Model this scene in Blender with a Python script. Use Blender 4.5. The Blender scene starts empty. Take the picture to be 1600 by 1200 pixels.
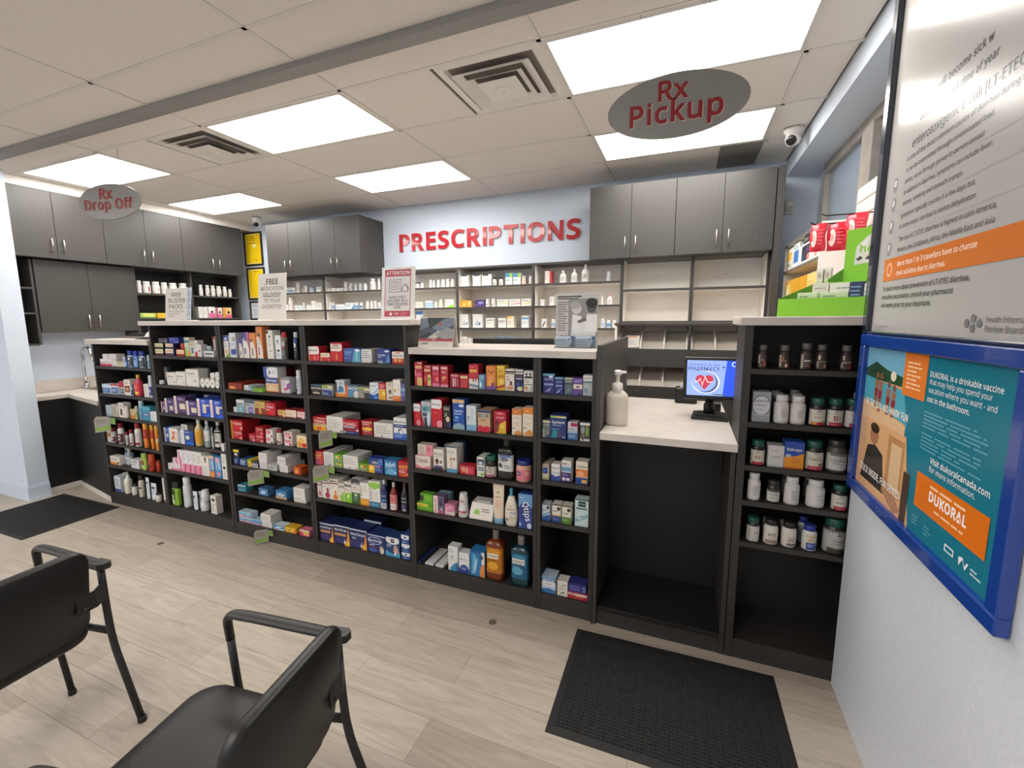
import bpy, math, random
from mathutils import Vector, Matrix
SC = bpy.context.scene
COL = SC.collection
rnd = random.Random(7)
PI = math.pi

# ------------------------------------------------------------------ camera, world, exposure
cam = bpy.data.objects.new('camera', bpy.data.cameras.new('camera'))
COL.objects.link(cam); SC.camera = cam
yaw, pit, rol = .3911, -.1358, -.0067
cy, sy, cp, sp, cr, sr = math.cos(yaw), math.sin(yaw), math.cos(pit), math.sin(pit), math.cos(rol), math.sin(rol)
fwd = Vector((-sy*cp, cy*cp, sp)); r0 = Vector((cy, sy, 0)); u0 = r0.cross(fwd)
rgt = cr*r0 + sr*u0; upv = -sr*r0 + cr*u0
mw = Matrix((rgt, upv, -fwd)).transposed().to_4x4(); mw.translation = Vector((1.9408, -2.2574, 1.6692))
cam.matrix_world = mw
cam.data.sensor_width = 36; cam.data.sensor_fit = 'HORIZONTAL'; cam.data.lens = 700.16/1600*36
cam.data.shift_x = (800-782.25)/1600; cam.data.shift_y = (594-600)/1600
cam.data.clip_start = .02
SC.view_settings.view_transform = 'Standard'; SC.view_settings.look = 'None'
SC.view_settings.exposure = 1.2; SC.view_settings.gamma = 1; SC.view_settings.use_curve_mapping = False
try:
    SC.cycles.use_denoising = True; SC.cycles.denoiser = 'OPENIMAGEDENOISE'
    SC.cycles.max_bounces = 10; SC.cycles.diffuse_bounces = 5; SC.cycles.sample_clamp_indirect = 6
except Exception: pass
w = bpy.data.worlds.new('world'); SC.world = w; w.use_nodes = True
w.node_tree.nodes['Background'].inputs[0].default_value = (.36, .42, .5, 1)
w.node_tree.nodes['Background'].inputs[1].default_value = .9
LAMP = 7.0          # radiance of the ceiling panels

# ------------------------------------------------------------------ materials
def lin(c): c /= 255; return c/12.92 if c <= .04045 else ((c+.055)/1.055)**2.4
def rgb(h):
    h = h.lstrip('#')
    if len(h) == 3: h = ''.join(c*2 for c in h)
    return tuple(lin(int(h[i:i+2], 16)) for i in (0, 2, 4))
MC = {}
def mat(h, rough=.45, metal=0, trans=0, emit=0, coat=0, name=None, alpha=1, spec=.5):
    k = (h, rough, metal, trans, emit, coat, alpha, spec)
    if k in MC: return MC[k]
    m = bpy.data.materials.new(name or 'paint_'+h.lstrip('#')); m.use_nodes = True
    b = m.node_tree.nodes['Principled BSDF']; c = rgb(h)+(1,)
    b.inputs['Base Color'].default_value = c; b.inputs['Roughness'].default_value = rough
    b.inputs['Metallic'].default_value = metal; b.inputs['Transmission Weight'].default_value = trans
    b.inputs['Coat Weight'].default_value = coat; b.inputs['Specular IOR Level'].default_value = spec; b.inputs['Alpha'].default_value = alpha
    if emit:
        b.inputs['Emission Color'].default_value = c; b.inputs['Emission Strength'].default_value = emit
        b.inputs['Base Color'].default_value = (.02, .02, .02, 1)
    MC[k] = m; return m
def nodemat(name, c1, c2, scale, rough=.5, detail=3, stretch=(1, 1, 1), bump=0, coat=0, lo=.35, hi=.65):
    m = bpy.data.materials.new(name); m.use_nodes = True; nt = m.node_tree; N = nt.nodes; L = nt.links
    b = N['Principled BSDF']; tc = N.new('ShaderNodeTexCoord'); mp = N.new('ShaderNodeMapping'); mp.inputs['Scale'].default_value = stretch
    nz = N.new('ShaderNodeTexNoise'); nz.inputs['Scale'].default_value = scale; nz.inputs['Detail'].default_value = detail
    cr_ = N.new('ShaderNodeValToRGB'); cr_.color_ramp.elements[0].position = lo; cr_.color_ramp.elements[1].position = hi
    cr_.color_ramp.elements[0].color = rgb(c1)+(1,); cr_.color_ramp.elements[1].color = rgb(c2)+(1,)
    L.new(tc.outputs['Object'], mp.inputs[0]); L.new(mp.outputs[0], nz.inputs['Vector']); L.new(nz.outputs[0], cr_.inputs[0]); L.new(cr_.outputs[0], b.inputs['Base Color'])
    b.inputs['Roughness'].default_value = rough; b.inputs['Coat Weight'].default_value = coat
    if bump:
        bp = N.new('ShaderNodeBump'); bp.inputs['Strength'].default_value = bump; bp.inputs['Distance'].default_value = .002
        L.new(nz.outputs[0], bp.inputs['Height']); L.new(bp.outputs[0], b.inputs['Normal'])
    return m
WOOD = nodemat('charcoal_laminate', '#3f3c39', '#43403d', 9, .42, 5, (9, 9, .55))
BAYW = nodemat('shaded_charcoal_laminate', '#2c2826', '#332f2c', 9, .5, 5, (9, 9, .55))  # charcoal laminate again, with the counter front's shade in its colour
DWOOD = nodemat('dark_shaded_laminate', '#181716', '#1d1b1a', 9, .5, 5, (9, 9, .55))  # recess shade in the colour of back panels; also the sink base and desk
QUARTZ = nodemat('white_quartz', '#c4bbb2', '#d3cac1', 5, .28, 6)
TILE = nodemat('ceiling_tile', '#e0dad3', '#e8e2dc', 120, .9, 2, bump=.15)
WALL = nodemat('pale_blue_paint', '#cbd5e3', '#d1dae6', 60, .6, 2)
CREAM = nodemat('cream_melamine', '#eee8e0', '#f2ede6', 4, .5, 2)
RUBBER = nodemat('black_rubber', '#121111', '#191818', 80, .65, 2)
VINYL = nodemat('black_vinyl', '#0d0c0c', '#121111', 300, .42, 2, bump=.15)
STEEL = mat('#b9b2a8', .3, .9, name='brushed_steel'); BLACK = mat('#141313', .45, name='black_plastic'); WHITE = mat('#dcd8d2', .4, name='white_plastic')
ALU = nodemat('dull_aluminium', '#8f8880', '#a39c93', 6, .45, 4)
BULB = None
def floor_mat():
    m = bpy.data.materials.new('oak_vinyl_planks'); m.use_nodes = True; nt = m.node_tree; N = nt.nodes; L = nt.links; b = N['Principled BSDF']
    tc = N.new('ShaderNodeTexCoord'); mp = N.new('ShaderNodeMapping'); mp.inputs['Location'].default_value = (.23, .02, 0)
    L.new(tc.outputs['Object'], mp.inputs[0])
    br = N.new('ShaderNodeTexBrick'); br.offset = .37; br.offset_frequency = 2; br.squash = 1
    for k, v in (('Scale', 1), ('Mortar Size', .0012), ('Mortar Smooth', .1), ('Bias', 0), ('Brick Width', 1.25), ('Row Height', .2)): br.inputs[k].default_value = v
    br.inputs['Color1'].default_value = rgb('#ada193')+(1,); br.inputs['Color2'].default_value = rgb('#bfb4a6')+(1,); br.inputs['Mortar'].default_value = rgb('#8b7f72')+(1,)
    L.new(mp.outputs[0], br.inputs['Vector'])
    m2 = N.new('ShaderNodeMapping'); m2.inputs['Scale'].default_value = (1.1, 9, 1); L.new(tc.outputs['Object'], m2.inputs[0])
    nz = N.new('ShaderNodeTexNoise'); nz.inputs['Scale'].default_value = 2.6; nz.inputs['Detail'].default_value = 8; nz.inputs['Distortion'].default_value = 1.6
    L.new(m2.outputs[0], nz.inputs['Vector'])
    r1 = N.new('ShaderNodeValToRGB'); r1.color_ramp.elements[0].position = .36; r1.color_ramp.elements[1].position = .62
    r1.color_ramp.elements[0].color = (.78, .76, .73, 1); r1.color_ramp.elements[1].color = (1, 1, 1, 1); L.new(nz.outputs[0], r1.inputs[0])
    m3 = N.new('ShaderNodeMapping'); m3.inputs['Scale'].default_value = (3, 60, 1); L.new(tc.outputs['Object'], m3.inputs[0])
    n3 = N.new('ShaderNodeTexNoise'); n3.inputs['Scale'].default_value = 3; n3.inputs['Detail'].default_value = 4; L.new(m3.outputs[0], n3.inputs['Vector'])
    r3 = N.new('ShaderNodeValToRGB'); r3.color_ramp.elements[0].color = (.86, .85, .84, 1); r3.color_ramp.elements[1].color = (1, 1, 1, 1); L.new(n3.outputs[0], r3.inputs[0])
    x1 = N.new('ShaderNodeMix'); x1.data_type = 'RGBA'; x1.blend_type = 'MULTIPLY'; x1.inputs[0].default_value = .8
    L.new(br.outputs[0], x1.inputs[6]); L.new(r1.outputs[0], x1.inputs[7])
    x2 = N.new('ShaderNodeMix'); x2.data_type = 'RGBA'; x2.blend_type = 'MULTIPLY'; x2.inputs[0].default_value = .8
    L.new(x1.outputs[2], x2.inputs[6]); L.new(r3.outputs[0], x2.inputs[7]); L.new(x2.outputs[2], b.inputs['Base Color'])
    b.inputs['Roughness'].default_value = .48
    return m
FLOOR = floor_mat()

# ------------------------------------------------------------------ mesh building
class MB:
    def __init__(s): s.v = []; s.f = []; s.m = []; s.sm = []; s.slots = []
    def slot(s, m):
        if m not in s.slots: s.slots.append(m)
        return s.slots.index(m)
    def add(s, vs, fs, m, smooth=False):
        o = len(s.v); s.v += [tuple(p) for p in vs]; k = s.slot(m)
        for f in fs: s.f.append([i+o for i in f]); s.m.append(k); s.sm.append(smooth)
    def box(s, x0, x1, y0, y1, z0, z1, m, c=0):
        if x1 < x0: x0, x1 = x1, x0
        if y1 < y0: y0, y1 = y1, y0
        if z1 < z0: z0, z1 = z1, z0
        c = min(c, (x1-x0)*.4, (y1-y0)*.4, (z1-z0)*.4)
        if c <= 0:
            s.add([(x0,y0,z0),(x1,y0,z0),(x1,y1,z0),(x0,y1,z0),(x0,y0,z1),(x1,y0,z1),(x1,y1,z1),(x0,y1,z1)],
                  [(0,3,2,1),(4,5,6,7),(0,1,5,4),(1,2,6,5),(2,3,7,6),(3,0,4,7)], m); return
        X = (x0, x1); Y = (y0, y1); Z = (z0, z1); vs = []; ix = {}
        for i in (0, 1):
            for j in (0, 1):
                for k in (0, 1):
                    sx = c if i == 0 else -c; sy_ = c if j == 0 else -c; sz = c if k == 0 else -c
                    ix[i,j,k,0] = len(vs); vs.append((X[i], Y[j]+sy_, Z[k]+sz))
                    ix[i,j,k,1] = len(vs); vs.append((X[i]+sx, Y[j], Z[k]+sz))
                    ix[i,j,k,2] = len(vs); vs.append((X[i]+sx, Y[j]+sy_, Z[k]))
        fs = []; I = ix
        for i in (0, 1):
            fs.append([I[i,0,0,0], I[i,1,0,0], I[i,1,1,0], I[i,0,1,0]]); fs.append([I[0,i,0,1], I[1,i,0,1], I[1,i,1,1], I[0,i,1,1]]); fs.append([I[0,0,i,2], I[1,0,i,2], I[1,1,i,2], I[0,1,i,2]])
            for j in (0, 1):
                fs.append([I[i,j,0,0], I[i,j,1,0], I[i,j,1,1], I[i,j,0,1]]); fs.append([I[i,0,j,0], I[i,1,j,0], I[i,1,j,2], I[i,0,j,2]]); fs.append([I[0,i,j,1], I[1,i,j,1], I[1,i,j,2], I[0,i,j,2]])
                for k in (0, 1): fs.append([I[i,j,k,0], I[i,j,k,1], I[i,j,k,2]])
        ce = Vector(((x0+x1)/2, (y0+y1)/2, (z0+z1)/2)); out = []
        for f in fs:
            p = [Vector(vs[q]) for q in f]; n = (p[1]-p[0]).cross(p[2]-p[0])
            out.append(f if n.dot(p[0]+p[2]-2*ce) > 0 else f[::-1])
        s.add(vs, out, m)
    def prism(s, poly, a, b, m, axis='z'):
        n = len(poly); P = {'z': lambda p, t: (p[0], p[1], t), 'y': lambda p, t: (p[0], t, p[1]), 'x': lambda p, t: (t, p[0], p[1])}[axis]
        vs = [P(p, a) for p in poly]+[P(p, b) for p in poly]
        fs = [tuple(range(n))[::-1], tuple(range(n, 2*n))]+[(i, (i+1) % n, (i+1) % n+n, i+n) for i in range(n)]
        s.add(vs, fs, m)
    def lathe(s, prof, m, n=20, cx=0, cy=0, cz=0, sx=1, sy=1, ex=2, smooth=True, cap=True):
        vs = []; fs = []; k = len(prof)
        for r, z in prof:
            for i in range(n):
                t = 2*PI*i/n+PI/n; c, q = math.cos(t), math.sin(t)
                vs.append((cx+sx*r*math.copysign(abs(c)**(2/ex), c), cy+sy*r*math.copysign(abs(q)**(2/ex), q), cz+z))
        for j in range(k-1):
            for i in range(n): fs.append((j*n+i, j*n+(i+1) % n, (j+1)*n+(i+1) % n, (j+1)*n+i))
        s.add(vs, fs, m, smooth)
        if cap:
            o = len(s.v)-len(vs)
            for f in (list(range(n))[::-1], list(range((k-1)*n, k*n))): s.f.append([i+o for i in f]); s.m.append(s.slot(m)); s.sm.append(False)
    def tube(s, path, r, m, n=12, flat=None, up=Vector((0, 0, 1))):
        P = [Vector(p) for p in path]; vs = []; fs = []
        for i, p in enumerate(P):
            d = (P[min(i+1, len(P)-1)]-P[max(i-1, 0)]).normalized()
            a = d.cross(up)
            if a.length < .15: a = d.cross(Vector((1, 0, 0)) if abs(d.x) < .8 else Vector((0, 1, 0)))
            a.normalize(); b = a.cross(d).normalized()
            ra, rb = (r, r) if flat is None else (flat[i] if isinstance(flat[0], tuple) else flat)
            for k in range(n):
                t = 2*PI*k/n; vs.append(p+a*(ra*math.cos(t))+b*(rb*math.sin(t)))
        for i in range(len(P)-1):
            for k in range(n): fs.append((i*n+k, i*n+(k+1) % n, (i+1)*n+(k+1) % n, (i+1)*n+k))
        fs.append(tuple(range(n))[::-1]); fs.append(tuple(range((len(P)-1)*n, len(P)*n)))
        s.add(vs, fs, m, True)
    def build(s, name, parent=None, loc=(0, 0, 0), rz=0, **tags):
        me = bpy.data.meshes.new(name); me.from_pydata(s.v, [], s.f)
        for m in s.slots: me.materials.append(m)
        if s.f:
            me.polygons.foreach_set('material_index', s.m); me.polygons.foreach_set('use_smooth', s.sm)
        me.update()
        o = bpy.data.objects.new(name, me); COL.objects.link(o); o.location = loc; o.rotation_euler = (0, 0, rz)
        if parent: o.parent = parent
        return tag(o, **tags)
def tag(o, label=None, cat=None, group=None, kind=None):
    if label: o['label'] = label
    if cat: o['category'] = cat
    if group: o['group'] = group
    if kind: o['kind'] = kind
    return o
def thing(name, label, cat, loc=(0, 0, 0), rz=0, group=None, tilt=None):
    o = bpy.data.objects.new(name, None); COL.objects.link(o); o.location = loc; o.rotation_euler = (tilt or 0, 0, rz); o.empty_display_size = .05
    return tag(o, label, cat, group)
def fillet(pts, rad, n=6):
    out = []; P = [Vector(p) for p in pts]
    for i, p in enumerate(P):
        if i in (0, len(P)-1): out.append(p); continue
        a = (P[i-1]-p); b = (P[i+1]-p); r = min(rad, a.length*.49, b.length*.49); a = p+a.normalized()*r; b = p+b.normalized()*r
        for k in range(n+1):
            t = k/n; out.append(a*(1-t)**2+p*2*t*(1-t)+b*t*t)
    return out
FONT = None
try:
    FONT = bpy.data.fonts.load(bpy.utils.resource_path('LOCAL')+'/datafiles/fonts/NotoSansMath-Regular.woff2')      # a typeface that ships with Blender
except Exception: pass
# text outlines as flat meshes, cached
TC = {}
def glyphs(txt, bold=0, ext=0, sp=None):
    k = (txt, bold, ext, sp)
    if k not in TC:
        cu = bpy.data.curves.new('lettering', 'FONT'); cu.body = txt; cu.size = 1; cu.offset = bold; cu.space_character = 1+(bold if sp is None else sp)*3; cu.font = FONT or cu.font; cu.extrude = ext; cu.resolution_u = 2
        ob = bpy.data.objects.new('lettering', cu); COL.objects.link(ob)
        dg = bpy.context.evaluated_depsgraph_get(); me = ob.evaluated_get(dg).to_mesh()
        vs = [tuple(v.co) for v in me.vertices]; fs = [tuple(p.vertices) for p in me.polygons]
        ob.evaluated_get(dg).to_mesh_clear(); bpy.data.objects.remove(ob); bpy.data.curves.remove(cu)
        if not vs: vs, fs = [(0, 0, 0)], []
        x0 = min(v[0] for v in vs); x1 = max(v[0] for v in vs); y0 = min(v[1] for v in vs); y1 = max(v[1] for v in vs)
        TC[k] = (vs, fs, x0, max(x1, x0+1e-3), y0, max(y1, y0+1e-3))
    return TC[k]
# a printed face: rectangles r, ellipses e, polygons p, print lines l, texts t (centred) and T (from the left edge)
def printed(mb, ops, w, h, pos, strips=1, rough=.45, emit=0, eps=.00008, spec=.5):
    lay = 0
    for op in ops.split(';'):
        op = op.strip()
        if not op: continue
        lay += 1; k, a = op[0], op[1:].split(','); q = lambda u, v, L=None: pos(min(1, max(0, u)), min(1, max(0, v)), eps*((L or lay)))
        if k == 'r':
            u0_, v0, u1, v1 = map(float, a[:4]); m = mat(a[4], rough, emit=emit, spec=spec)
            vs = []; n = strips
            for i in range(n+1): u = u0_+(u1-u0_)*i/n; vs += [q(u, v0), q(u, v1)]
            mb.add(vs, [(2*i, 2*i+2, 2*i+3, 2*i+1) for i in range(n)], m)
        elif k == 'e':
            cu, cv, ru, rv = map(float, a[:4]); m = mat(a[4], rough, emit=emit, spec=spec); n = 20
            mb.add([q(cu+ru*math.cos(2*PI*i/n), cv+rv*math.sin(2*PI*i/n)) for i in range(n)]+[q(cu, cv)], [(i, (i+1) % n, n) for i in range(n)], m)
        elif k == 'p':
            m = mat(a[0], rough, emit=emit, spec=spec); c = list(map(float, a[1:])); P = [(c[i], c[i+1]) for i in range(0, len(c)-1, 2)]
            mb.add([q(u, v) for u, v in P], [tuple(range(len(P)))], m)
        elif k == 'l':
            u0_, v0, u1, v1 = map(float, a[:4]); n = int(a[4]); m = mat(a[5], rough, emit=emit, spec=spec); rr = random.Random(op)
            st = (v1-v0)/n
            for i in range(n):
                vb = v0+st*i+st*.3; e = u0_+(u1-u0_)*(.6+.4*rr.random()); x = u0_
                while x < e-.01:
                    x2 = min(e, x+(u1-u0_)*(.12+.3*rr.random())); mb.add([q(x, vb), q(x2, vb), q(x2, vb+st*.42), q(x, vb+st*.42)], [(0, 1, 2, 3)], m); x = x2+(u1-u0_)*.04
        elif k in 'tT':
            txt = a[0].replace('`', ','); cu, cv, wf = map(float, a[1:4]); m = mat(a[4], rough, emit=emit, spec=spec); ro = math.radians(float(a[5])) if len(a) > 5 and a[5] else 0
            bold = float(a[6]) if len(a) > 6 and a[6] else .014; sq = float(a[7]) if len(a) > 7 else 1
            vs, fs, x0, x1, y0, y1 = glyphs(txt, bold)
            ext = w if abs(math.sin(ro)) < .5 else h
            sc = wf*ext/(x1-x0); ca, sa = math.cos(ro), math.sin(ro); out = []
            for x, y, _ in vs:
                X = (x-(x0 if k == 'T' else (x0+x1)/2))*sc; Y = (y-(y0+y1)/2)*sc*sq
                out.append(q(cu+(X*ca-Y*sa)/w, cv+(X*sa+Y*ca)/h))
            mb.add(out, fs, m)
def flatpos(w, h, y, z0=0):
    return lambda u, v, e: ((u-.5)*w, y-e, z0+v*h)

# ------------------------------------------------------------------ structure of the room
GX, GY, H = 1.2192, .6145, 3.0
XL, XR, YF, YB = -6.0, 2.68, -5.0, 2.45
mb = MB(); mb.box(XL, 3.1, YF, YB, -.06, 0, FLOOR); mb.build('floor', kind='structure')
PANELS = [(i, j) for j in (0, 2) for i in (-3, -1, 1)]+[(i, j) for j in (-5, -7) for i in (-4, -2, 0)]
VENTS = [(.5, 0), (-1.5, 0)]
mb = MB(); gap = MB(); edge = mat('#857d75', .9)  # gap backing darker than the tiles, tile edge shadow in its colour
mb.box(XL, 3.1, YF, YB, H+.012, H+.05, edge)
i0, i1, j0, j1 = math.floor(XL/GX), math.ceil(XR/GX), math.floor(YF/GY), math.ceil(YB/GY)
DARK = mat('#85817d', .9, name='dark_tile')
for j in range(j0, j1):
    for i in range(i0, i1):
        cells = [(i*GX, (i+1)*GX)]
        if (i, j) in PANELS: continue
        for vx, vj in VENTS:
            if vj == j and i*GX-.01 <= vx*GX < (i+1)*GX:
                cells = [(i*GX, vx*GX)] if vx*GX > i*GX+.1 else [(vx*GX+GX/2, (i+1)*GX)]
        for a, b in cells:
            a = max(a, XL); b = min(b, XR); c = max(j*GY, YF); d = min((j+1)*GY, YB)
            if b-a < .05 or d-c < .05: continue
            if i == 1 and j == 3:
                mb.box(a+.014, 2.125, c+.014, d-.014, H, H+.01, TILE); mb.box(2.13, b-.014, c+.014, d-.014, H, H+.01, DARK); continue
            mb.box(a+.0128, b-.0128, c+.0128, d-.0128, H, H+.01, TILE)
mb.build('ceiling', kind='structure')
mb = MB(); bar = mat('#ded8d2', .6, name='ceiling_grid_paint')
for j in range(j0, j1+1):
    if YF < j*GY < YB: mb.box(XL, XR, j*GY-.0115, j*GY+.0115, H-.003, H+.011, bar)
for i in range(i0, i1+1):
    if XL < i*GX < XR: mb.box(i*GX-.0115, i*GX+.0115, YF, YB, H-.003, H+.011, bar)
mb.build('trim_1', kind='structure')
for n, a in enumerate([(XL, 3.1, YB, YB+.1, 0, H+.05), (-4.22, -4.12, -.07, YB, 0, H), (XL-.1, XL, YF, YB, 0, H+.05), (XL, 3.1, YF-.1, YF, 0, H+.05)]):
    mb = MB(); mb.box(*a, WALL); mb.build(('wall_back', 'wall_left', 'wall_far_left', 'wall_front')[n], kind='structure')
mb = MB(); mb.box(XL, -3.70, -.22, -.07, 0, H, WALL); mb.build('wall_left_return', kind='structure')
mb = MB()
for z0, z1, t in ((0, .022, .016), (.022, .125, .012), (.125, .14, .007)):
    mb.box(XL, -3.70+t, -.22-t, -.22, z0, z1, mat('#ccd6e4', .4)); mb.box(-3.70, -3.70+t, -.22, -.07, z0, z1, mat('#ccd6e4', .4))
mb.build('baseboard_left', kind='structure')
mb = MB(); mb.box(2.63, 2.90, YF, .03, 0, H, nodemat('white_wall_paint', '#cfd3da', '#d6dae0', 90, .6, 2, bump=.1)); mb.build('wall_right', kind='structure')
mb = MB()      # window wall behind the counter, with its bulkhead
mb.box(2.93, 3.05, .03, .18, 0, H, WALL); mb.box(2.93, 3.05, 2.22, YB, 0, H, WALL); mb.box(2.93, 3.05, .18, 2.22, 0, 1.2, WALL); mb.box(2.93, 3.05, .18, 2.22, 2.87, H, WALL)
mb.build('wall_window_side', kind='structure')
mb = MB(); mb.box(2.68, 2.93, .03, YB, 2.865, H+.01, WALL); mb.build('trim_2', kind='structure')
mb = MB(); mb.box(-4.12, -3.766, -.065, YB, 2.912, H+.01, TILE); mb.build('trim_3', kind='structure')
mb = MB()
mb.box(2.90, 2.96, .18, 2.22, 2.79, 2.87, ALU, .004); mb.box(2.90, 2.96, .18, 2.22, 1.2, 1.27, ALU, .004); mb.box(2.90, 2.96, 2.16, 2.22, 1.27, 2.79, ALU, .004); mb.box(2.90, 2.96, .18, .24, 1.27, 2.79, ALU, .004)
mb.box(2.88, 2.96, 1.10, 1.24, 1.27, 2.79, ALU, .004); mb.box(2.885, 2.96, 1.255, 1.295, 1.27, 2.79, mat('#b0a89e', .4, .4), .004)
win = mb.build('window_1', kind='structure')
mb = MB(); mb.box(2.935, 2.941, .2, 2.2, 1.25, 2.8, mat('#c4ccd2', .25, trans=.75, name='window_glass')); mb.build('pane', win)
mb = MB(); mb.box(XL, XR, -.33, -.245, H-.035, H-.001, mat('#8f8d8a', .4), .003); mb.box(XL, XR, -.243, -.226, H-.018, H-.001, mat('#a5a29e', .35), .002); mb.box(XL, XR, -.226, -.216, H-.012, H-.001, BLACK)
tag(mb.build('ceiling_track'), 'dark grey ceiling track crossing the room above the counter front', 'ceiling track')

# ceiling lights and vents
for n, (i, j) in enumerate(PANELS):
    x0, x1, y0, y1 = i*GX, (i+1)*GX, j*GY, (j+1)*GY
    nm = {(-3, 0): 'glowing ceiling panel above the drop off sign, nearer of two', (-3, 2): 'glowing ceiling panel at far left, towards the back wall', (-1, 0): 'large glowing ceiling panel between the two air vents',
          (-1, 2): 'glowing ceiling panel in front of the red PRESCRIPTIONS letters', (1, 0): 'largest glowing ceiling panel, in front of the pickup sign', (1, 2): 'glowing ceiling panel behind the pickup sign'}.get((i, j), f'glowing ceiling panel over the waiting area, {"nearer" if j==-5 else "farther"} row, {["left","middle","right"][(i+4)//2]}')
    t = thing('ceiling_light', nm, 'ceiling light', ((x0+x1)/2, (y0+y1)/2, H), group='ceiling light panels')
    hx, hy = GX/2-.012, GY/2-.012; mb = MB(); fr = mat('#d6d2cc', .5)
    mb.box(-hx, hx, -hy, -hy+.022, -.004, .012, fr); mb.box(-hx, hx, hy-.022, hy, -.004, .012, fr); mb.box(-hx, -hx+.022, -hy+.022, hy-.022, -.004, .012, fr); mb.box(hx-.022, hx, -hy+.022, hy-.022, -.004, .012, fr)
    mb.build('frame', t)
    mb = MB(); mb.box(-hx+.022, hx-.022, -hy+.022, hy-.022, -.001, .006, mat('#fffbf5', .5, emit=LAMP, name='light_diffuser')); mb.build('diffuser', t)
for n, (vx, vj) in enumerate(VENTS):
    t = thing('air_vent', ['square louvred ceiling vent beside the pickup sign panel', 'square louvred ceiling vent above the drop off sign'][n], 'air vent', (vx*GX+GX/4, vj*GY+GY/2, H), group='ceiling air vents')
    vm = mat('#e2ded9', .35); dk = mat('#4a4745', .6)
    mb = MB(); mb.box(-.29, .29, -.29, .29, .02, .03, dk); mb.build('duct_box', t)
    def ring(a, b, za, zb, name):
        mb = MB(); vs = []
        for r, z in ((a, za), (b, zb)): vs += [(-r, -r, z), (r, -r, z), (r, r, z), (-r, r, z)]
        mb.add(vs, [(k, (k+1) % 4, (k+1) % 4+4, k+4) for k in range(4)], vm)
        vs2 = [(x, y, z+.003) for x, y, z in vs]; mb.add(vs2, [(k, k+4, (k+1) % 4+4, (k+1) % 4) for k in range(4)], vm)
        return mb.build(name, t)
    ring(.295, .255, -.001, -.004, 'frame'); ring(.255, .235, -.004, .018, 'throat'); ring(.222, .172, -.022, -.006, 'louvre_ring'); ring(.163, .126, -.03, -.014, 'louvre_ring')
    mb = MB(); mb.box(-.114, .114, -.114, .114, -.036, -.03, vm, .002); mb.lathe([(.05, 0), (.048, -.005), (.02, -.008), (.012, -.004), (.012, -.003)], vm, 24, 0, 0, -.034); mb.build('centre_plate', t)

# ------------------------------------------------------------------ cabinets
def handle(parent, x, y, z, L=.13):
    mb = MB(); mb.tube([(x, y-.03, z-L/2), (x, y-.03, z+L/2)], .0055, STEEL, 10)
    for q in (-.4, .4): mb.tube([(x, y, z+q*L), (x, y-.03, z+q*L)], .004, STEEL, 8)
    mb.build('handle', parent)
def wall_cabinet(label, xa, xb, depth, z0, z1, loc, rz, n=2, hz=.12, group=None):
    # front faces local -y; x runs along the front
    t = thing('wall_cabinet', label, 'cabinet', loc, rz, group); W_ = xb-xa
    mb = MB(); mb.box(xa, xb, .02, depth, z0, z1, WOOD, .001); mb.build('carcass', t)
    dw = W_/n
    for k in range(n):
        mb = MB(); mb.box(xa+k*dw+.0015, xa+(k+1)*dw-.0015, 0, .018, z0+.001, z1-.001, WOOD, .0012); d = mb.build('door', t)
        hx = xa+(k+1)*dw-.045 if k % 2 == 0 else xa+k*dw+.045
        handle(d, hx, 0, z0+hz)
g = 'dark double door wall cabinets'
for k, nm in enumerate(['dark double door cabinet above the empty back shelves, nearest the red lettering', 'dark double door cabinet above the empty back shelves, nearest the window']):
    wall_cabinet(nm, 0, .736, .44, 2.205, 2.842, (1.078+k*.737, 2.0, 0), 0, group=g)
for k, nm in enumerate(['dark double door cabinet beside the yellow framed certificates', 'dark double door cabinet with its side facing the red lettering']):
    wall_cabinet(nm, 0, .724, .44, 2.212, 2.848, (-2.985+k*.725, 2.0, 0), 0, group=g)
for k, nm in enumerate(['tall left wall cabinet at the wall stub, first of three from the front', 'tall left wall cabinet behind the drop off sign, middle of three', 'tall left wall cabinet nearest the back corner, last of three']):
    wall_cabinet(nm, 0, .797, .35, 2.278, 2.91, (-3.76, -.135+k*.798, 0), PI/2, group=g)
wall_cabinet('lower double door cabinet on the left wall above the sink', 0, .845, .26, 1.566, 2.268, (-3.85, .1, 0), PI/2, hz=.11, group=g)
# open corner shelves beside it
t = thing('corner_shelf', 'open dark corner shelf next to the wall stub', 'shelf', (-3.86, 0, 0))
mb = MB(); mb.box(-.25, 0, .075, .095, 1.45, 2.268, WOOD, .001); mb.build('side_panel', t)
mb = MB(); mb.box(-.26, -.25, -.06, .075, 1.45, 2.268, DWOOD); mb.build('back_panel', t)
for z in (2.0, 1.76, 1.46): mb = MB(); mb.box(-.25, 0, -.06, .074, z-.018, z, WOOD, .001); mb.build('shelf', t)
# left bookcase
t = thing('open_bookcase', 'dark open bookcase on the left wall beyond the sink cabinet', 'bookcase', (-3.85, 0, 0))
for y in (.95, 1.585, 2.242): mb = MB(); mb.box(-.26, 0, y-.012, y+.012, 1.09, 2.274, WOOD, .001); mb.build('side_panel', t)
mb = MB(); mb.box(-.266, -.26, .94, 2.25, 1.09, 2.274, DWOOD); mb.build('back_panel', t)
for z in (1.991, 1.706, 1.4, 1.11):
    for a, b in ((.962, 1.573), (1.597, 2.23)): mb = MB(); mb.box(-.26, -.004, a, b, z-.02, z, WOOD, .001); mb.build('shelf', t)
# tall end panel right of the back cabinets
mb = MB(); mb.box(2.556, 2.608, 1.98, 2.44, 0, 2.84, WOOD, .001); tag(mb.build('end_panel'), 'tall dark end panel closing the back shelves by the window', 'panel')
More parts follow.
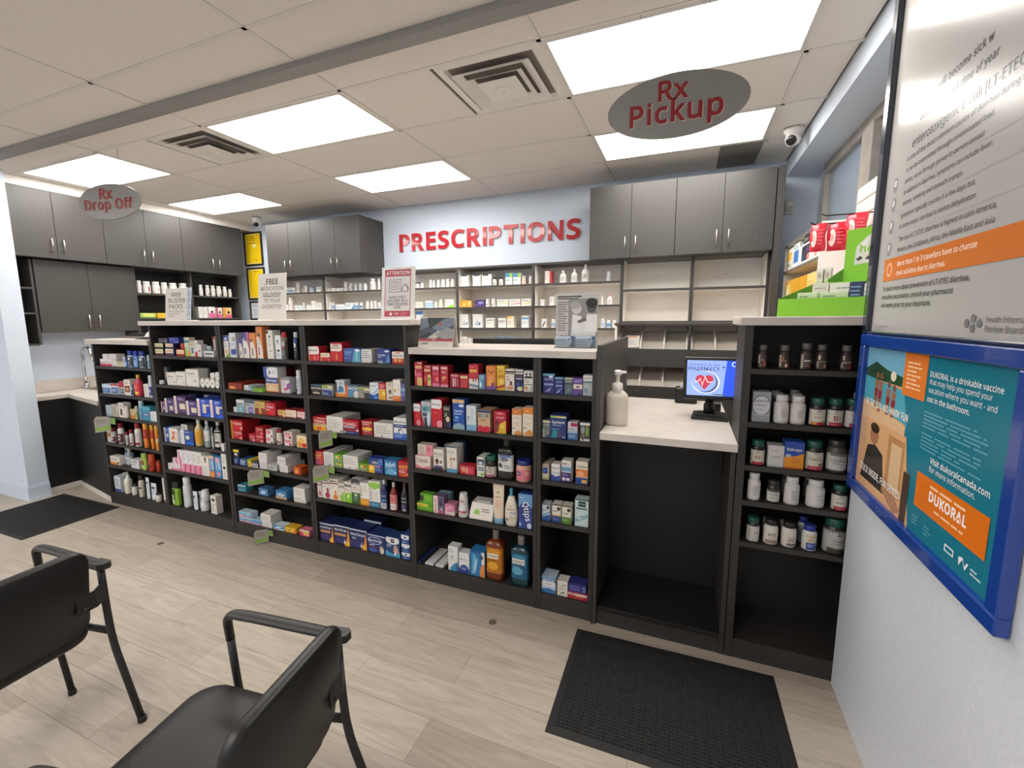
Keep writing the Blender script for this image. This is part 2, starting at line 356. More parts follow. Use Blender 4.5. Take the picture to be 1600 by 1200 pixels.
# back shelving
def back_unit(label, xa, xb, zs, ztop=2.2):
    t = thing('back_shelf_unit', label, 'shelving unit', ((xa+xb)/2, 2.12, 0), group='cream back wall shelving'); w2 = (xb-xa)/2
    for s in (-1, 1):
        mb = MB(); mb.box(s*w2, s*(w2-.015), .004, .32, 0, ztop, CREAM); mb.box(s*w2, s*(w2-.015), 0, .004, 0, ztop, WOOD); mb.build('side_panel', t)
    mb = MB(); mb.box(-w2+.015, w2-.015, .312, .32, 0, ztop, CREAM); mb.build('back_panel', t)
    mb = MB(); mb.box(-w2, w2, 0, .32, ztop, ztop+.02, WOOD, .001); mb.build('top_board', t)
    for z in zs: mb = MB(); mb.box(-w2+.0155, w2-.0155, .004, .312, z-.02, z, CREAM); mb.box(-w2+.0155, w2-.0155, 0, .004, z-.021, z+.001, WOOD); mb.build('shelf', t)
    mb = MB()
    for zz in zs[:1]: mb.lathe([(.008, 0), (.008, .004)], BLACK, 10, 0, .308, zz+.13)
    mb.build('screw_cap', t)
Z4 = (2.017, 1.797, 1.577, 1.357, 1.1)
for (a, b), nm in zip(((-3.06, -2.212), (-2.21, -1.292), (-1.29, -.364), (-.362, .499), (.501, 1.366)),
    ('cream back shelf unit at far left below the dark cabinets', 'cream back shelf unit left of the narcotics sign', 'cream back shelf unit right of the narcotics sign', 'cream back shelf unit right of the desk calendar', 'cream back shelf unit behind the grey photo flyer')): back_unit(nm, a, b, Z4)
for (a, b), nm in zip(((1.368, 1.967), (1.969, 2.553)), ('empty cream back shelf unit above the bins, left one', 'empty cream back shelf unit above the bins, right one')): back_unit(nm, a, b, (1.933, 1.64, 1.2))
# pick-up bins
t = thing('pickup_bin_unit', 'grey pick-up bin unit with sloped cubbies behind the checkout counter', 'bin unit', (1.36, 1.8, 0))
GREY = nodemat('grey_bin_board', '#cbc2b8', '#d2c9bf', 6, .5)
mb = MB(); mb.box(-.003, 1.19, -.012, .31, 1.606, 1.626, WOOD, .001); mb.build('top_board', t)
for x in (0, .599, 1.172): mb = MB(); mb.box(x, x+.018, 0, .3, 0, 1.604, WOOD if x else CREAM); mb.build('side_panel', t)
mb = MB(); mb.box(.018, 1.172, .29, .3, .0, 1.604, GREY); mb.build('back_panel', t)
for z0, z1 in ((1.25, 1.405), (0, 1.08)):
    for a, b in ((.02, .597), (.619, 1.17)): mb = MB(); mb.box(a, b, .0, .016, z0, z1, WOOD, .001); mb.build('front_panel', t)
for z0 in (1.405, 1.08):
    for a, b in ((.02, .597), (.619, 1.17)):
        mb = MB(); mb.add([(a, .03, z0-.02), (b, .03, z0-.02), (b, .28, z0+.145), (a, .28, z0+.145)], [(0, 1, 2, 3)], GREY); mb.add([(a, .036, z0-.02), (b, .036, z0-.02), (b, .286, z0+.145), (a, .286, z0+.145)], [(3, 2, 1, 0)], GREY); mb.build('sloped_base', t)
        for q in range(4):
            x = a+(b-a)*q/3 if q else a; x = min(max(x, a+.004), b-.012)
            mb = MB(); mb.prism([(.02, z0-.0), (.02, z0+.045), (.24, z0+.185), (.28, z0+.185), (.28, z0+.135)], x, x+.012, mat('#efe9e2', .35), 'x'); mb.build('divider', t)
mb = MB(); mb.box(-.06, .06, -.004, .004, 0, .115, mat('#ddd6cd', .6), .002); printed(mb, 'r.2,.82,.8,.96,#d89a6a;l.15,.2,.85,.55,4,#aaa', .12, .115, flatpos(.12, .115, -.004)); o = mb.build('paper_bag', loc=(1.507, 1.838, 1.412)); o.rotation_euler = (-.45, 0, 0)
tag(o, 'white paper bag with orange printing in the top left bin', 'bag')

# ------------------------------------------------------------------ front counter
FY = .04
def bay(label, xa, xb, ztop, zs, depth=.29, kick=True, dark=DWOOD, sl=.022):
    t = thing('shelf_bay', label, 'shelving unit', ((xa+xb)/2, FY, 0), group='dark product shelf bays'); w2 = (xb-xa)/2
    for s in (-1, 1): mb = MB(); mb.box(s*(w2), s*(w2+sl), 0, depth, 0, ztop, BAYW, .0008); mb.build('side_panel', t)
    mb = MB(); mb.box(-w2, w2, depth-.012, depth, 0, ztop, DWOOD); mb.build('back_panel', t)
    for z in zs: mb = MB(); mb.box(-w2+.0004, w2-.0004, .001, depth-.0125, z-.024, z, BAYW, .0008); mb.build('shelf', t)
    mb = MB(); mb.box(-w2+.0004, w2-.0004, .003, .02, 0, zs[-1]-.0245, BAYW); mb.build('toe_kick', t)
    mb = MB()
    for zz in zs[:-1:2]:
        if zz+.2 > ztop: continue
        for s in (-1, 1): mb.tube([(s*w2, .03, zz+.19), (s*(w2-.003), .03, zz+.19)], .003, mat('#777', .4), 8)
    mb.build('shelf_pins', t)
def worktop(label, x0, x1, y0, y1, z0, z1):
    mb = MB(); mb.box(x0, x1, y0, y1, z0, z1, QUARTZ, .003); tag(mb.build('worktop'), label, 'worktop', 'white counter worktops')
BAYS = dict({'A': [1.28, 1.032, 0.826, 0.579, 0.371, 0.11], 'B1': [1.393, 1.153, 0.919, 0.667, 0.425, 0.11], 'B2': [1.398, 1.158, 0.982, 0.771, 0.565, 0.353, 0.1], 'B3': [1.396, 1.161, 0.912, 0.666, 0.425, 0.1], 'C1': [1.268, 1.017, 0.743, 0.465, 0.1], 'C2': [1.265, 1.02, 0.779, 0.537, 0.1], 'D': [1.438, 1.191, 0.985, 0.814, 0.608]})
bay('low dark product bay at the left end by the sink', -2.91, -2.12, 1.474, BAYS['A'], sl=.02)
bay('tall dark product bay under the blister pack sign', -2.08, -1.31, 1.634, BAYS['B1'], sl=.02)
bay('tall dark product bay under the delivery sign', -1.26, -.477, 1.634, BAYS['B2'], sl=.023)
bay('tall dark product bay under the narcotics sign', -.43, .355, 1.634, BAYS['B3'], sl=.0205)
bay('wide dark product bay under the desk calendar', .396, 1.186, 1.462, BAYS['C1'], depth=.45, sl=.0205)
bay('narrow dark product bay under the grey photo flyer', 1.23, 1.505, 1.462, BAYS['C2'], depth=.45)
bay('dark vitamin bay between the checkout and the poster wall', 2.222, 2.80, 1.632, BAYS['D']+[.1], depth=.32, sl=.034)
worktop('white worktop over the low bay by the sink', -2.99, -2.105, .02, .5, 1.475, 1.515)
worktop('long white worktop carrying the three standing signs', -2.195, .417, .02, .345, 1.635, 1.671)
worktop('white worktop carrying the calendar and the photo flyer', .4, 1.527, .018, .53, 1.463, 1.503)
worktop('white worktop under the green display', 2.165, 2.80, .02, .40, 1.633, 1.671)
worktop('white checkout worktop with the screen and sanitizer', 1.556, 2.186, -.005, 1.12, 1.053, 1.093)
t = thing('checkout_counter', 'dark checkout counter with an open empty knee space', 'counter', (1.86, FY, 0))
for x in (-.328, .302): mb = MB(); mb.box(x, x+.022, .0, 1.0, 0, 1.052, BAYW, .001); mb.build('side_panel', t)
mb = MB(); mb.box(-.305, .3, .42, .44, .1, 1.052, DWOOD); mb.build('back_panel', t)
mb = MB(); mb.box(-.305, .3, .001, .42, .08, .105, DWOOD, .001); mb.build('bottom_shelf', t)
mb = MB(); mb.box(-.305, .3, .004, .02, 0, .079, BAYW); mb.build('toe_kick', t)
mb = MB(); mb.box(1.5285, 1.5315, .02, .028, 0, 1.0, BAYW); mb.box(1.528, 1.552, .028, 1.14, 0, 1.533, WOOD, .001); tag(mb.build('partition_panel'), 'grey partition panel standing between the photo flyer worktop and checkout', 'panel')
# sink counter return on the left
t = thing('sink_base_cabinet', 'dark sink base cabinet with white toe strip behind the wall stub', 'cabinet', (-3.77, 0, 0))
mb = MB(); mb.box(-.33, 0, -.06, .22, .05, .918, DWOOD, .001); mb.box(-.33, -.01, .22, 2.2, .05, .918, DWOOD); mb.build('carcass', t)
mb = MB(); mb.prism([(.0, .2), (.83, .05), (.83, .55), (0, .55)], .05, .918, DWOOD); mb.build('end_panel', t)
mb = MB(); tm = mat('#d8d2ca', .5); mb.box(-.02, .004, -.06, .2, 0, .05, tm); mb.prism([(.0, .196), (.835, .046), (.835, .07), (0, .22)], 0, .05, tm); mb.build('toe_strip', t)
mb = MB(); mb.prism([(-4.118, -.065), (-3.755, -.065), (-3.755, .185), (-2.938, .03), (-2.938, .6), (-3.6, .6), (-3.6, 2.2), (-4.118, 2.2)], .919, .955, QUARTZ)
wt = tag(mb.build('worktop'), 'white sink worktop against the left wall', 'worktop', 'white counter worktops')
mb = MB(); mb.box(-4.119, -4.103, -.06, 2.2, .956, 1.075, QUARTZ, .001); mb.build('backsplash', wt)
mb = MB(); mb.box(-.17, .17, -.2, .2, -.002, .004, STEEL); mb.box(-.15, .15, -.18, .18, .0042, .0046, mat('#4a4744', .3, .6)); tag(mb.build('sink_basin', loc=(-3.82, .62, .958)), 'steel sink basin set in the white worktop', 'sink')
t = thing('sink_faucet', 'tall chrome gooseneck faucet at the sink', 'faucet', (-4.03, .47, .956)); CH = mat('#cfcfd0', .12, 1, name='chrome')
mb = MB(); mb.lathe([(.028, 0), (.026, .02), (.018, .03), (.016, .06)], CH, 20); mb.build('base', t)
mb = MB(); mb.tube(fillet([(0, 0, .05), (0, 0, .38), (.03, 0, .44), (.15, 0, .44), (.17, 0, .3)], .06), .013, CH, 14); mb.build('spout', t)
mb = MB(); mb.tube([(0, .02, .06), (.02, .08, .085)], .006, CH, 8); mb.build('lever', t)

# ------------------------------------------------------------------ products on the shelves
PROF = {
 'bp': ([(.9,0),(1,.025),(1,.66),(.95,.71),(.74,.755),(.72,.78)], [(.77,.775),(.82,.785),(.82,.985),(.76,1)], 2),
 'bj': ([(.9,0),(1,.035),(1,.66),(.92,.73),(.82,.77),(.8,.79)], [(.86,.78),(.88,.79),(.88,.985),(.82,1)], 2),
 'bs': ([(.92,0),(1,.025),(1,.6),(.9,.66),(.62,.73),(.42,.78),(.38,.86)], [(.46,.84),(.49,.85),(.47,.985),(.42,1)], 2.6),
 'bc': ([(.95,0),(1,.012),(1,.77),(.9,.805)], [(.88,.805),(.92,.815),(.9,.97),(.78,1)], 2),
 'bk': ([(.92,0),(1,.03),(1,.64),(.92,.7),(.82,.73)], [(.84,.73),(.86,.74),(.86,.975),(.8,1)], 4),
 'bm': ([(.86,0),(1,.025),(1,.14),(.94,.18),(.94,.64),(1,.68),(.97,.73),(.62,.79),(.32,.815)], [(.34,.81),(.37,.82),(.36,.985),(.31,1)], 4.5),
 'bf': ([(.72,0),(.84,.02),(1,.22),(1,.36),(.84,.58),(.5,.77),(.42,.8)], [(.42,.8),(.44,.81),(.41,.985),(.36,1)], 2.4),
 'bu': ([(.9,0),(1,.025),(1,.56),(.86,.63),(.45,.68)], [(.44,.675),(.46,.69),(.46,.76),(.2,.775),(.18,.9)], 2.6)}
def carton(name, w, h, d, spec, loc, rz, tags):
    parts = spec.split(';', 1); mb = MB(); mb.box(-w/2, w/2, -d/2, d/2, 0, h, mat(parts[0], .5), .0012)
    if len(parts) > 1: printed(mb, parts[1], w, h, flatpos(w, h, -d/2-.0001), eps=.0001)
    return mb.build(name, loc=loc, rz=rz, **tags)
def bottle(kind, name, w, h, d, spec, loc, rz, tags):
    head, _, deco = spec.partition(';'); a = head.split(',')
    t = tag(thing(name, None, None, loc, rz), **tags); sx, sy = w/2, d/2
    if kind == 'br':
        r = min(w, h)/2; mb = MB(); n = 20; mb.add([(sx*math.cos(2*PI*i/n), y, h/2+h/2*math.sin(2*PI*i/n)) for y in (-d/2, d/2) for i in range(n)], [(i, (i+1) % n, n+(i+1) % n, n+i) for i in range(n)], mat(a[0], .8), True)
        for y, s in ((-d/2, 1), (d/2, -1)):
            vs = [(sx*f*math.cos(2*PI*i/n), y, h/2+h/2*f*math.sin(2*PI*i/n)) for f in (1, .25) for i in range(n)]; mb.add(vs, [(i, (i+1) % n, n+(i+1) % n, n+i) for i in range(n)], mat(a[0], .8))
        mb.build('gauze', t); mb = MB(); mb.add([(sx*.26*math.cos(2*PI*i/n), y, h/2+h/2*.26*math.sin(2*PI*i/n)) for y in (-d/2+.002, d/2-.002) for i in range(n)], [tuple(range(n))]+[(i, (i+1) % n, n+(i+1) % n, n+i) for i in range(n)], mat('#8f8a82', .8)); mb.build('core', t); return
    if kind == 'bw':
        m = mat(a[0], .35); mb = MB(); prof = [(-d/2, .1*h), (-d/2+.01, .0), (d/2-.01, 0), (d/2, .1*h), (d/2, .6*h), (d/2-.02, h), (-d/2+.045, h*.92), (-d/2+.012, h*.45)]
        mb.prism([(p[0], p[1]) for p in prof], -w/2, w/2, m, 'x'); body = mb.build('pouch', t)
        mb = MB(); mb.box(-w*.3, w*.3, -.02, .045, h*.965, h+.004, mat('#c9c6c0', .3), .003); mb.build('flap_lid', t)
        mb = MB(); f = lambda u, v, e: ((u-.5)*w, -d/2+.012-.012*(1-v)*.2-e-.001+(.033*max(0, (v-.45)/.47)), v*h)
        printed(mb, 'e.3,.42,.13,.2,#8fc048;e.62,.3,.05,.08,#3a2c28;e.5,.25,.08,.08,#b9b2a8;e.8,.2,.1,.12,#c9c2b6;l.5,.5,.9,.7,2,#665f58', w, h, f, eps=.0006); mb.build('label', t); return
    body, cap, lab = a[0], a[1], a[2] if len(a) > 2 else '-'
    if kind == 'bt':
        mb = MB(); n = 20; R = [(.86, .9, .15), (.9, .86, .3), (.95, .6, .6), (1, .25, .9), (1, .1, .93), (1, .08, 1)]; vs = []; fs = []
        for rx, ry, z in R: vs += [(sx*rx*math.cos(2*PI*i/n), sy*ry*math.sin(2*PI*i/n), z*h) for i in range(n)]
        for j in range(len(R)-1): fs += [(j*n+i, j*n+(i+1) % n, (j+1)*n+(i+1) % n, (j+1)*n+i) for i in range(n)]
        mb.add(vs, fs, mat(body, .35), True); mb.add(vs[-n:], [tuple(range(n))], mat(body, .35)); mb.build('tube', t)
        mb = MB(); mb.lathe([(.78, 0), (.82, .01*h), (.86, .15*h), (.5, .155*h)], mat(cap, .35), 20, sx=sx, sy=sy*.95); mb.build('cap', t)
        def pos(u, v, e):
            z = .18+v*.7; k = min(1, (z-.15)/.75); x = (u-.5)*1.7*sx*.9; q = max(0, 1-(x/sx)**2)
            return (x, -sy*(.9-.66*k)*math.sqrt(q)-e-.0012, z*h)
        mb = MB(); printed(mb, deco, w, h*.7, pos, 8, eps=.0004)
        if mb.f: mb.build('label', t)
        return
    P, Q, ex = PROF[kind]; gl = .18 if kind in ('bm', 'bs') else .35
    def rad(z):
        for (r0_, z0), (r1, z1) in zip(P, P[1:]):
            if z0 <= z <= z1: return r0_+(r1-r0_)*(z-z0)/max(1e-6, z1-z0)
        return P[-1][0]
    bm_ = mat(body, gl, coat=.3 if kind in ('bm', 'bs') else 0)
    mb = MB(); mb.lathe([(r, z*h) for r, z in P], bm_, 24, sx=sx, sy=sy, ex=ex); mb.build('body', t)
    mb = MB(); m = min(sx, sy)/max(sx, sy) if kind in ('bs', 'bm', 'bf', 'bu') else 1
    kx = sy/sx if kind in ('bs', 'bf', 'bu') else 1
    mb.lathe([(r, z*h) for r, z in Q], mat(cap, .4), 24, sx=sx*max(kx, .6), sy=sy, ex=2 if kind != 'bk' else 4); cp_ = mb.build('cap', t)
    if kind == 'bu': mb = MB(); mb.box(-.006, .006, -.035, .008, .9*h, .96*h, mat(cap, .4), .002); mb.build('nozzle', cp_)
    if lab == '-': return
    z0, z1 = float(a[3]), float(a[4]); n = 28; zs = [z0+(z1-z0)*i/5 for i in range(6)]; vs = []; o_ = .0005
    for z in zs:
        for i in range(n+1):
            th = PI+PI*.02+(PI*.96)*i/n; c, s = math.cos(th), math.sin(th)
            vs.append(((sx*rad(z)+o_)*math.copysign(abs(c)**(2/ex), c), (sy*rad(z)+o_)*math.copysign(abs(s)**(2/ex), s), z*h))
    mb = MB(); mb.add(vs, [(j*(n+1)+i, j*(n+1)+i+1, (j+1)*(n+1)+i+1, (j+1)*(n+1)+i) for j in range(5) for i in range(n)], mat(lab, .5), True)
    def pos(u, v, e):
        z = z0+(z1-z0)*v; x = (u-.5)*1.84*sx*rad(z); q = max(0, 1-abs(x/(sx*rad(z)))**ex)
        return (x, -(sy*rad(z))*q**(1/ex)-e-.0010, z*h)
    printed(mb, deco, 1.84*sx, h*(z1-z0), pos, 10, eps=.0004); mb.build('label', t)
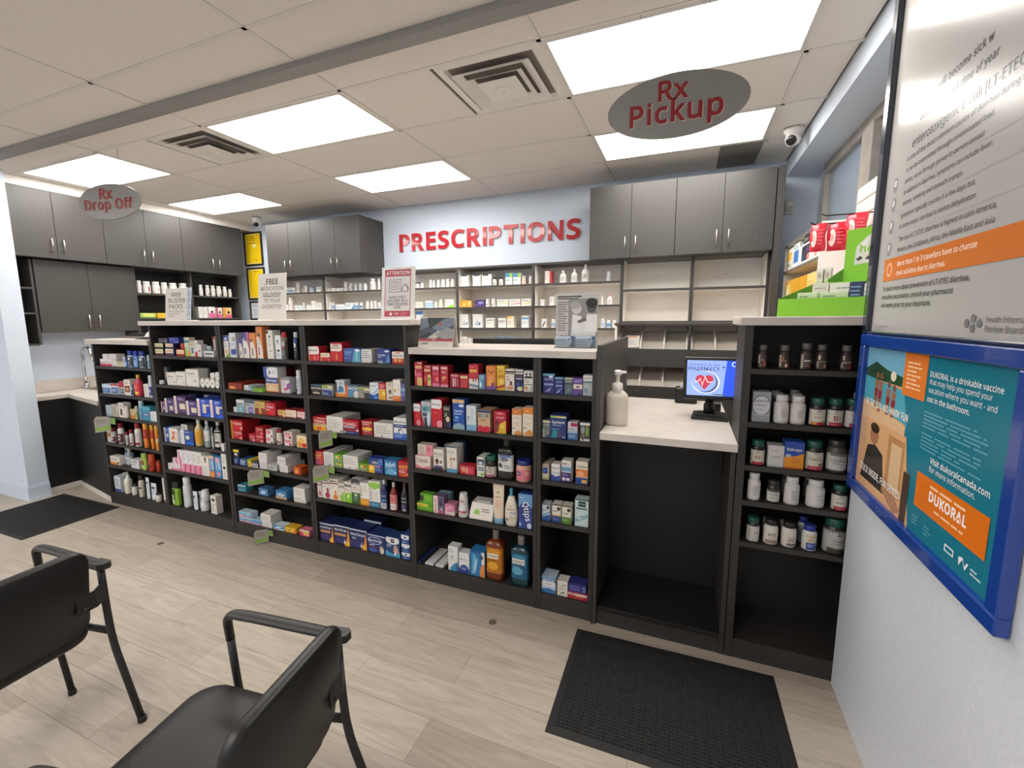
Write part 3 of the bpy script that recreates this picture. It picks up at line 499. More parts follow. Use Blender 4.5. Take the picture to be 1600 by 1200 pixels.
DATA = r'''
@A|0|top shelf of low bay by sink
-2.8686 -2.7761 1.2800 0.0600 0.020 0.070|x|#e6dfdc;r0,0,1,.35,#d2375f;tGravol,.5,.62,.8,#335|white and magenta carton at front left|
-2.7668 -2.6980 1.2800 0.0609 0.020 0.070|x|#e6dfdc;r0,0,1,.35,#d2375f;tGravol,.5,.62,.8,#335|white and magenta carton beside its twin|
-2.6945 -2.6241 1.2800 0.0568 0.020 0.060|x|#dcd5cf;l.1,.2,.9,.85,6,#999|blank white carton turned backwards|
-2.8240 -2.7453 1.3414 0.0438 0.020 0.070|x|#ddd6d2;l.1,.2,.9,.8,4,#aaa|plain white carton stacked on magenta|
-2.7281 -2.6228 1.3414 0.0449 0.020 0.070|x|#ddd6d2;l.1,.2,.9,.8,4,#aaa|wider plain white carton stacked on magenta|
-2.6190 -2.5371 1.2800 0.0438 0.020 0.070|x|#d9d0b6;l.15,.3,.85,.75,3,#665;r.15,.8,.85,.92,#8a7f66|small cream carton|
-2.5302 -2.5053 1.2800 0.0874 0.020 0.060|x|#ccd4d8;r0,.5,1,.8,#8fa6b8|thin pale white carton|
-2.4998 -2.4738 1.2800 0.0852 0.015 0.013|bk|#4f6fae,#2a3f86,#8fb0d8,.15,.55;l.1,.2,.9,.8,4,#234|small blue bottle beside the thin carton|lotion_bottle
-2.4621 -2.4053 1.2800 0.1430 0.015 0.028|bk|#9fb4c8,#1f3a9a,#39424f,.08,.62;e.5,.8,.3,.12,#e8ecf4;l.2,.1,.8,.5,5,#aab|blue capped clear bottle with dark label|lotion_bottle
-2.3782 -2.3297 1.2800 0.1409 0.015 0.024|bk|#5d86c4,#1f3aa8,#7ea4da,.08,.62;e.5,.8,.3,.12,#1c2c66;l.2,.1,.8,.5,5,#dfe8f6|blue capped bottle with blue label|lotion_bottle
-2.3067 -2.2438 1.2800 0.1390 0.015 0.031|bk|#a9b6c4,#22398f,#3c434e,.08,.62;e.5,.8,.3,.12,#e8ecf4;l.2,.1,.8,.5,5,#aab|rightmost blue capped bottle with dark label|lotion_bottle
-2.1945 -2.1735 1.2800 0.1130 0.015 0.021|bc|#c3d2dc,#a8c4d4,#8fb2c8,.1,.6;l.1,.1,.9,.9,5,#345|pale blue spray bottle|spray_bottle
@A|1|second shelf of low bay by sink
-2.8863 -2.7655 1.0320 0.0837 0.020 0.070|x|#cfdbe6;r.05,.08,.95,.62,#2f5f9e;l.15,.2,.85,.5,4,#cfe0f0;r0,.85,1,1,#b9cfe2|square white and blue carton at left end|
-2.7581 -2.6512 1.0320 0.0921 0.020 0.070|x|#c9cdd6;r.05,.1,.95,.65,#3a5a94;r0,.82,1,1,#b0413c;l.15,.25,.85,.5,3,#dde6f2|square blue carton with red top edge|
-2.6500 -2.5830 1.0320 0.1161 0.030 0.070|x|#c8c4c0;r0,.55,1,1,#a82330;r.1,.08,.9,.45,#3f5a80;l.2,.15,.8,.4,3,#cdd|red and white carton|
-2.5556 -2.4724 1.0320 0.1377 0.020 0.070|x|#e2ddd4;r.08,.2,.92,.62,#7a3a22;e.5,.4,.2,.1,#d9a070;l.15,.72,.85,.9,2,#555|tall white carton with brown picture|
-2.4712 -2.4499 1.0320 0.0958 0.015 0.023|bp|#b9c4d2,#8ea2b8,#3a5896,.1,.55;e.5,.6,.25,.2,#e8eef4|blue and white round bottle|pill_bottle
-2.4238 -2.3529 1.0320 0.1842 0.015 0.057|bs|#cf4a64,#e2a91c,#d8324a,.08,.62;e.3,.2,.25,.14,#eec22a;e.7,.14,.25,.12,#f0d23c;l.2,.5,.8,.8,3,#f4c0c8|pink bottle with yellow cap|syrup_bottle
-2.2869 -2.2228 1.0320 0.1120 0.020 0.070|x|#e2ddd8;l.2,.15,.8,.9,7,#998|narrow white carton|
-2.2147 -2.1850 1.0320 0.1872 0.015 0.030|bc|#ccd2de,#e4e6ea,#3d4a8e,.1,.5;e.5,.5,.3,.2,#c8d2e8|white and blue spray can at right end|spray_can
@A|2|third shelf of low bay by sink
-2.8752 -2.8310 0.8260 0.0981 0.020 0.070|x|#9fb0b8;r.1,.3,.9,.9,#c2ccd2;l.2,.4,.8,.8,3,#456|small grey-blue carton, left of two|
-2.8282 -2.7884 0.8260 0.0995 0.020 0.070|x|#9fb0b8;r.1,.3,.9,.9,#c2ccd2;l.2,.4,.8,.8,3,#456|small grey-blue carton, right of two|
-2.7806 -2.6878 0.8260 0.1110 0.020 0.070|x|#b9b0a2;l.1,.2,.9,.85,5,#665|grey and cream carton|
-2.6819 -2.6067 0.8260 0.1305 0.020 0.060|x|#ded8ce;r.3,.15,.7,.6,#4a2a1c;l.2,.7,.8,.9,2,#765|white carton with dark bottle picture|
-2.6055 -2.5681 0.8260 0.1023 0.015 0.038|bp|#dcd9d4,#e4e2de,#e8e4de,.15,.6;l.15,.2,.85,.8,4,#999|white pill bottle|pill_bottle
-2.5168 -2.4544 0.8260 0.0862 0.020 0.060|x|#d6b892;r0,0,1,.4,#c67a3a;l.15,.5,.85,.9,3,#764|cream and orange carton|
-2.4480 -2.4232 0.8260 0.1157 0.015 0.025|bp|#d2cfae,#dedccc,#a3b45c,.15,.6;l.15,.2,.85,.8,3,#564|small cream bottle with green label|pill_bottle
-2.3916 -2.3530 0.8260 0.1694 0.015 0.039|bc|#8fb2cc,#b3ccdc,#5f97bd,.08,.6;l.15,.3,.85,.8,4,#dde|tall pale blue bottle|lotion_bottle
-2.3382 -2.2374 0.8260 0.1234 0.020 0.050|x|#3f8fa8;r0,.75,1,1,#4fa3b8;r.08,.3,.92,.55,#2f4d88;l.15,.34,.85,.5,2,#dde|teal pouch pack|
-2.2361 -2.1537 0.8260 0.0842 0.020 0.070|x|#e0dedb;r0,0,1,.25,#cbd7dc;l.15,.35,.85,.85,4,#99a|white square carton at right end|
@A|3|fourth shelf of low bay by sink
-2.9070 -2.8552 0.5790 0.1087 0.020 0.060|x|#d6cfc6;r0,.45,1,.8,#c98a52;l.2,.1,.8,.4,3,#888|slim white and orange carton|
-2.8540 -2.8101 0.5790 0.1311 0.015 0.044|bj|#ddd8d4,#8c1f2a,#6b1f2c,.08,.42;e.5,.6,.4,.3,#e8e0da|low white bottle with maroon cap|supplement_bottle
-2.7443 -2.6960 0.5790 0.1857 0.015 0.048|bp|#e2deda,#8c1f2a,#5d2028,.06,.5;e.5,.55,.42,.3,#e9e4de;l.3,.5,.7,.6,1,#333|white bottle with maroon cap and label|supplement_bottle
-2.6301 -2.6069 0.5790 0.1160 0.015 0.023|bp|#dad5d2,#8c1f2a,#b9b2b0,.1,.55;l.15,.2,.85,.8,4,#855|small white bottle with maroon cap|supplement_bottle
-2.5778 -2.5442 0.5790 0.1422 0.015 0.034|bp|#dad5d2,#8c1f2a,#c6c0be,.1,.5;l.15,.3,.85,.8,4,#855;r0,0,1,.2,#7a2430|white bottle with maroon cap and lined label|supplement_bottle
-2.5007 -2.4475 0.5790 0.2068 0.015 0.053|bp|#e2deda,#8c1f2a,#cfc9c4,.06,.6;l.15,.4,.85,.85,4,#667;r0,0,1,.22,#8c2434|tallest white bottle with maroon cap|supplement_bottle
-2.3761 -2.3298 0.5790 0.2164 0.015 0.046|bc|#d9772a,#e9a63a,#a33024,.3,.75;tVITAMIN C,.5,.6,.8,#f0d9a0;r0,0,1,.2,#e0912c|orange bottle with red label|supplement_bottle
-2.2691 -2.2408 0.5790 0.2156 0.015 0.028|bc|#df8128,#ecb04a,#b5402c,.3,.75;r0,0,1,.3,#eab23c|second orange bottle with red label|supplement_bottle
-2.2097 -2.1788 0.5790 0.2173 0.015 0.032|bc|#e29a34,#eeb84e,#dc8a2a,.3,.75;l.15,.3,.85,.7,3,#843|light orange bottle|supplement_bottle
-2.1776 -2.1531 0.5790 0.1002 0.000 0.026|bp|#e3a85a,#e8dccb,#d98a3a,.15,.6;l.2,.3,.8,.7,2,#843|tiny orange bottle in front at right end|supplement_bottle
@A|4|fifth shelf of low bay by sink
-2.9070 -2.7623 0.3710 0.0759 0.020 0.060|x|#e0dbd2;r0,0,.8,.32,#d98b3f;l.1,.45,.9,.85,4,#876;e.85,.25,.08,.14,#344|white and orange soap carton|
-2.8118 -2.7767 0.3710 0.1482 0.082 0.028|bs|#3e4852,#dfe1e2,#8ea4b4,.1,.5;l.15,.2,.85,.8,4,#234|dark clear bottle with white cap|syrup_bottle
-2.7305 -2.6581 0.3710 0.1624 0.040 0.058|bs|#7d8a94,#e1e1e0,#b9c2c8,.1,.5;l.15,.2,.85,.8,4,#345|wide clear bottle with white cap|antiseptic_bottle
-2.5952 -2.4809 0.3710 0.0795 0.020 0.060|x|#d6d4d0;l.15,.3,.85,.7,3,#778;r.15,.75,.85,.85,#556|white carton lying on its side|
-2.4431 -2.3802 0.3710 0.1514 0.015 0.031|bk|#8fae4a,#9cba58,#a9c35e,.1,.7;e.5,.6,.3,.25,#7d2f2a;l.2,.15,.8,.35,2,#efe|green bottle|body_wash_bottle
-2.3531 -2.2992 0.3710 0.1513 0.015 0.054|bj|#c2442c,#c9542e,#b33322,.1,.62;e.25,.5,.2,.3,#e0a13c;e.6,.4,.22,.25,#2a1a18|orange-red round jar|gummy_jar
-2.2665 -2.2315 0.3710 0.0982 0.030 0.035|bj|#c24a30,#a83a28,#b33322,.1,.62;e.4,.5,.3,.25,#2a1a18|small orange-red jar at right end|gummy_jar
@A|5|lowest shelf of low bay by sink
-2.8860 -2.7944 0.1100 0.1473 0.020 0.080|x|#ccd0d6;r0,0,1,.2,#3c4f8e;l.15,.35,.85,.85,5,#889|white carton with blue foot|
-2.7465 -2.6886 0.1100 0.2081 0.015 0.058|bu|#e2dfd2,#e6e6e2,#dcd8c6,.08,.66;p#7d9a3c,.4,.2,.55,.6,.7,.9,.6,.4;l.15,.1,.85,.25,2,#898|cream pump bottle with green drawing|lotion_bottle
-2.6389 -2.5921 0.1100 0.1019 0.015 0.047|bj|#d4d0ca,#3a3836,#dcd8d2,.1,.5;l.15,.2,.85,.8,3,#888|low white jar with dark lid|cream_jar
-2.5322 -2.4855 0.1100 0.1990 0.015 0.047|bp|#d2cbc0,#2f2d2c,#c9c1b4,.08,.7;r0,.5,1,.62,#3c3c40;l.15,.15,.85,.4,3,#777|cream bottle with dark cap|lotion_bottle
-2.4216 -2.3755 0.1100 0.1927 0.015 0.023|bt|#d3d8de,#c9ced4,#dfe2e6,.3,.8;r.1,.75,.9,.9,#54749a;l.15,.2,.85,.6,4,#89a|white cream tube|cream_tube
-2.3637 -2.2911 0.1100 0.1490 0.015 0.036|bt|#d3d8de,#c9ced4,#dfe2e6,.3,.8;r.1,.7,.9,.88,#38445a;l.15,.2,.85,.6,4,#89a|wider white cream tube|cream_tube
-2.2707 -2.2267 0.1100 0.0782 0.000 0.044|bj|#dcd8d0,#2e2a2a,#d4cec4,.1,.5;l.2,.3,.8,.7,2,#877|small squat jar with dark lid|cream_jar
-2.1813 -2.1469 0.1100 0.2212 0.020 0.050|x|#ddd9d2;l.3,.2,.7,.9,6,#999;r0,0,1,.12,#8a5a44|slim tall white carton at right end|
@B1|0|top shelf under the blister pack sign
-2.0770 -1.9720 1.3930 0.0552 0.020 0.100|x|#2a2422;r.03,.3,.97,.92,#e3d6b4;tNicoderm,.5,.62,.75,#6a8a2c;r.03,.04,.97,.14,#7a2b24|dark carton with cream logo panel, lower left|
-1.9451 -1.8378 1.3930 0.0578 0.020 0.100|x|#232a4e;r.0,.35,.9,.95,#e3d3b4;tNicoderm,.45,.64,.7,#9a3b24;r.03,.06,.9,.16,#8a3030|navy carton with cream logo panel, lower row|
-1.8111 -1.7151 1.3930 0.0532 0.020 0.100|x|#b52a2e;r.03,.35,.97,.92,#ecd9a8;tNicoderm,.5,.64,.75,#9a3b24|red carton with cream logo panel|
-2.0770 -1.9657 1.4487 0.0446 0.020 0.100|x|#2a2422;r.03,.3,.97,.92,#e3d6b4;tNicoderm,.5,.62,.75,#6a8a2c|dark carton with cream logo panel, upper left|
-1.9367 -1.8318 1.4513 0.0419 0.020 0.100|x|#232a4e;r.0,.3,.85,.92,#e3d3b4;tNicoderm,.43,.6,.65,#9a3b24|navy carton with cream logo panel, upper row|
-2.0210 -1.9078 1.4939 0.0386 0.020 0.080|x|#3a3a3c;e.85,.5,.12,.35,#777;l.1,.2,.6,.8,3,#667|black carton on top of the dark stack|
-1.8875 -1.7688 1.4944 0.0450 0.020 0.080|x|#24358c;l.1,.5,.9,.8,2,#8090d0;r.6,.1,.9,.3,#7a86c8|blue carton on top of the navy stack|
-1.7845 -1.7418 1.4467 0.0472 0.040 0.060|x|#b02530;l.2,.2,.8,.9,5,#d98|red carton standing on the red carton|
-1.7046 -1.6471 1.3930 0.1479 0.020 0.050|x|#d9d6c4;r0,.72,1,.86,#2f7f86;p#7ba83c,0,0,.5,0,.2,.5,0,.55;p#d6b23c,.5,0,1,0,1,.3,.4,.5;l.2,.88,.8,.97,1,#345;r.5,.3,.9,.68,#a8c8a0|tall carton with teal and green stripes|
-1.6408 -1.5923 1.3930 0.1212 0.020 0.050|x|#d6cdb2;r.3,.2,.8,.6,#4a86a4;l.1,.7,.9,.95,2,#765|cream carton with blue square|
-1.5877 -1.5517 1.3930 0.1272 0.020 0.050|x|#dedad6;p#c8354a,0,0,1,0,.8,.35,.2,.3;l.2,.5,.8,.9,4,#988|white carton with red swirl|
-1.5505 -1.5127 1.3930 0.0951 0.020 0.050|x|#e0ddd9;l.2,.2,.8,.9,5,#aaa;r.2,.45,.8,.55,#666|slim white carton|
-1.4868 -1.3749 1.3930 0.0462 0.020 0.100|x|#d6d8d8;r.1,.45,.9,.7,#3a4248;l.1,.1,.7,.35,2,#889|low white box with black writing|
-1.4543 -1.4150 1.4397 0.0373 0.015 0.039|bj|#b9c8d2,#c8d4da,#8fa8b8,.1,.5;r.2,.3,.7,.7,#445|pale round tub on the low white box|cream_jar
-1.5163 -1.4880 1.3930 0.1524 0.120 0.050|x|#d9d4d0;r0,.85,1,1,#b0513c;r0,.4,.3,.8,#a83a3a|tall white and red carton at the back|
@B1|1|second shelf under the blister pack sign
-2.0765 -2.0332 1.1530 0.0322 0.015 0.043|bj|#d5d5d4,#dadada,-,.1,.5|small oval white case|pill_case
-1.9637 -1.8477 1.1530 0.1032 0.020 0.100|x|#dedad2;l.1,.62,.8,.75,1,#555;l.1,.5,.7,.58,1,#999;e.8,.25,.1,.08,#bbb5aa|white support carton, left of three|
-1.8417 -1.7340 1.1530 0.1121 0.020 0.100|x|#dedad2;l.1,.62,.8,.75,1,#555;l.1,.5,.7,.58,1,#999;e.8,.25,.1,.08,#bbb5aa|white support carton, middle of three|
-1.7245 -1.5750 1.1530 0.1384 0.020 0.080|x|#dfdbd3;l.1,.7,.8,.8,1,#555;l.1,.6,.7,.66,2,#999;e.7,.35,.12,.08,#bbb5aa|largest white support carton at front|
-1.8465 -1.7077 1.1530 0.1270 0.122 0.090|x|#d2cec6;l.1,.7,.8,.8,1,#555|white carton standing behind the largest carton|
-1.5517 -1.5008 1.1530 0.0744 0.015 0.050|br|#e0ddd6|first lower gauze roll from left|gauze_roll
-1.4967 -1.4424 1.1530 0.0748 0.015 0.050|br|#e0ddd6|second lower gauze roll from left|gauze_roll
-1.4404 -1.3887 1.1530 0.0752 0.015 0.050|br|#e0ddd6|third lower gauze roll from left|gauze_roll
-1.3817 -1.3365 1.1530 0.0628 0.015 0.050|br|#dad7d0|fourth lower gauze roll from left|gauze_roll
-1.4318 -1.3803 1.2287 0.0461 0.015 0.050|br|#e0ddd6|first upper gauze roll from left|gauze_roll
-1.3729 -1.3279 1.2163 0.0662 0.015 0.050|br|#e0ddd6|second upper gauze roll from left|gauze_roll
-2.0578 -2.0169 1.1530 0.1408 0.060 0.030|x|#39404a;r.05,.1,.95,.9,#5c6670;e.4,.5,.2,.25,#b9a48c|dark photo carton behind the white cartons|
@B1|2|third shelf under the blister pack sign
-2.0770 -2.0266 0.9190 0.0899 0.020 0.060|x|#4b3a72;r0,0,.24,1,#e9e2dc;tBAND-AID,.12,.5,.8,#c82a3a,90;r.5,.25,.85,.55,#cfc0b0;l.35,.75,.9,.92,2,#c8b8d8|small purple bandage box at left end|bandage_box
-2.0253 -1.9053 0.9190 0.1188 0.020 0.060|x|#4b3a72;r0,0,.2,1,#e9e2dc;tBAND-AID,.1,.5,.75,#c82a3a,90;r.48,.2,.85,.5,#d6c9b4;l.35,.72,.8,.85,2,#d8c8e8|second purple bandage box|bandage_box
-1.9041 -1.7601 0.9190 0.1452 0.020 0.070|x|#523a66;r0,0,.2,1,#e9e2dc;tBAND-AID,.1,.5,.75,#c82a3a,90;r.45,.28,.92,.6,#ddd2bc;l.35,.78,.9,.92,2,#d8c8e8|tallest purple bandage box|bandage_box
-1.7571 -1.6277 0.9190 0.1142 0.020 0.060|x|#523f78;r0,0,.22,1,#e9e2dc;tBAND-AID,.11,.5,.75,#c82a3a,90;r.45,.2,.92,.55,#ddd2bc;l.35,.75,.9,.9,2,#d8c8e8|purple bandage box beside the blue boxes|bandage_box
-1.6236 -1.4755 0.9190 0.1411 0.020 0.080|x|#2348b4;r0,0,.2,1,#e9e2dc;tBAND-AID,.1,.5,.75,#c82a3a,90;p#d8cdb8,.42,.2,.68,.2,.7,.7,.42,.72;r.66,.6,.95,.7,#d8cdb8;l.35,.78,.7,.95,2,#c8d4f0;p#2a6ae8,.35,0,1,0,1,.2,.6,.12|left blue bandage box|bandage_box
-1.4725 -1.3222 0.9190 0.1402 0.020 0.080|x|#2046b0;r0,0,.2,1,#e9e2dc;tBAND-AID,.1,.5,.75,#c82a3a,90;p#d8cdb8,.42,.25,.66,.2,.7,.65,.42,.68;r.66,.55,.95,.65,#d8cdb8;l.35,.76,.75,.95,2,#c8d4f0;p#2a6ae8,.35,0,1,0,1,.2,.6,.12|right blue bandage box|bandage_box
-1.8505 -1.7521 0.9190 0.1523 0.100 0.050|x|#1e2c5c;r.1,.8,.4,.95,#9aa|dark blue box behind the purple boxes|
-1.6751 -1.4768 0.9190 0.1602 0.110 0.060|x|#1b2a66;r.05,.85,.3,.95,#bbb|navy box behind the blue bandage boxes|
@B1|3|fourth shelf under the blister pack sign
-2.0770 -2.0160 0.6670 0.1210 0.020 0.060|x|#2c55a0;r0,0,.28,1,#dfe2e6;tBAND-AID,.14,.5,.7,#b82a3a,90;e.65,.45,.22,.12,#cfd6de;l.4,.75,.9,.9,2,#c8d4f0|slim blue and white bandage box|bandage_box
-2.0147 -1.9021 0.6670 0.1227 0.020 0.070|x|#ddd9d4;p#c8543c,.2,.2,.35,.15,.75,.75,.6,.8;p#d98a5c,.55,.15,.72,.2,.45,.8,.3,.75;r.8,0,1,1,#e6e0da;tBAND-AID,.9,.45,.7,#c23,90|white bandage box with crossed strips|bandage_box
-1.8997 -1.8686 0.6670 0.1106 0.020 0.060|x|#8f979c;l.1,.1,.9,.9,7,#c6ccd0|slim grey carton|
-1.8657 -1.7112 0.6670 0.1193 0.020 0.080|x|#214a94;r0,0,.28,1,#e2e4e6;tBAND-AID,.14,.5,.75,#b82a3a,90;e.55,.5,.16,.15,#e2dccc;l.35,.8,.8,.92,2,#ccd8f0;p#2a6ae0,.3,0,1,0,1,.15,.6,.25|blue bandage box with pale egg shape|bandage_box
-1.8480 -1.6967 0.7868 0.0485 0.020 0.080|x|#2e2a2a;r0,.05,.5,.95,#cfcac6;l.05,.2,.45,.8,2,#444|black and white box on the blue bandage box|
-1.6955 -1.6349 0.6670 0.2218 0.015 0.057|bs|#c9b98a,#d2cec8,#e0a52c,.08,.62;tWITCH HAZEL,.5,.8,.85,#8a3a1c;l.1,.15,.9,.7,6,#b5651c|clear bottle with yellow label|antiseptic_bottle
-1.5855 -1.5295 0.6670 0.2229 0.015 0.045|bs|#93a3a6,#d2cec8,#dcdad4,.25,.62;l.1,.1,.9,.9,7,#777|clear bottle with white label|antiseptic_bottle
-1.4796 -1.4669 0.6670 0.1760 0.010 0.013|bs|#a0a8a8,#dcdad6,#d4d2cc,.1,.6;l.1,.1,.9,.9,5,#778|thin small clear bottle|antiseptic_bottle
-1.4657 -1.4039 0.6670 0.2240 0.015 0.052|bs|#231d1b,#d8d6d2,#d0ccc6,.08,.66;r0,.2,1,.35,#333;l.1,.45,.9,.9,5,#555|dark brown bottle with white cap|antiseptic_bottle
-1.3466 -1.3130 0.6670 0.0639 -0.010 0.050|br|#e0dcd6|white tape roll at right end|gauze_roll
@B1|4|fifth shelf under the blister pack sign
-2.0721 -1.9428 0.4250 0.0526 0.020 0.070|x|#e2dcdc;r.3,.0,1,.35,#d87a9a;l.1,.45,.9,.85,3,#a77|low white and pink carton|test_kit_box
-2.0201 -1.9377 0.4781 0.0497 0.030 0.070|x|#d88aa6;r0,0,.5,1,#e4d6da;l.1,.2,.9,.8,3,#b56|low pink carton on the white one|test_kit_box
-1.9365 -1.8811 0.4250 0.1822 0.020 0.080|x|#e3dcdc;p#cf6a8e,.2,.95,.5,.95,.85,.0,.45,.0;r0,.0,1,.12,#d87a9a;tFIRST,.8,.5,.4,#b34,90|first tall white and pink test box from left|test_kit_box
-1.8786 -1.8189 0.4250 0.1846 0.020 0.080|x|#e3dfe2;r0,0,1,.4,#dc8ca6;p#b8506e,.3,0,.6,0,.8,.4,.5,.4;l.2,.5,.8,.9,4,#99a|second tall white and pink test box from left|test_kit_box
-1.8165 -1.7575 0.4250 0.1868 0.020 0.080|x|#e3dfe2;r0,0,1,.4,#dc8ca6;p#b8506e,.3,0,.6,0,.8,.4,.5,.4;l.2,.5,.8,.9,4,#99a|third tall white and pink test box from left|test_kit_box
-1.7553 -1.6971 0.4250 0.1875 0.020 0.080|x|#e4e0dc;r0,0,1,.4,#dc8ca6;p#b8506e,.3,0,.6,0,.8,.4,.5,.4;l.2,.5,.8,.9,4,#99a|fourth tall white and pink test box from left|test_kit_box
-1.6950 -1.6378 0.4250 0.1867 0.020 0.080|x|#e4dfd4;r0,0,1,.4,#dc8ca6;p#b8506e,.3,0,.6,0,.8,.4,.5,.4;l.2,.5,.8,.9,4,#99a|fifth tall white and pink test box from left|test_kit_box
-1.6366 -1.5551 0.4250 0.1636 0.020 0.080|x|#e2ddd6;p#7a4a4a,.35,.95,.7,.95,.6,.7,.45,.65;l.1,.1,.9,.5,6,#aaa|white box with small brown arrow|test_kit_box
-1.5478 -1.4920 0.4250 0.1773 0.020 0.080|x|#4a86b4;r0,0,1,.28,#e08a4a;r0,.85,1,1,#e0b894;l.15,.35,.5,.8,6,#dde;r.55,.35,.9,.8,#a8c8dc|blue and orange tall box|test_kit_box
-1.4840 -1.4127 0.4250 0.1746 0.020 0.080|x|#4a8ab8;r.3,.1,.8,.3,#dc7ca0;e.5,.85,.35,.12,#e0a0b0;l.15,.35,.5,.75,6,#dde;r.55,.4,.95,.75,#9cc4dc|blue and pink tall box|test_kit_box
-1.4022 -1.3481 0.4250 0.2117 0.020 0.070|x|#e2ded8;e.5,.45,.3,.06,#333;l.2,.6,.8,.9,6,#aaa;l.2,.1,.8,.35,4,#aaa|tall slim white carton at right end|
@B1|5|lowest shelf under the blister pack sign
-2.0655 -1.9826 0.1100 0.2035 0.015 0.041|bk|#8db33c,#1f2220,#7fae34,.05,.75;e.35,.75,.3,.18,#1c2a1c;p#e6ecd8,.1,.05,.4,.0,.5,.5,.3,.6;p#222,.35,.3,.55,.2,.6,.6,.45,.6|green body wash bottle with black cap|body_wash_bottle
-1.9275 -1.8626 0.1100 0.2585 0.015 0.065|bp|#d6d9de,#dfe1e4,#d9dce0,.08,.7;l.25,.1,.75,.9,9,#9aa|tall white lotion bottle|lotion_bottle
-1.8005 -1.7459 0.1100 0.1561 0.015 0.027|bt|#d3dae2,#cfd6de,#dfe4ea,.3,.8;e.35,.75,.25,.12,#223;l.2,.2,.8,.55,3,#89a|white cream tube with black dot|cream_tube
-1.7748 -1.7438 0.1100 0.1497 0.050 0.015|bt|#d0d6dd,#cfd6de,#dfe4ea,.3,.8;e.35,.75,.25,.12,#223|white cream tube behind the jars|cream_tube
-1.7196 -1.6547 0.1100 0.0856 0.015 0.065|bj|#dedfe0,#e4e4e4,#d4d6d8,.1,.5;l.1,.2,.9,.8,3,#99a|lower white cream jar of the pair|cream_jar
-1.7022 -1.6409 0.1961 0.0917 0.015 0.061|bj|#dedfe0,#e4e4e4,#d4d6d8,.1,.5;l.1,.2,.9,.8,3,#99a|upper white cream jar of the pair|cream_jar
-1.5776 -1.5116 0.1100 0.1532 0.020 0.055|x|#dcd6cc;e.5,.78,.3,.09,#444;r.1,.5,.9,.55,#a89878;l.15,.1,.85,.45,5,#999|white carton with small badge|
@B2|0|top shelf under the delivery sign
-1.2570 -1.2049 1.3980 0.1627 0.020 0.060|x|#ddd9d2;r0,.75,1,1,#3c4f94;e.5,.85,.3,.06,#c8d0e8;p#7fae34,.4,0,1,0,1,.22,.7,.18;e.6,.25,.3,.12,#dcae84;l.1,.45,.8,.7,4,#99a|white carton with blue top and green corner|
-1.1913 -1.1235 1.3980 0.1821 0.020 0.060|x|#d3d9e2;r.15,.12,.95,.34,#3e4f9a;e.65,.75,.25,.1,#a8a294;l.1,.45,.9,.6,3,#89a;r.7,.34,.95,.42,#d8a078|white carton with blue square|
-1.0925 -1.0526 1.3980 0.1416 0.020 0.060|x|#5a4a86;p#e4ded2,.0,.0,.95,.0,.8,.55,.5,.75,.1,.75,0,.6;r.25,.12,.5,.35,#667;l.1,.55,.6,.68,3,#99a|short purple carton with white arch|
-1.0499 -0.9869 1.3980 0.1875 0.020 0.070|x|#3f4a96;p#b06a8e,.5,1,1,1,1,.2,.95,.0;p#e4ded2,.0,.0,.95,.0,.9,.4,.6,.7,.3,.78,.0,.7;r.15,.15,.4,.38,#667;e.4,.7,.2,.05,#556|purple carton with white arch|
-0.9832 -0.9173 1.3980 0.1833 0.020 0.070|x|#d98648;p#b8557a,.85,.3,1,.0,1,.6;p#e6dccb,.05,.0,.85,.0,.85,.3,.6,.65,.2,.7,.05,.6;r.3,.1,.5,.4,#877;e.3,.7,.2,.07,#8a4a2c|orange carton with white arch|
-0.9122 -0.8499 1.3980 0.2290 0.020 0.070|x|#d08048;p#b8557a,.85,.2,1,.0,1,.5;p#e6dccb,.05,.0,.9,.0,.88,.3,.6,.6,.2,.7,.05,.65;r.25,.1,.45,.35,#877;e.45,.74,.25,.04,#445;l.1,.4,.6,.62,4,#aaa|tallest orange carton with white arch|
-0.8124 -0.7503 1.3980 0.2022 0.020 0.070|x|#e0dcd4;e.2,.93,.18,.06,#333;e.5,.78,.12,.05,#444;l.3,.64,.8,.7,1,#888;l.3,.4,.8,.6,3,#b8a898;r.35,.26,.75,.3,#b09a7c|tall white carton with script marks|
-0.7300 -0.6763 1.3980 0.1677 0.020 0.060|x|#dde0e2;e.45,.76,.15,.06,#555;l.2,.6,.8,.7,2,#99a;r.25,.32,.75,.4,#334;l.15,.1,.85,.28,3,#9ab|white carton with black square|
-0.6718 -0.6334 1.3980 0.1905 0.015 0.038|bc|#857a70,#b93034,#4d4540,.08,.66;r.1,.72,.9,.98,#cfc8be;tTUBE,.5,.85,.6,#222;r.15,.55,.75,.7,#c85a58;l.1,.1,.9,.5,6,#bbb|dark can with red cap|spray_can
-0.5590 -0.5271 1.3980 0.1901 0.015 0.032|bc|#23262c,#b9c2c8,#23262c,.05,.75;r0,.8,1,1,#2f5a94;e.4,.68,.4,.14,#dfe6ea;l.1,.4,.9,.5,2,#c8d0d4;e.4,.2,.35,.2,#4a4e54|black can with pale cap|spray_can
@B2|1|second shelf under the delivery sign
-1.2443 -1.1023 1.1580 0.0481 0.020 0.200|x|#8c2c1e;r.02,.05,.6,.5,#c8622c;p#e0a04a,.1,.1,.5,.1,.4,.4,.2,.5;l.55,.3,.95,.9,3,#5a1a14|flat red and orange packet lying down|
-1.0805 -0.9809 1.1580 0.0181 0.020 0.100|x|#d2d6d8;l.1,.2,.9,.8,1,#778|lower flat white carton|
-1.0914 -0.9914 1.1766 0.0152 0.030 0.100|x|#d2d6d8;r.5,0,1,1,#7d868a|upper flat white carton|
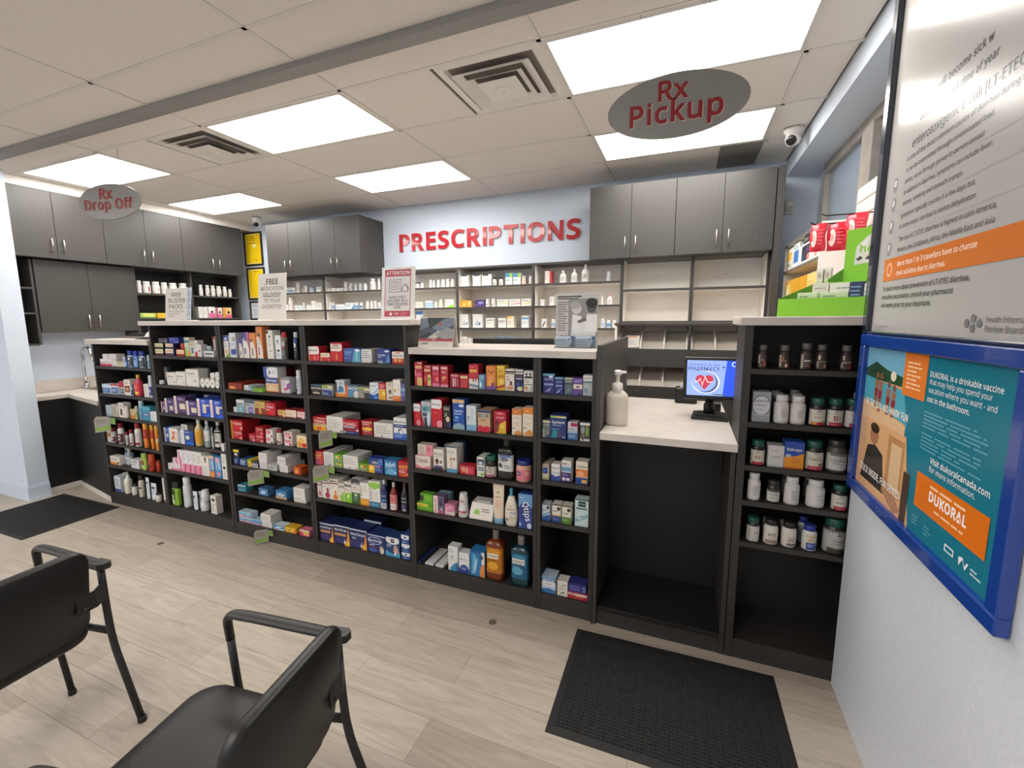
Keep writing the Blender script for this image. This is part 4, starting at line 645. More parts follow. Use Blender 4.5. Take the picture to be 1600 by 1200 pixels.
-0.9694 -0.8531 1.1580 0.0262 -0.010 0.050|x|#7fae3c;l.1,.2,.9,.8,2,#3c5a1c;r.0,.0,.15,1,#4c9a9a|flat green carton|
-0.8519 -0.7291 1.1580 0.1035 0.020 0.080|x|#d9b48c;r0,.62,1,1,#2c478c;tSalonpas,.48,.8,.8,#eee;p#e2c49c,.1,.05,.9,.0,.7,.4,.3,.5;r0,0,1,.06,#b8482c|patch carton with blue band and tan lower half|
-0.8781 -0.7427 1.2620 0.0739 0.030 0.080|x|#dcdde0;r0,0,.35,1,#3c55a0;p#e4e6ea,.25,.1,.55,.5,.25,.9;p#55606a,.35,.2,.55,.5,.35,.8,.4,.5;l.6,.3,.95,.8,3,#aab|white patch carton with blue left side|
-0.8179 -0.7482 1.1580 0.1776 0.112 0.080|x|#5e1616;r.1,.2,.4,.9,#7a2626;r.55,.2,.85,.9,#7a2626|dark red carton at the back|
-0.7041 -0.6207 1.1580 0.1093 0.020 0.070|x|#cfcad0;r0,.85,1,1,#8a8a8e;p#8a4a9a,.6,.2,1,.3,1,.7,.7,.6;e.5,.25,.2,.1,#d05a6a;l.05,.4,.6,.8,5,#99a|white and purple carton|
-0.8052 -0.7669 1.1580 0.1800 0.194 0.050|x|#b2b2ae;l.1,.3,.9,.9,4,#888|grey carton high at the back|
-0.5629 -0.5239 1.1580 0.1674 0.015 0.039|bp|#d0d3d8,#e0e2e4,#c9cdd4,.08,.7;l.1,.3,.9,.9,5,#778;e.35,.15,.2,.12,#333|white lotion bottle at right end|lotion_bottle
@B2|2|third shelf under the delivery sign
-1.2100 -1.1770 0.9820 0.0395 0.020 0.050|x|#bfbfbe;r.1,.1,.9,.9,#cccbc8|tiny white carton at left end|
-1.1758 -1.0900 0.9820 0.0976 0.020 0.060|x|#a4a9ac;r0,.8,1,1,#cfd0d0;r.15,.05,.85,.5,#5f9aa0;l.1,.55,.7,.75,2,#445;r.35,.1,.65,.45,#8fc0c4|grey and teal carton|
-1.0820 -0.9866 0.9820 0.0952 0.020 0.060|x|#aeb1ba;r0,.82,1,1,#4c5560;r.35,.02,.8,.5,#5c4a90;r.45,.12,.7,.4,#a89ad0;l.1,.58,.8,.75,2,#334|grey and purple carton|
-0.9819 -0.8803 0.9820 0.0961 0.020 0.060|x|#c9a862;r0,0,1,.5,#8a3a2c;e.5,.3,.15,.28,#c98a48;e.25,.3,.1,.25,#6a2420;l.1,.62,.7,.85,2,#644|gold and brown carton|
-0.8739 -0.7741 0.9820 0.0945 0.020 0.100|x|#b81f2c;tTYLENOL,.42,.68,.75,#f0e6e6;l.1,.85,.7,.93,1,#ecc;l.05,.4,.5,.52,1,#ecc;e.55,.25,.25,.18,#d8202c;r.82,.0,.98,.2,#8a1420|tall red carton with white lettering|
-0.7531 -0.6798 0.9820 0.0515 0.020 0.070|x|#a8392c;r0,.25,1,.95,#d8b06a;l.1,.45,.8,.8,2,#742;e.8,.2,.18,.22,#e4bc74|gold and red carton|
-0.6771 -0.5774 0.9820 0.0580 0.020 0.080|x|#9c3038;r0,.12,1,.95,#ead8c0;r.05,.55,.95,.8,#e0c49c;l.1,.3,.9,.5,3,#a86a5c;p#b8b8b4,.78,0,.95,0,.86,.35|cream carton with red base|
-0.5691 -0.4960 0.9820 0.0570 0.020 0.060|x|#b5343c;r0,.2,1,.85,#e3c6c4;tTYLENOL,.5,.55,.85,#c0404a;e.75,.12,.2,.12,#d8ccc0|white and red carton at right end|
@B2|3|fourth shelf under the delivery sign
-1.2570 -1.1401 0.7710 0.0682 0.020 0.160|x|#b01c26;r0,0,.14,1,#d89a34;tTYLENOL,.58,.72,.75,#f0d8c8;l.25,.35,.8,.5,1,#e8b0a0;e.85,.15,.12,.12,#e0a090|lower large red carton|
-1.2570 -1.1314 0.8397 0.0765 0.020 0.160|x|#b01c26;r0,0,.14,1,#d89a34;tTYLENOL,.58,.68,.75,#f0d8d0;e.5,.28,.3,.15,#c8202c;e.9,.25,.1,.15,#e0a0a0|upper large red carton|
-1.0699 -1.0040 0.7710 0.0553 0.020 0.070|x|#b01f2a;tTYLENOL,.5,.6,.85,#f0c8c0;e.75,.15,.2,.2,#e49a98;l.05,.3,.6,.42,1,#d88|small red carton|
-0.9992 -0.9167 0.7710 0.0578 0.020 0.080|x|#b01f2a;tTYLENOL,.5,.7,.85,#f0d0c8;e.75,.15,.18,.18,#e49a98;l.05,.3,.6,.45,1,#d88|lower medium red carton|
-0.9962 -0.9158 0.8293 0.0557 0.020 0.080|x|#a81c26;tTYLENOL,.5,.7,.8,#eec8c0;e.75,.15,.15,.15,#d88;l.05,.3,.6,.45,1,#c66|upper medium red carton|
-0.8925 -0.8234 0.7710 0.0478 0.020 0.080|x|#e0d6cf;r0,.4,.7,.9,#d88a9a;tTYLENOL,.4,.75,.7,#a02838;e.8,.15,.15,.15,#444|lower white and pink carton|
-0.8909 -0.8201 0.8193 0.0538 0.020 0.080|x|#e0d6cf;r0,.4,.7,.9,#d88a9a;tTYLENOL,.4,.75,.7,#a02838;e.8,.15,.15,.15,#444|upper white and pink carton|
-0.7917 -0.7483 0.7710 0.1134 0.015 0.043|bj|#d8d0c4,#8c2434,#ddd4c6,.12,.55;r0,0,1,.2,#a02838;tTYLENOL,.5,.7,.6,#a02838;e.5,.25,.2,.15,#333|white bottle with dark red cap|pill_bottle
-0.7114 -0.6354 0.7710 0.0513 0.020 0.080|x|#e0d6cf;r0,.4,.9,.9,#dc98a8;tTYLENOL,.45,.75,.8,#7a2030;e.75,.2,.15,.18,#b02838|lower white and rose carton|
-0.7113 -0.6336 0.8228 0.0525 0.020 0.080|x|#e0d6cf;r0,.2,.9,.9,#dca0ac;tTYLENOL,.45,.75,.8,#7a2030;e.75,.2,.15,.18,#722|upper white and rose carton|
-0.5929 -0.4981 0.7710 0.0872 0.020 0.060|x|#e6cfa4;e.75,.22,.25,.2,#c8301c;e.3,.3,.22,.22,#d98a34;e.5,.6,.25,.2,#eab860;l.02,.3,.15,.9,6,#988;r.1,.86,.9,.98,#e9dcc4|cream carton with fruit picture|
@B2|4|fifth shelf under the delivery sign
-1.2570 -1.2023 0.5650 0.0543 0.020 0.090|x|#1c2f6c;l.1,.2,.7,.8,4,#a8b8d0;e.5,.75,.3,.12,#4a86b0|navy carton at left end|
-1.2570 -1.1951 0.6198 0.0646 0.020 0.090|x|#25262a;r0,.72,1,1,#e2c838;e.45,.45,.25,.18,#cfd4d4;l.1,.1,.8,.25,2,#778|black carton with yellow top edge|
-1.1912 -1.1172 0.5650 0.0535 0.020 0.090|x|#244a8c;tAdvil,.4,.62,.7,#e8ecf4;r.0,.15,.7,.35,#a8b4c0;r0,.88,1,1,#5a6a80|blue carton with pale lettering|
-1.1097 -1.0732 0.5650 0.0560 0.020 0.090|x|#e2c32c;r0,.75,1,1,#7fae3c;r.3,.2,.7,.55,#b8861c|narrow yellow carton|
-1.0669 -0.9984 0.5650 0.0408 0.020 0.080|x|#5a5a5c;r0,.0,1,.75,#c6c2bc;tAdvil,.5,.4,.8,#222|grey carton with black lettering|
-0.9831 -0.9037 0.5650 0.0601 0.020 0.140|x|#d9d5d0;l.1,.2,.9,.8,7,#aaa|lower white carton of left pair|
-0.9870 -0.9015 0.6256 0.0634 0.020 0.140|x|#d9d5d0;l.1,.2,.9,.8,7,#aaa|upper white carton of left pair|
-0.8958 -0.8093 0.5650 0.0445 0.020 0.080|x|#d0ccc6;tAdvil,.48,.6,.75,#2a2a2e;r0,.88,1,1,#9a9a98;l.2,.15,.8,.35,1,#777|white carton with black lettering|
-0.7790 -0.6974 0.5650 0.0532 0.020 0.160|x|#d9d5d0;l.1,.2,.9,.8,7,#aaa|lower white carton of right pair|
-0.7947 -0.7146 0.6187 0.0609 0.020 0.140|x|#d9d5d0;l.1,.2,.9,.8,7,#aaa|upper white carton of right pair|
-0.6393 -0.5674 0.5650 0.0556 0.020 0.070|x|#c8561c;p#9a2a14,.6,0,1,0,1,1,.8,1;e.4,.4,.3,.3,#e09a3c;r0,.0,1,.1,#a83a18|orange and red carton at right end|
@B2|5|sixth shelf under the delivery sign
-1.2426 -1.1534 0.3530 0.0501 0.020 0.070|x|#3a8a98;r0,.85,1,1,#d0d4d4;tAdvil,.45,.55,.75,#143a4a;l.1,.15,.8,.35,1,#a8d0d4|teal carton with dark lettering|
-1.0129 -0.9193 0.3530 0.0569 0.020 0.060|x|#4a78ac;p#7aa4cc,.0,.2,.4,.8,.9,.7,.6,.1;r.3,.3,.7,.6,#c8d4e0;r0,.0,.7,.12,#3c4a9a|light blue carton|
-0.8384 -0.7288 0.3530 0.0652 0.020 0.080|x|#3a78a8;r0,0,1,.25,#c8a878;r0,.0,1,.06,#a0522c;e.45,.5,.35,.18,#c4d8e4;l.2,.4,.75,.6,2,#345|blue carton with tan base|
-0.6582 -0.5457 0.3530 0.0506 0.020 0.090|x|#dad6d0;l.1,.2,.9,.8,5,#b0aaa2;e.85,.2,.06,.06,#777|lower white carton of the pair|
-0.6582 -0.5491 0.4041 0.0588 0.020 0.090|x|#dad6d0;l.1,.2,.9,.8,5,#b0aaa2|upper white carton of the pair|
@B2|6|lowest shelf under the delivery sign
-1.2570 -1.1955 0.1000 0.0341 0.020 0.060|x|#b6cad6;r0,.5,1,.85,#5a9ac4;r0,.15,1,.4,#c85a6a;l.1,.2,.9,.35,1,#e8dede|first lower blue and red striped carton from left|
-1.1916 -1.1139 0.1000 0.0363 0.020 0.060|x|#b6cad6;r0,.5,1,.85,#5a9ac4;r0,.15,1,.4,#c85a6a;l.1,.2,.9,.35,1,#e8dede|second lower blue and red striped carton from left|
-1.2570 -1.1981 0.1346 0.0506 0.020 0.060|x|#b6cad6;r0,.5,1,.85,#7ab0d0;r0,.15,1,.4,#d8707e;l.1,.2,.9,.35,1,#e8dede|first upper blue and red striped carton from left|
-1.1941 -1.1156 0.1368 0.0483 0.020 0.060|x|#b6cad6;r0,.5,1,.85,#7ab0d0;r0,.15,1,.4,#8a5a70;l.1,.2,.9,.35,1,#e8dede|second upper blue and red striped carton from left|
-1.1110 -1.0156 0.1000 0.0377 0.020 0.070|x|#a8c4d6;r0,.4,1,.9,#4a94c4;r0,.12,1,.35,#c86a78;l.1,.15,.9,.3,1,#e8dede|low blue carton beside the striped stack|
-1.0062 -0.9040 0.1000 0.0427 0.020 0.100|x|#d8d4ce;l.1,.2,.9,.8,6,#b0aaa2|lower white carton of the pair|
-1.0161 -0.9130 0.1432 0.0598 0.020 0.100|x|#d8d4ce;l.1,.2,.9,.8,6,#b0aaa2|upper white carton of the pair|
-0.8875 -0.7828 0.1000 0.0364 0.020 0.070|x|#cdd6da;r0,.35,1,1,#4a8ec4;p#e0e6ea,.1,.4,.5,.4,.9,.85,.4,.75;r.1,.12,.5,.28,#b85a6a|blue and white carton|
-0.7697 -0.6609 0.1000 0.0409 0.020 0.070|x|#dca82c;r.1,.2,.75,.75,#eec848;tLAX,.4,.48,.45,#7a3a14;p#e0742c,.75,.1,1,.1,1,.8,.85,.6|yellow carton|
-0.6239 -0.5309 0.1000 0.0459 0.020 0.060|x|#d4708a;r.4,.25,.92,.75,#ecca3c;r0,.75,1,1,#dcd0b8;p#c8385c,0,0,.4,0,.3,.55,0,.6;tone,.66,.5,.35,#a03a1c|pink and yellow carton at right end|
@B3|0|top shelf under the narcotics sign
-0.4270 -0.3329 1.3960 0.0973 0.020 0.080|x|#c8283a;p#e8e0d8,0,.45,.8,.45,.97,.52,1,.7,.95,.95,.85,1,0,1;tBenadryl,.45,.72,.75,#222;e.55,.2,.1,.14,#e0863c;e.85,.15,.12,.16,#d84a5a;r0,0,.1,.45,#e0a890|white over red carton at left end|
-0.3239 -0.2397 1.3960 0.0549 0.020 0.060|x|#c8303a;p#e8dcc8,0,.5,.8,.5,.97,.58,.97,.9,.85,1,0,1;tBenadryl,.45,.76,.6,#333;r0,0,.1,1,#e0a060;e.9,.15,.12,.2,#e06a4a|small red and white carton|
-0.2346 -0.1332 1.3960 0.1258 0.020 0.080|x|#c41f30;p#e8ddd2,.03,.56,.8,.54,.95,.64,.95,.85,.85,.92,.03,.92;tBenadryl,.45,.72,.72,#222;r.2,.82,.7,.88,#a04030;p#e08a3c,.42,.12,.6,.12,.51,.5;r0,.93,1,1,#a81c2c|tall red carton with white bubble|
-0.1255 0.0107 1.3960 0.0903 0.020 0.070|x|#3f5a9c;p#5fa8c0,.5,.0,1,.0,1,.9,.6,.7;p#7fc4d4,.7,.1,.85,.1,.82,.8,.72,.8;l.08,.5,.5,.8,2,#8fb4dc;e.82,.86,.15,.1,#dce8ec;l.05,.2,.45,.35,2,#7a8ab0|wide blue carton with teal swoosh|
0.0163 0.0997 1.3960 0.0865 0.020 0.130|x|#dad6d2;l.08,.3,.85,.9,4,#889;e.92,.06,.05,.05,#555|white carton turned backwards|
0.1444 0.2429 1.3960 0.0905 0.020 0.090|x|#273c84;p#5f8ac0,.6,.05,.95,.05,.85,.7,.75,.5;tClaritin,.32,.58,.6,#e8ecf4;e.72,.85,.18,.08,#cfdcec;l.05,.38,.55,.46,1,#c8d0e4;r.0,.0,.4,.2,#8a9ab0;r.4,0,.6,.04,#7fae3c|navy carton with pale lettering|
0.2549 0.3421 1.3960 0.0760 0.020 0.080|x|#c8582c;r0,.45,1,1,#e4dad0;tReactine,.5,.68,.8,#2a2a2a;r.3,.86,.7,.93,#b0504a;e.3,.28,.1,.14,#e8b068;e.65,.28,.1,.14,#e8b068;r0,0,1,.14,#b0202c|white over orange carton at right end|
@B3|1|second shelf under the narcotics sign
-0.4270 -0.3316 1.1610 0.0728 0.020 0.060|x|#2a2624;r0,.88,1,1,#4a6a94;tREACTINE,.5,.66,.9,#e8e6e2;e.5,.2,.35,.1,#c8b8a0;e.45,.1,.3,.06,#5a2a20;l.05,.38,.9,.46,1,#887|black carton with white lettering|
-0.3291 -0.2336 1.1610 0.0738 0.020 0.070|x|#9a968c;p#8fae4c,0,.75,.55,.75,.6,.98,0,.98;p#e2dcb8,.55,.74,.98,.74,.98,.86,.62,.96;p#2a3a84,.05,.05,.98,.05,.9,.5,.1,.55;l.1,.12,.7,.3,2,#c8d4e8;r0,.58,1,.7,#b4b0a6|grey carton with green band and navy wedge|
-0.2094 -0.1318 1.1610 0.1117 0.020 0.060|x|#d0d4d6;p#3f7a9c,.2,.25,.9,.3,.85,.62,.4,.68;e.6,.8,.28,.12,#9fb4c0;tREACTINE,.12,.55,.6,#d8dce0,80;r.0,.25,.18,.9,#2c3c44;r0,0,1,.22,#d8702c;tRAPID,.55,.11,.6,#f0d02c|tall white and blue carton with orange base|
-0.1303 -0.0213 1.1610 0.0826 0.020 0.060|x|#6a8494;r0,0,.2,1,#d86a34;tREACTINE,.6,.75,.7,#e8ecee;e.85,.28,.2,.3,#d0ccc8;p#4a94b0,.25,.05,.5,.05,.6,.55,.35,.6;r0,.9,.2,1,#b8502c|orange and blue-grey carton|
-0.0203 0.0709 1.1610 0.0773 0.020 0.070|x|#8e8a84;p#8fae4c,0,.78,.55,.76,.6,.95,.0,.98;p#e2e0a8,.55,.72,1,.7,.98,.84,.6,.88;r.5,0,1,.5,#3c3a3a;l.1,.1,.6,.4,3,#c8c4c0;r.15,.25,.55,.3,#b04a44|grey carton with green band and dark corner|
0.0718 0.1396 1.1610 0.1086 0.020 0.060|x|#d9dde2;tOtrivin,.4,.8,.6,#334;p#9fc0dc,.0,.35,.6,.3,1,.6,1,.75,.5,.45;p#1f4a9c,0,0,1,0,1,.42,.5,.25,0,.32;e.7,.12,.25,.08,#4a9ad0|white and blue carton with swoosh|
0.1407 0.1952 1.1610 0.1069 0.020 0.060|x|#b8303c;r0,0,1,.6,#d8a52a;r.0,.6,1,.64,#e2c8a0;l.2,.7,.85,.95,3,#e8b0a8;e.7,.4,.2,.12,#f0d468;r.2,.85,.4,.9,#444|red over yellow carton|
0.1998 0.2491 1.1610 0.1170 0.020 0.060|x|#d8ccba;e.6,.48,.25,.14,#8a8078;e.55,.48,.12,.08,#3a3634;l.3,.78,.9,.86,1,#a05a44;r.4,.12,.95,.2,#8a4a3c;l.2,.85,.8,.95,1,#998|cream carton with grey emblem|
0.2512 0.3083 1.1610 0.1351 0.020 0.060|x|#e4ddd4;r0,0,1,.24,#d8742c;tHydraSense,.72,.62,.4,#d08a3c,90;e.25,.5,.12,.06,#c87a34;l.1,.08,.9,.18,1,#f0b078|tall white carton with orange base|
0.3106 0.3425 1.1610 0.1146 0.020 0.060|x|#4a548c;r0,.55,1,.75,#8ab0cc;r.1,.8,.9,.95,#7a6aa0;r0,0,1,.2,#5a4a7c;r.1,.3,.9,.5,#7a84b0|slim blue and purple carton at right end|
@B3|2|third shelf under the narcotics sign
-0.4270 -0.3076 0.9120 0.0966 0.020 0.080|x|#b8202c;r0,0,1,.34,#e0a024;e.45,.18,.2,.1,#c8501c;r0,.34,1,.52,#c8b088;tTYLENOL,.5,.68,.85,#f0e4d8;l.1,.38,.85,.48,1,#8a4a34;r.3,.88,.9,.94,#dcaaa0|red carton with yellow base|
-0.3058 -0.1652 0.9120 0.1093 0.020 0.180|x|#dcd7d1;l.1,.25,.9,.85,5,#b0aca6;e.88,.12,.06,.06,#667|long white carton turned backwards|
-0.1633 -0.0339 0.9120 0.0944 0.020 0.050|x|#b4222c;r0,0,1,.2,#1f3270;r0,.2,.95,.5,#8a2430;r.05,.46,.75,.56,#a8bcd4;tTYLENOL,.42,.72,.85,#f2e8e4;e.12,.12,.06,.06,#dfe4ea;l.3,.06,.9,.14,1,#8a9ac4;r.85,.25,1,.36,#dfe0e4|red and navy carton with white lettering|
-0.0054 0.0760 0.9120 0.1028 0.020 0.080|x|#a82430;r0,.38,1,.55,#dca838;tTYLENOL,.4,.75,.7,#ecd8b8;e.6,.47,.3,.1,#f0cc48;tTylenol,.45,.3,.6,#e0b8a0;r0,.86,1,.92,#dcb0a4;r.15,.0,.95,.12,#3c3a38|red and gold striped carton|
0.0902 0.2364 0.9120 0.0976 0.020 0.090|x|#dcd7d0;l.1,.25,.9,.85,4,#a8a49e;e.42,.12,.05,.05,#667;r.1,.3,.3,.36,#bbb5ae|wide white carton turned backwards|
0.2468 0.3460 0.9120 0.1418 0.020 0.120|x|#e2e0de;r0,0,1,.3,#2454a4;r0,.55,1,.7,#26407c;tMucinex,.5,.82,.85,#2a2a34;e.5,.38,.17,.14,#2c3034;e.53,.36,.12,.11,#dce4ec;p#3c74c0,0,.3,.4,.3,.5,.2,.0,.1;p#3c74c0,1,.3,.6,.3,.5,.2,1,.1;l.1,.08,.7,.22,2,#b0c8e8;l.15,.59,.85,.67,1,#b8c8e4|tall white and blue carton at right end|
@B3|3|fourth shelf under the narcotics sign
-0.4270 -0.3541 0.6660 0.0940 0.020 0.060|x|#b0283a;tAdvil,.42,.72,.75,#ecc84c;l.1,.42,.8,.58,2,#dcb0a4;r0,0,.9,.35,#a84a64;e.8,.4,.18,.3,#c8442c;r.3,.9,.9,.96,#d89a94|red carton with gold lettering at left end|
-0.3514 -0.2625 0.6660 0.0986 0.020 0.200|x|#d9d5cf;l.1,.2,.9,.85,7,#b0aca6;e.6,.1,.1,.05,#3c6a4c|white carton turned backwards beside the red one|
-0.2578 -0.1864 0.6660 0.0379 0.020 0.080|x|#6aa02c;e.55,.6,.18,.2,#d88a2c;e.3,.62,.15,.16,#c8dc94;e.8,.62,.14,.16,#c8dc94;r0,0,1,.22,#8a9a7c;l.1,.3,.8,.4,1,#dce8c0|lower green carton of the pair|
-0.2582 -0.1844 0.7044 0.0547 0.020 0.080|x|#6aa02c;e.55,.6,.18,.2,#d88a2c;e.3,.62,.15,.16,#c8dc94;r0,0,1,.2,#8a9a7c;l.1,.3,.8,.4,1,#dce8c0|upper green carton of the pair|
-0.1807 -0.0533 0.6660 0.0948 0.020 0.150|x|#dcd8d2;l.1,.35,.9,.85,5,#b0aca6;e.45,.12,.05,.05,#555;e.88,.08,.05,.05,#555|white carton turned backwards in the middle|
-0.0480 0.0286 0.6660 0.0522 0.020 0.080|x|#64a028;e.5,.62,.16,.2,#d8842c;e.28,.6,.12,.16,#c8dc94;e.72,.6,.12,.16,#c0302c;r0,0,1,.22,#8a8a74;l.1,.3,.8,.4,1,#dce8c0|small green carton on its own|
0.0330 0.1487 0.6660 0.1007 0.020 0.070|x|#2a4484;tAdvil,.48,.72,.5,#ecd9a8;r0,.0,.42,.52,#e8b428;e.2,.3,.14,.14,#f2d468;r.42,.42,.8,.52,#c08a9a;l.48,.15,.9,.35,3,#8fa8d0;p#4a78b4,.6,.55,1,.6,1,1,.7,1|blue carton with yellow tag|
0.1612 0.2583 0.6660 0.1028 0.020 0.070|x|#3a80b0;tAdvil,.45,.7,.75,#e6eef4;r0,.9,1,1,#2a5a9c;l.08,.48,.7,.58,1,#b4d4e4;p#6aaccc,.1,.1,.8,.05,.85,.4,.3,.42;e.85,.2,.08,.06,#dce8f0|light blue carton with pale lettering|
0.2666 0.3432 0.6660 0.1043 0.020 0.080|x|#b0202c;tAdvil,.5,.68,.85,#f0cc50;l.1,.42,.9,.52,1,#e8c0b4;r.1,.28,.7,.38,#d8a8a0;e.5,.15,.35,.1,#c8582c;e.85,.2,.1,.08,#e0a050|red carton with gold lettering at right end|
@B3|4|fifth shelf under the narcotics sign
-0.4270 -0.3904 0.4250 0.1251 0.020 0.060|x|#dfd7d0;r0,.88,1,.93,#444;r0,.72,1,.78,#6a2434;e.65,.22,.25,.14,#c03a6a;e.65,.42,.1,.1,#b8507a;l.15,.5,.8,.68,2,#bba|white carton with small pink figure|
-0.3830 -0.3137 0.4250 0.1463 0.020 0.120|x|#e2dad2;r0,.8,1,.95,#ddd2c8;r0,.74,1,.79,#7a2434;r.1,.86,.9,.9,#5a4444;e.7,.18,.3,.14,#a8244a;e.75,.42,.14,.14,#8c1f3c;l.05,.5,.6,.66,2,#bba|tall white carton with maroon figure|
-0.3113 -0.2354 0.4250 0.1528 0.020 0.120|x|#e2dad0;r0,.8,1,.95,#ddd2c8;r0,.76,1,.81,#7a2434;r.1,.87,.9,.91,#5a4444;e.65,.14,.32,.12,#dc8434;e.65,.34,.14,.12,#dc9044;l.05,.5,.6,.66,2,#bba|tall white carton with orange figure|
-0.2335 -0.1832 0.4250 0.1270 0.020 0.060|x|#dfd8cc;r0,.84,1,.89,#444;r0,.76,1,.8,#5a2434;e.6,.2,.4,.2,#8fbc4c;e.75,.42,.2,.15,#9cc45c;l.1,.55,.6,.68,2,#bba|white carton with green figure|
-0.1805 -0.1233 0.4250 0.1451 0.020 0.060|x|#dcd6cc;r0,.78,1,.84,#332c2c;r0,.86,1,.9,#5a4444;r.0,.0,1,.45,#7fc02c;r.5,.3,1,.5,#8fd038;l.1,.55,.9,.7,2,#c87a84;e.5,.3,.15,.1,#dce8b0|white carton with bright green base|
-0.1209 -0.0493 0.4250 0.1781 0.020 0.100|x|#dcd6cf;r0,.78,1,1,#3c3a3a;r.2,.8,.9,.84,#aaa;r0,0,1,.45,#3c5c2c;e.5,.36,.2,.06,#b4cc8c;l.25,.12,.75,.3,2,#7a9ab8;l.15,.55,.85,.7,2,#c07068|white carton with black top and dark green base|
-0.0481 0.0248 0.4250 0.1587 0.020 0.070|x|#e2dcd2;r0,0,1,.3,#d8882c;r.1,.08,.9,.22,#e2a838;tBuckley's,.16,.62,.42,#3a3a3a,90;l.4,.6,.9,.9,4,#bba|white carton with orange base|
0.0261 0.1162 0.4250 0.1814 0.020 0.080|x|#e2dfd8;r0,0,1,.22,#3a7a9c;p#8fc04c,.0,.78,.5,.68,1,.78,1,.92,.6,.97,0,.92;tBuckley's,.17,.5,.45,#222,90;l.4,.3,.9,.6,4,#c4c0b8;l.2,.06,.8,.16,1,#8ab8d0|white carton with green cloud and blue base|
0.1174 0.1648 0.4250 0.2010 0.015 0.040|bs|#1c2a50,#c8ccd2,#263a70,.02,.6;tNyQuil,.5,.75,.85,#dfe6f0;r0,0,1,.35,#c8ccd0;l.1,.05,.9,.3,3,#667;r0,.45,1,.55,#5a90c0|dark navy syrup bottle|syrup_bottle
0.1895 0.2416 0.4250 0.1912 0.015 0.042|bs|#7a1c14,#c4beb8,#d8848a,.05,.58;l.1,.55,.9,.9,3,#b0303c;r0,0,1,.4,#dcd6d0;l.15,.08,.85,.3,3,#877|red syrup bottle with pink label|syrup_bottle
0.2785 0.3248 0.4250 0.2027 0.015 0.037|bs|#33202e,#6a2a34,#23262e,.05,.6;tNyQuil,.5,.8,.85,#d8dce0;r0,.55,1,.62,#8a94a0;r.1,.15,.8,.4,#5a4a84;e.6,.1,.3,.06,#a8acb4|dark purple syrup bottle|syrup_bottle
@B3|5|lowest shelf under the narcotics sign
-0.4270 -0.3005 0.1000 0.1381 0.020 0.120|x|#1a2752;r0,.92,1,.97,#dcdee4;tNeoCitran,.42,.76,.78,#e8ecf2;r.04,.48,.75,.6,#d09a64;l.1,.52,.7,.57,1,#8a4a2c;r.05,.1,.7,.4,#3a2f6c;p#dc8a34,.68,.0,1,.0,.98,.3,.92,.9,.86,.4;e.82,.12,.13,.12,#ecb83c;l.1,.15,.6,.36,2,#6a4a84|navy cold-remedy carton at left end|
-0.2974 -0.1569 0.1000 0.1446 0.020 0.120|x|#1a2752;r0,.92,1,.97,#dcdee4;tNeoCitran,.42,.76,.78,#e8ecf2;r.04,.46,.75,.58,#d09a64;l.1,.5,.7,.55,1,#8a4a2c;r.05,.1,.65,.38,#3a2f6c;p#dc9044,.64,.0,.98,.0,.98,.3,.92,.9,.82,.4;e.8,.12,.14,.12,#ecb83c;p#eee,.6,.1,.7,.1,.66,.35|navy cold-remedy carton, second from left|
-0.1557 -0.0103 0.1000 0.1424 0.020 0.120|x|#1c2c5c;r0,.92,1,.97,#dcdee4;tNeoCitran,.45,.72,.8,#e8ecf2;l.12,.45,.5,.58,2,#c8d0e0;r.05,.1,.6,.36,#3a2f6c;p#dc8a34,.66,.0,.98,.0,.98,.3,.94,.9,.84,.4;e.82,.14,.13,.12,#ecb83c;p#dde,.6,.1,.7,.1,.68,.4|navy cold-remedy carton with lettering in white, third from left|
-0.0060 0.1374 0.1000 0.1297 0.020 0.120|x|#1f3468;r0,.92,1,.97,#c8ccd6;e.42,.66,.4,.2,#c8d4e8;e.42,.66,.37,.17,#22366c;tNeoCitran,.42,.66,.7,#f2f4f8;l.1,.36,.6,.45,1,#dfe4ee;r.05,.28,.6,.32,#8a2a44;e.3,.14,.25,.12,#4a5aa0;e.82,.18,.12,.2,#d8c8b4;e.78,.34,.08,.08,#c8b49a|navy carton with white oval|
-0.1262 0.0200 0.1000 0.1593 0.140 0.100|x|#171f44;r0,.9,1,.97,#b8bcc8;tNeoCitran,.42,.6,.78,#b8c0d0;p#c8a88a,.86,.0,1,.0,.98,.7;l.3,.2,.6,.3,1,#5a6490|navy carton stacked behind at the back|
0.1414 0.2564 0.1000 0.1353 0.020 0.100|x|#26406e;e.5,.86,.48,.22,#dcdee0;p#22262c,.38,.72,.62,.72,.62,.92,.38,.92;p#dcdee0,.44,.8,.56,.8,.5,.88;l.1,.48,.5,.64,2,#c8d4e4;p#4a9ac0,0,0,1,0,1,.25,.5,.15,0,.3;p#c8a090,.55,.25,.95,.2,.8,.6,.6,.62;p#dfe4e8,.55,.1,.75,.1,.7,.35|white and navy carton with face picture|
0.2709 0.3345 0.1000 0.0485 0.020 0.080|x|#2f4c8c;p#dcdfe4,0,.6,.5,.45,1,.6,1,1,0,1;e.5,.72,.14,.12,#333c48;l.1,.1,.8,.35,2,#8ab4d4|lowest small blue and white carton of three|
0.2707 0.3341 0.1490 0.0593 0.020 0.080|x|#2c4684;p#dcdfe4,0,.7,.5,.45,1,.7,1,1,0,1;l.1,.1,.8,.35,2,#6a94c4|middle small blue and white carton of three|
0.2696 0.3304 0.2088 0.0619 0.020 0.100|x|#2f4c8c;p#dcdfe4,0,.6,.5,.45,1,.6,1,1,0,1;e.5,.72,.14,.12,#333c48;l.1,.1,.8,.35,2,#8ab4d4|topmost small blue and white carton of three|
@C1|0|top shelf under the desk calendar
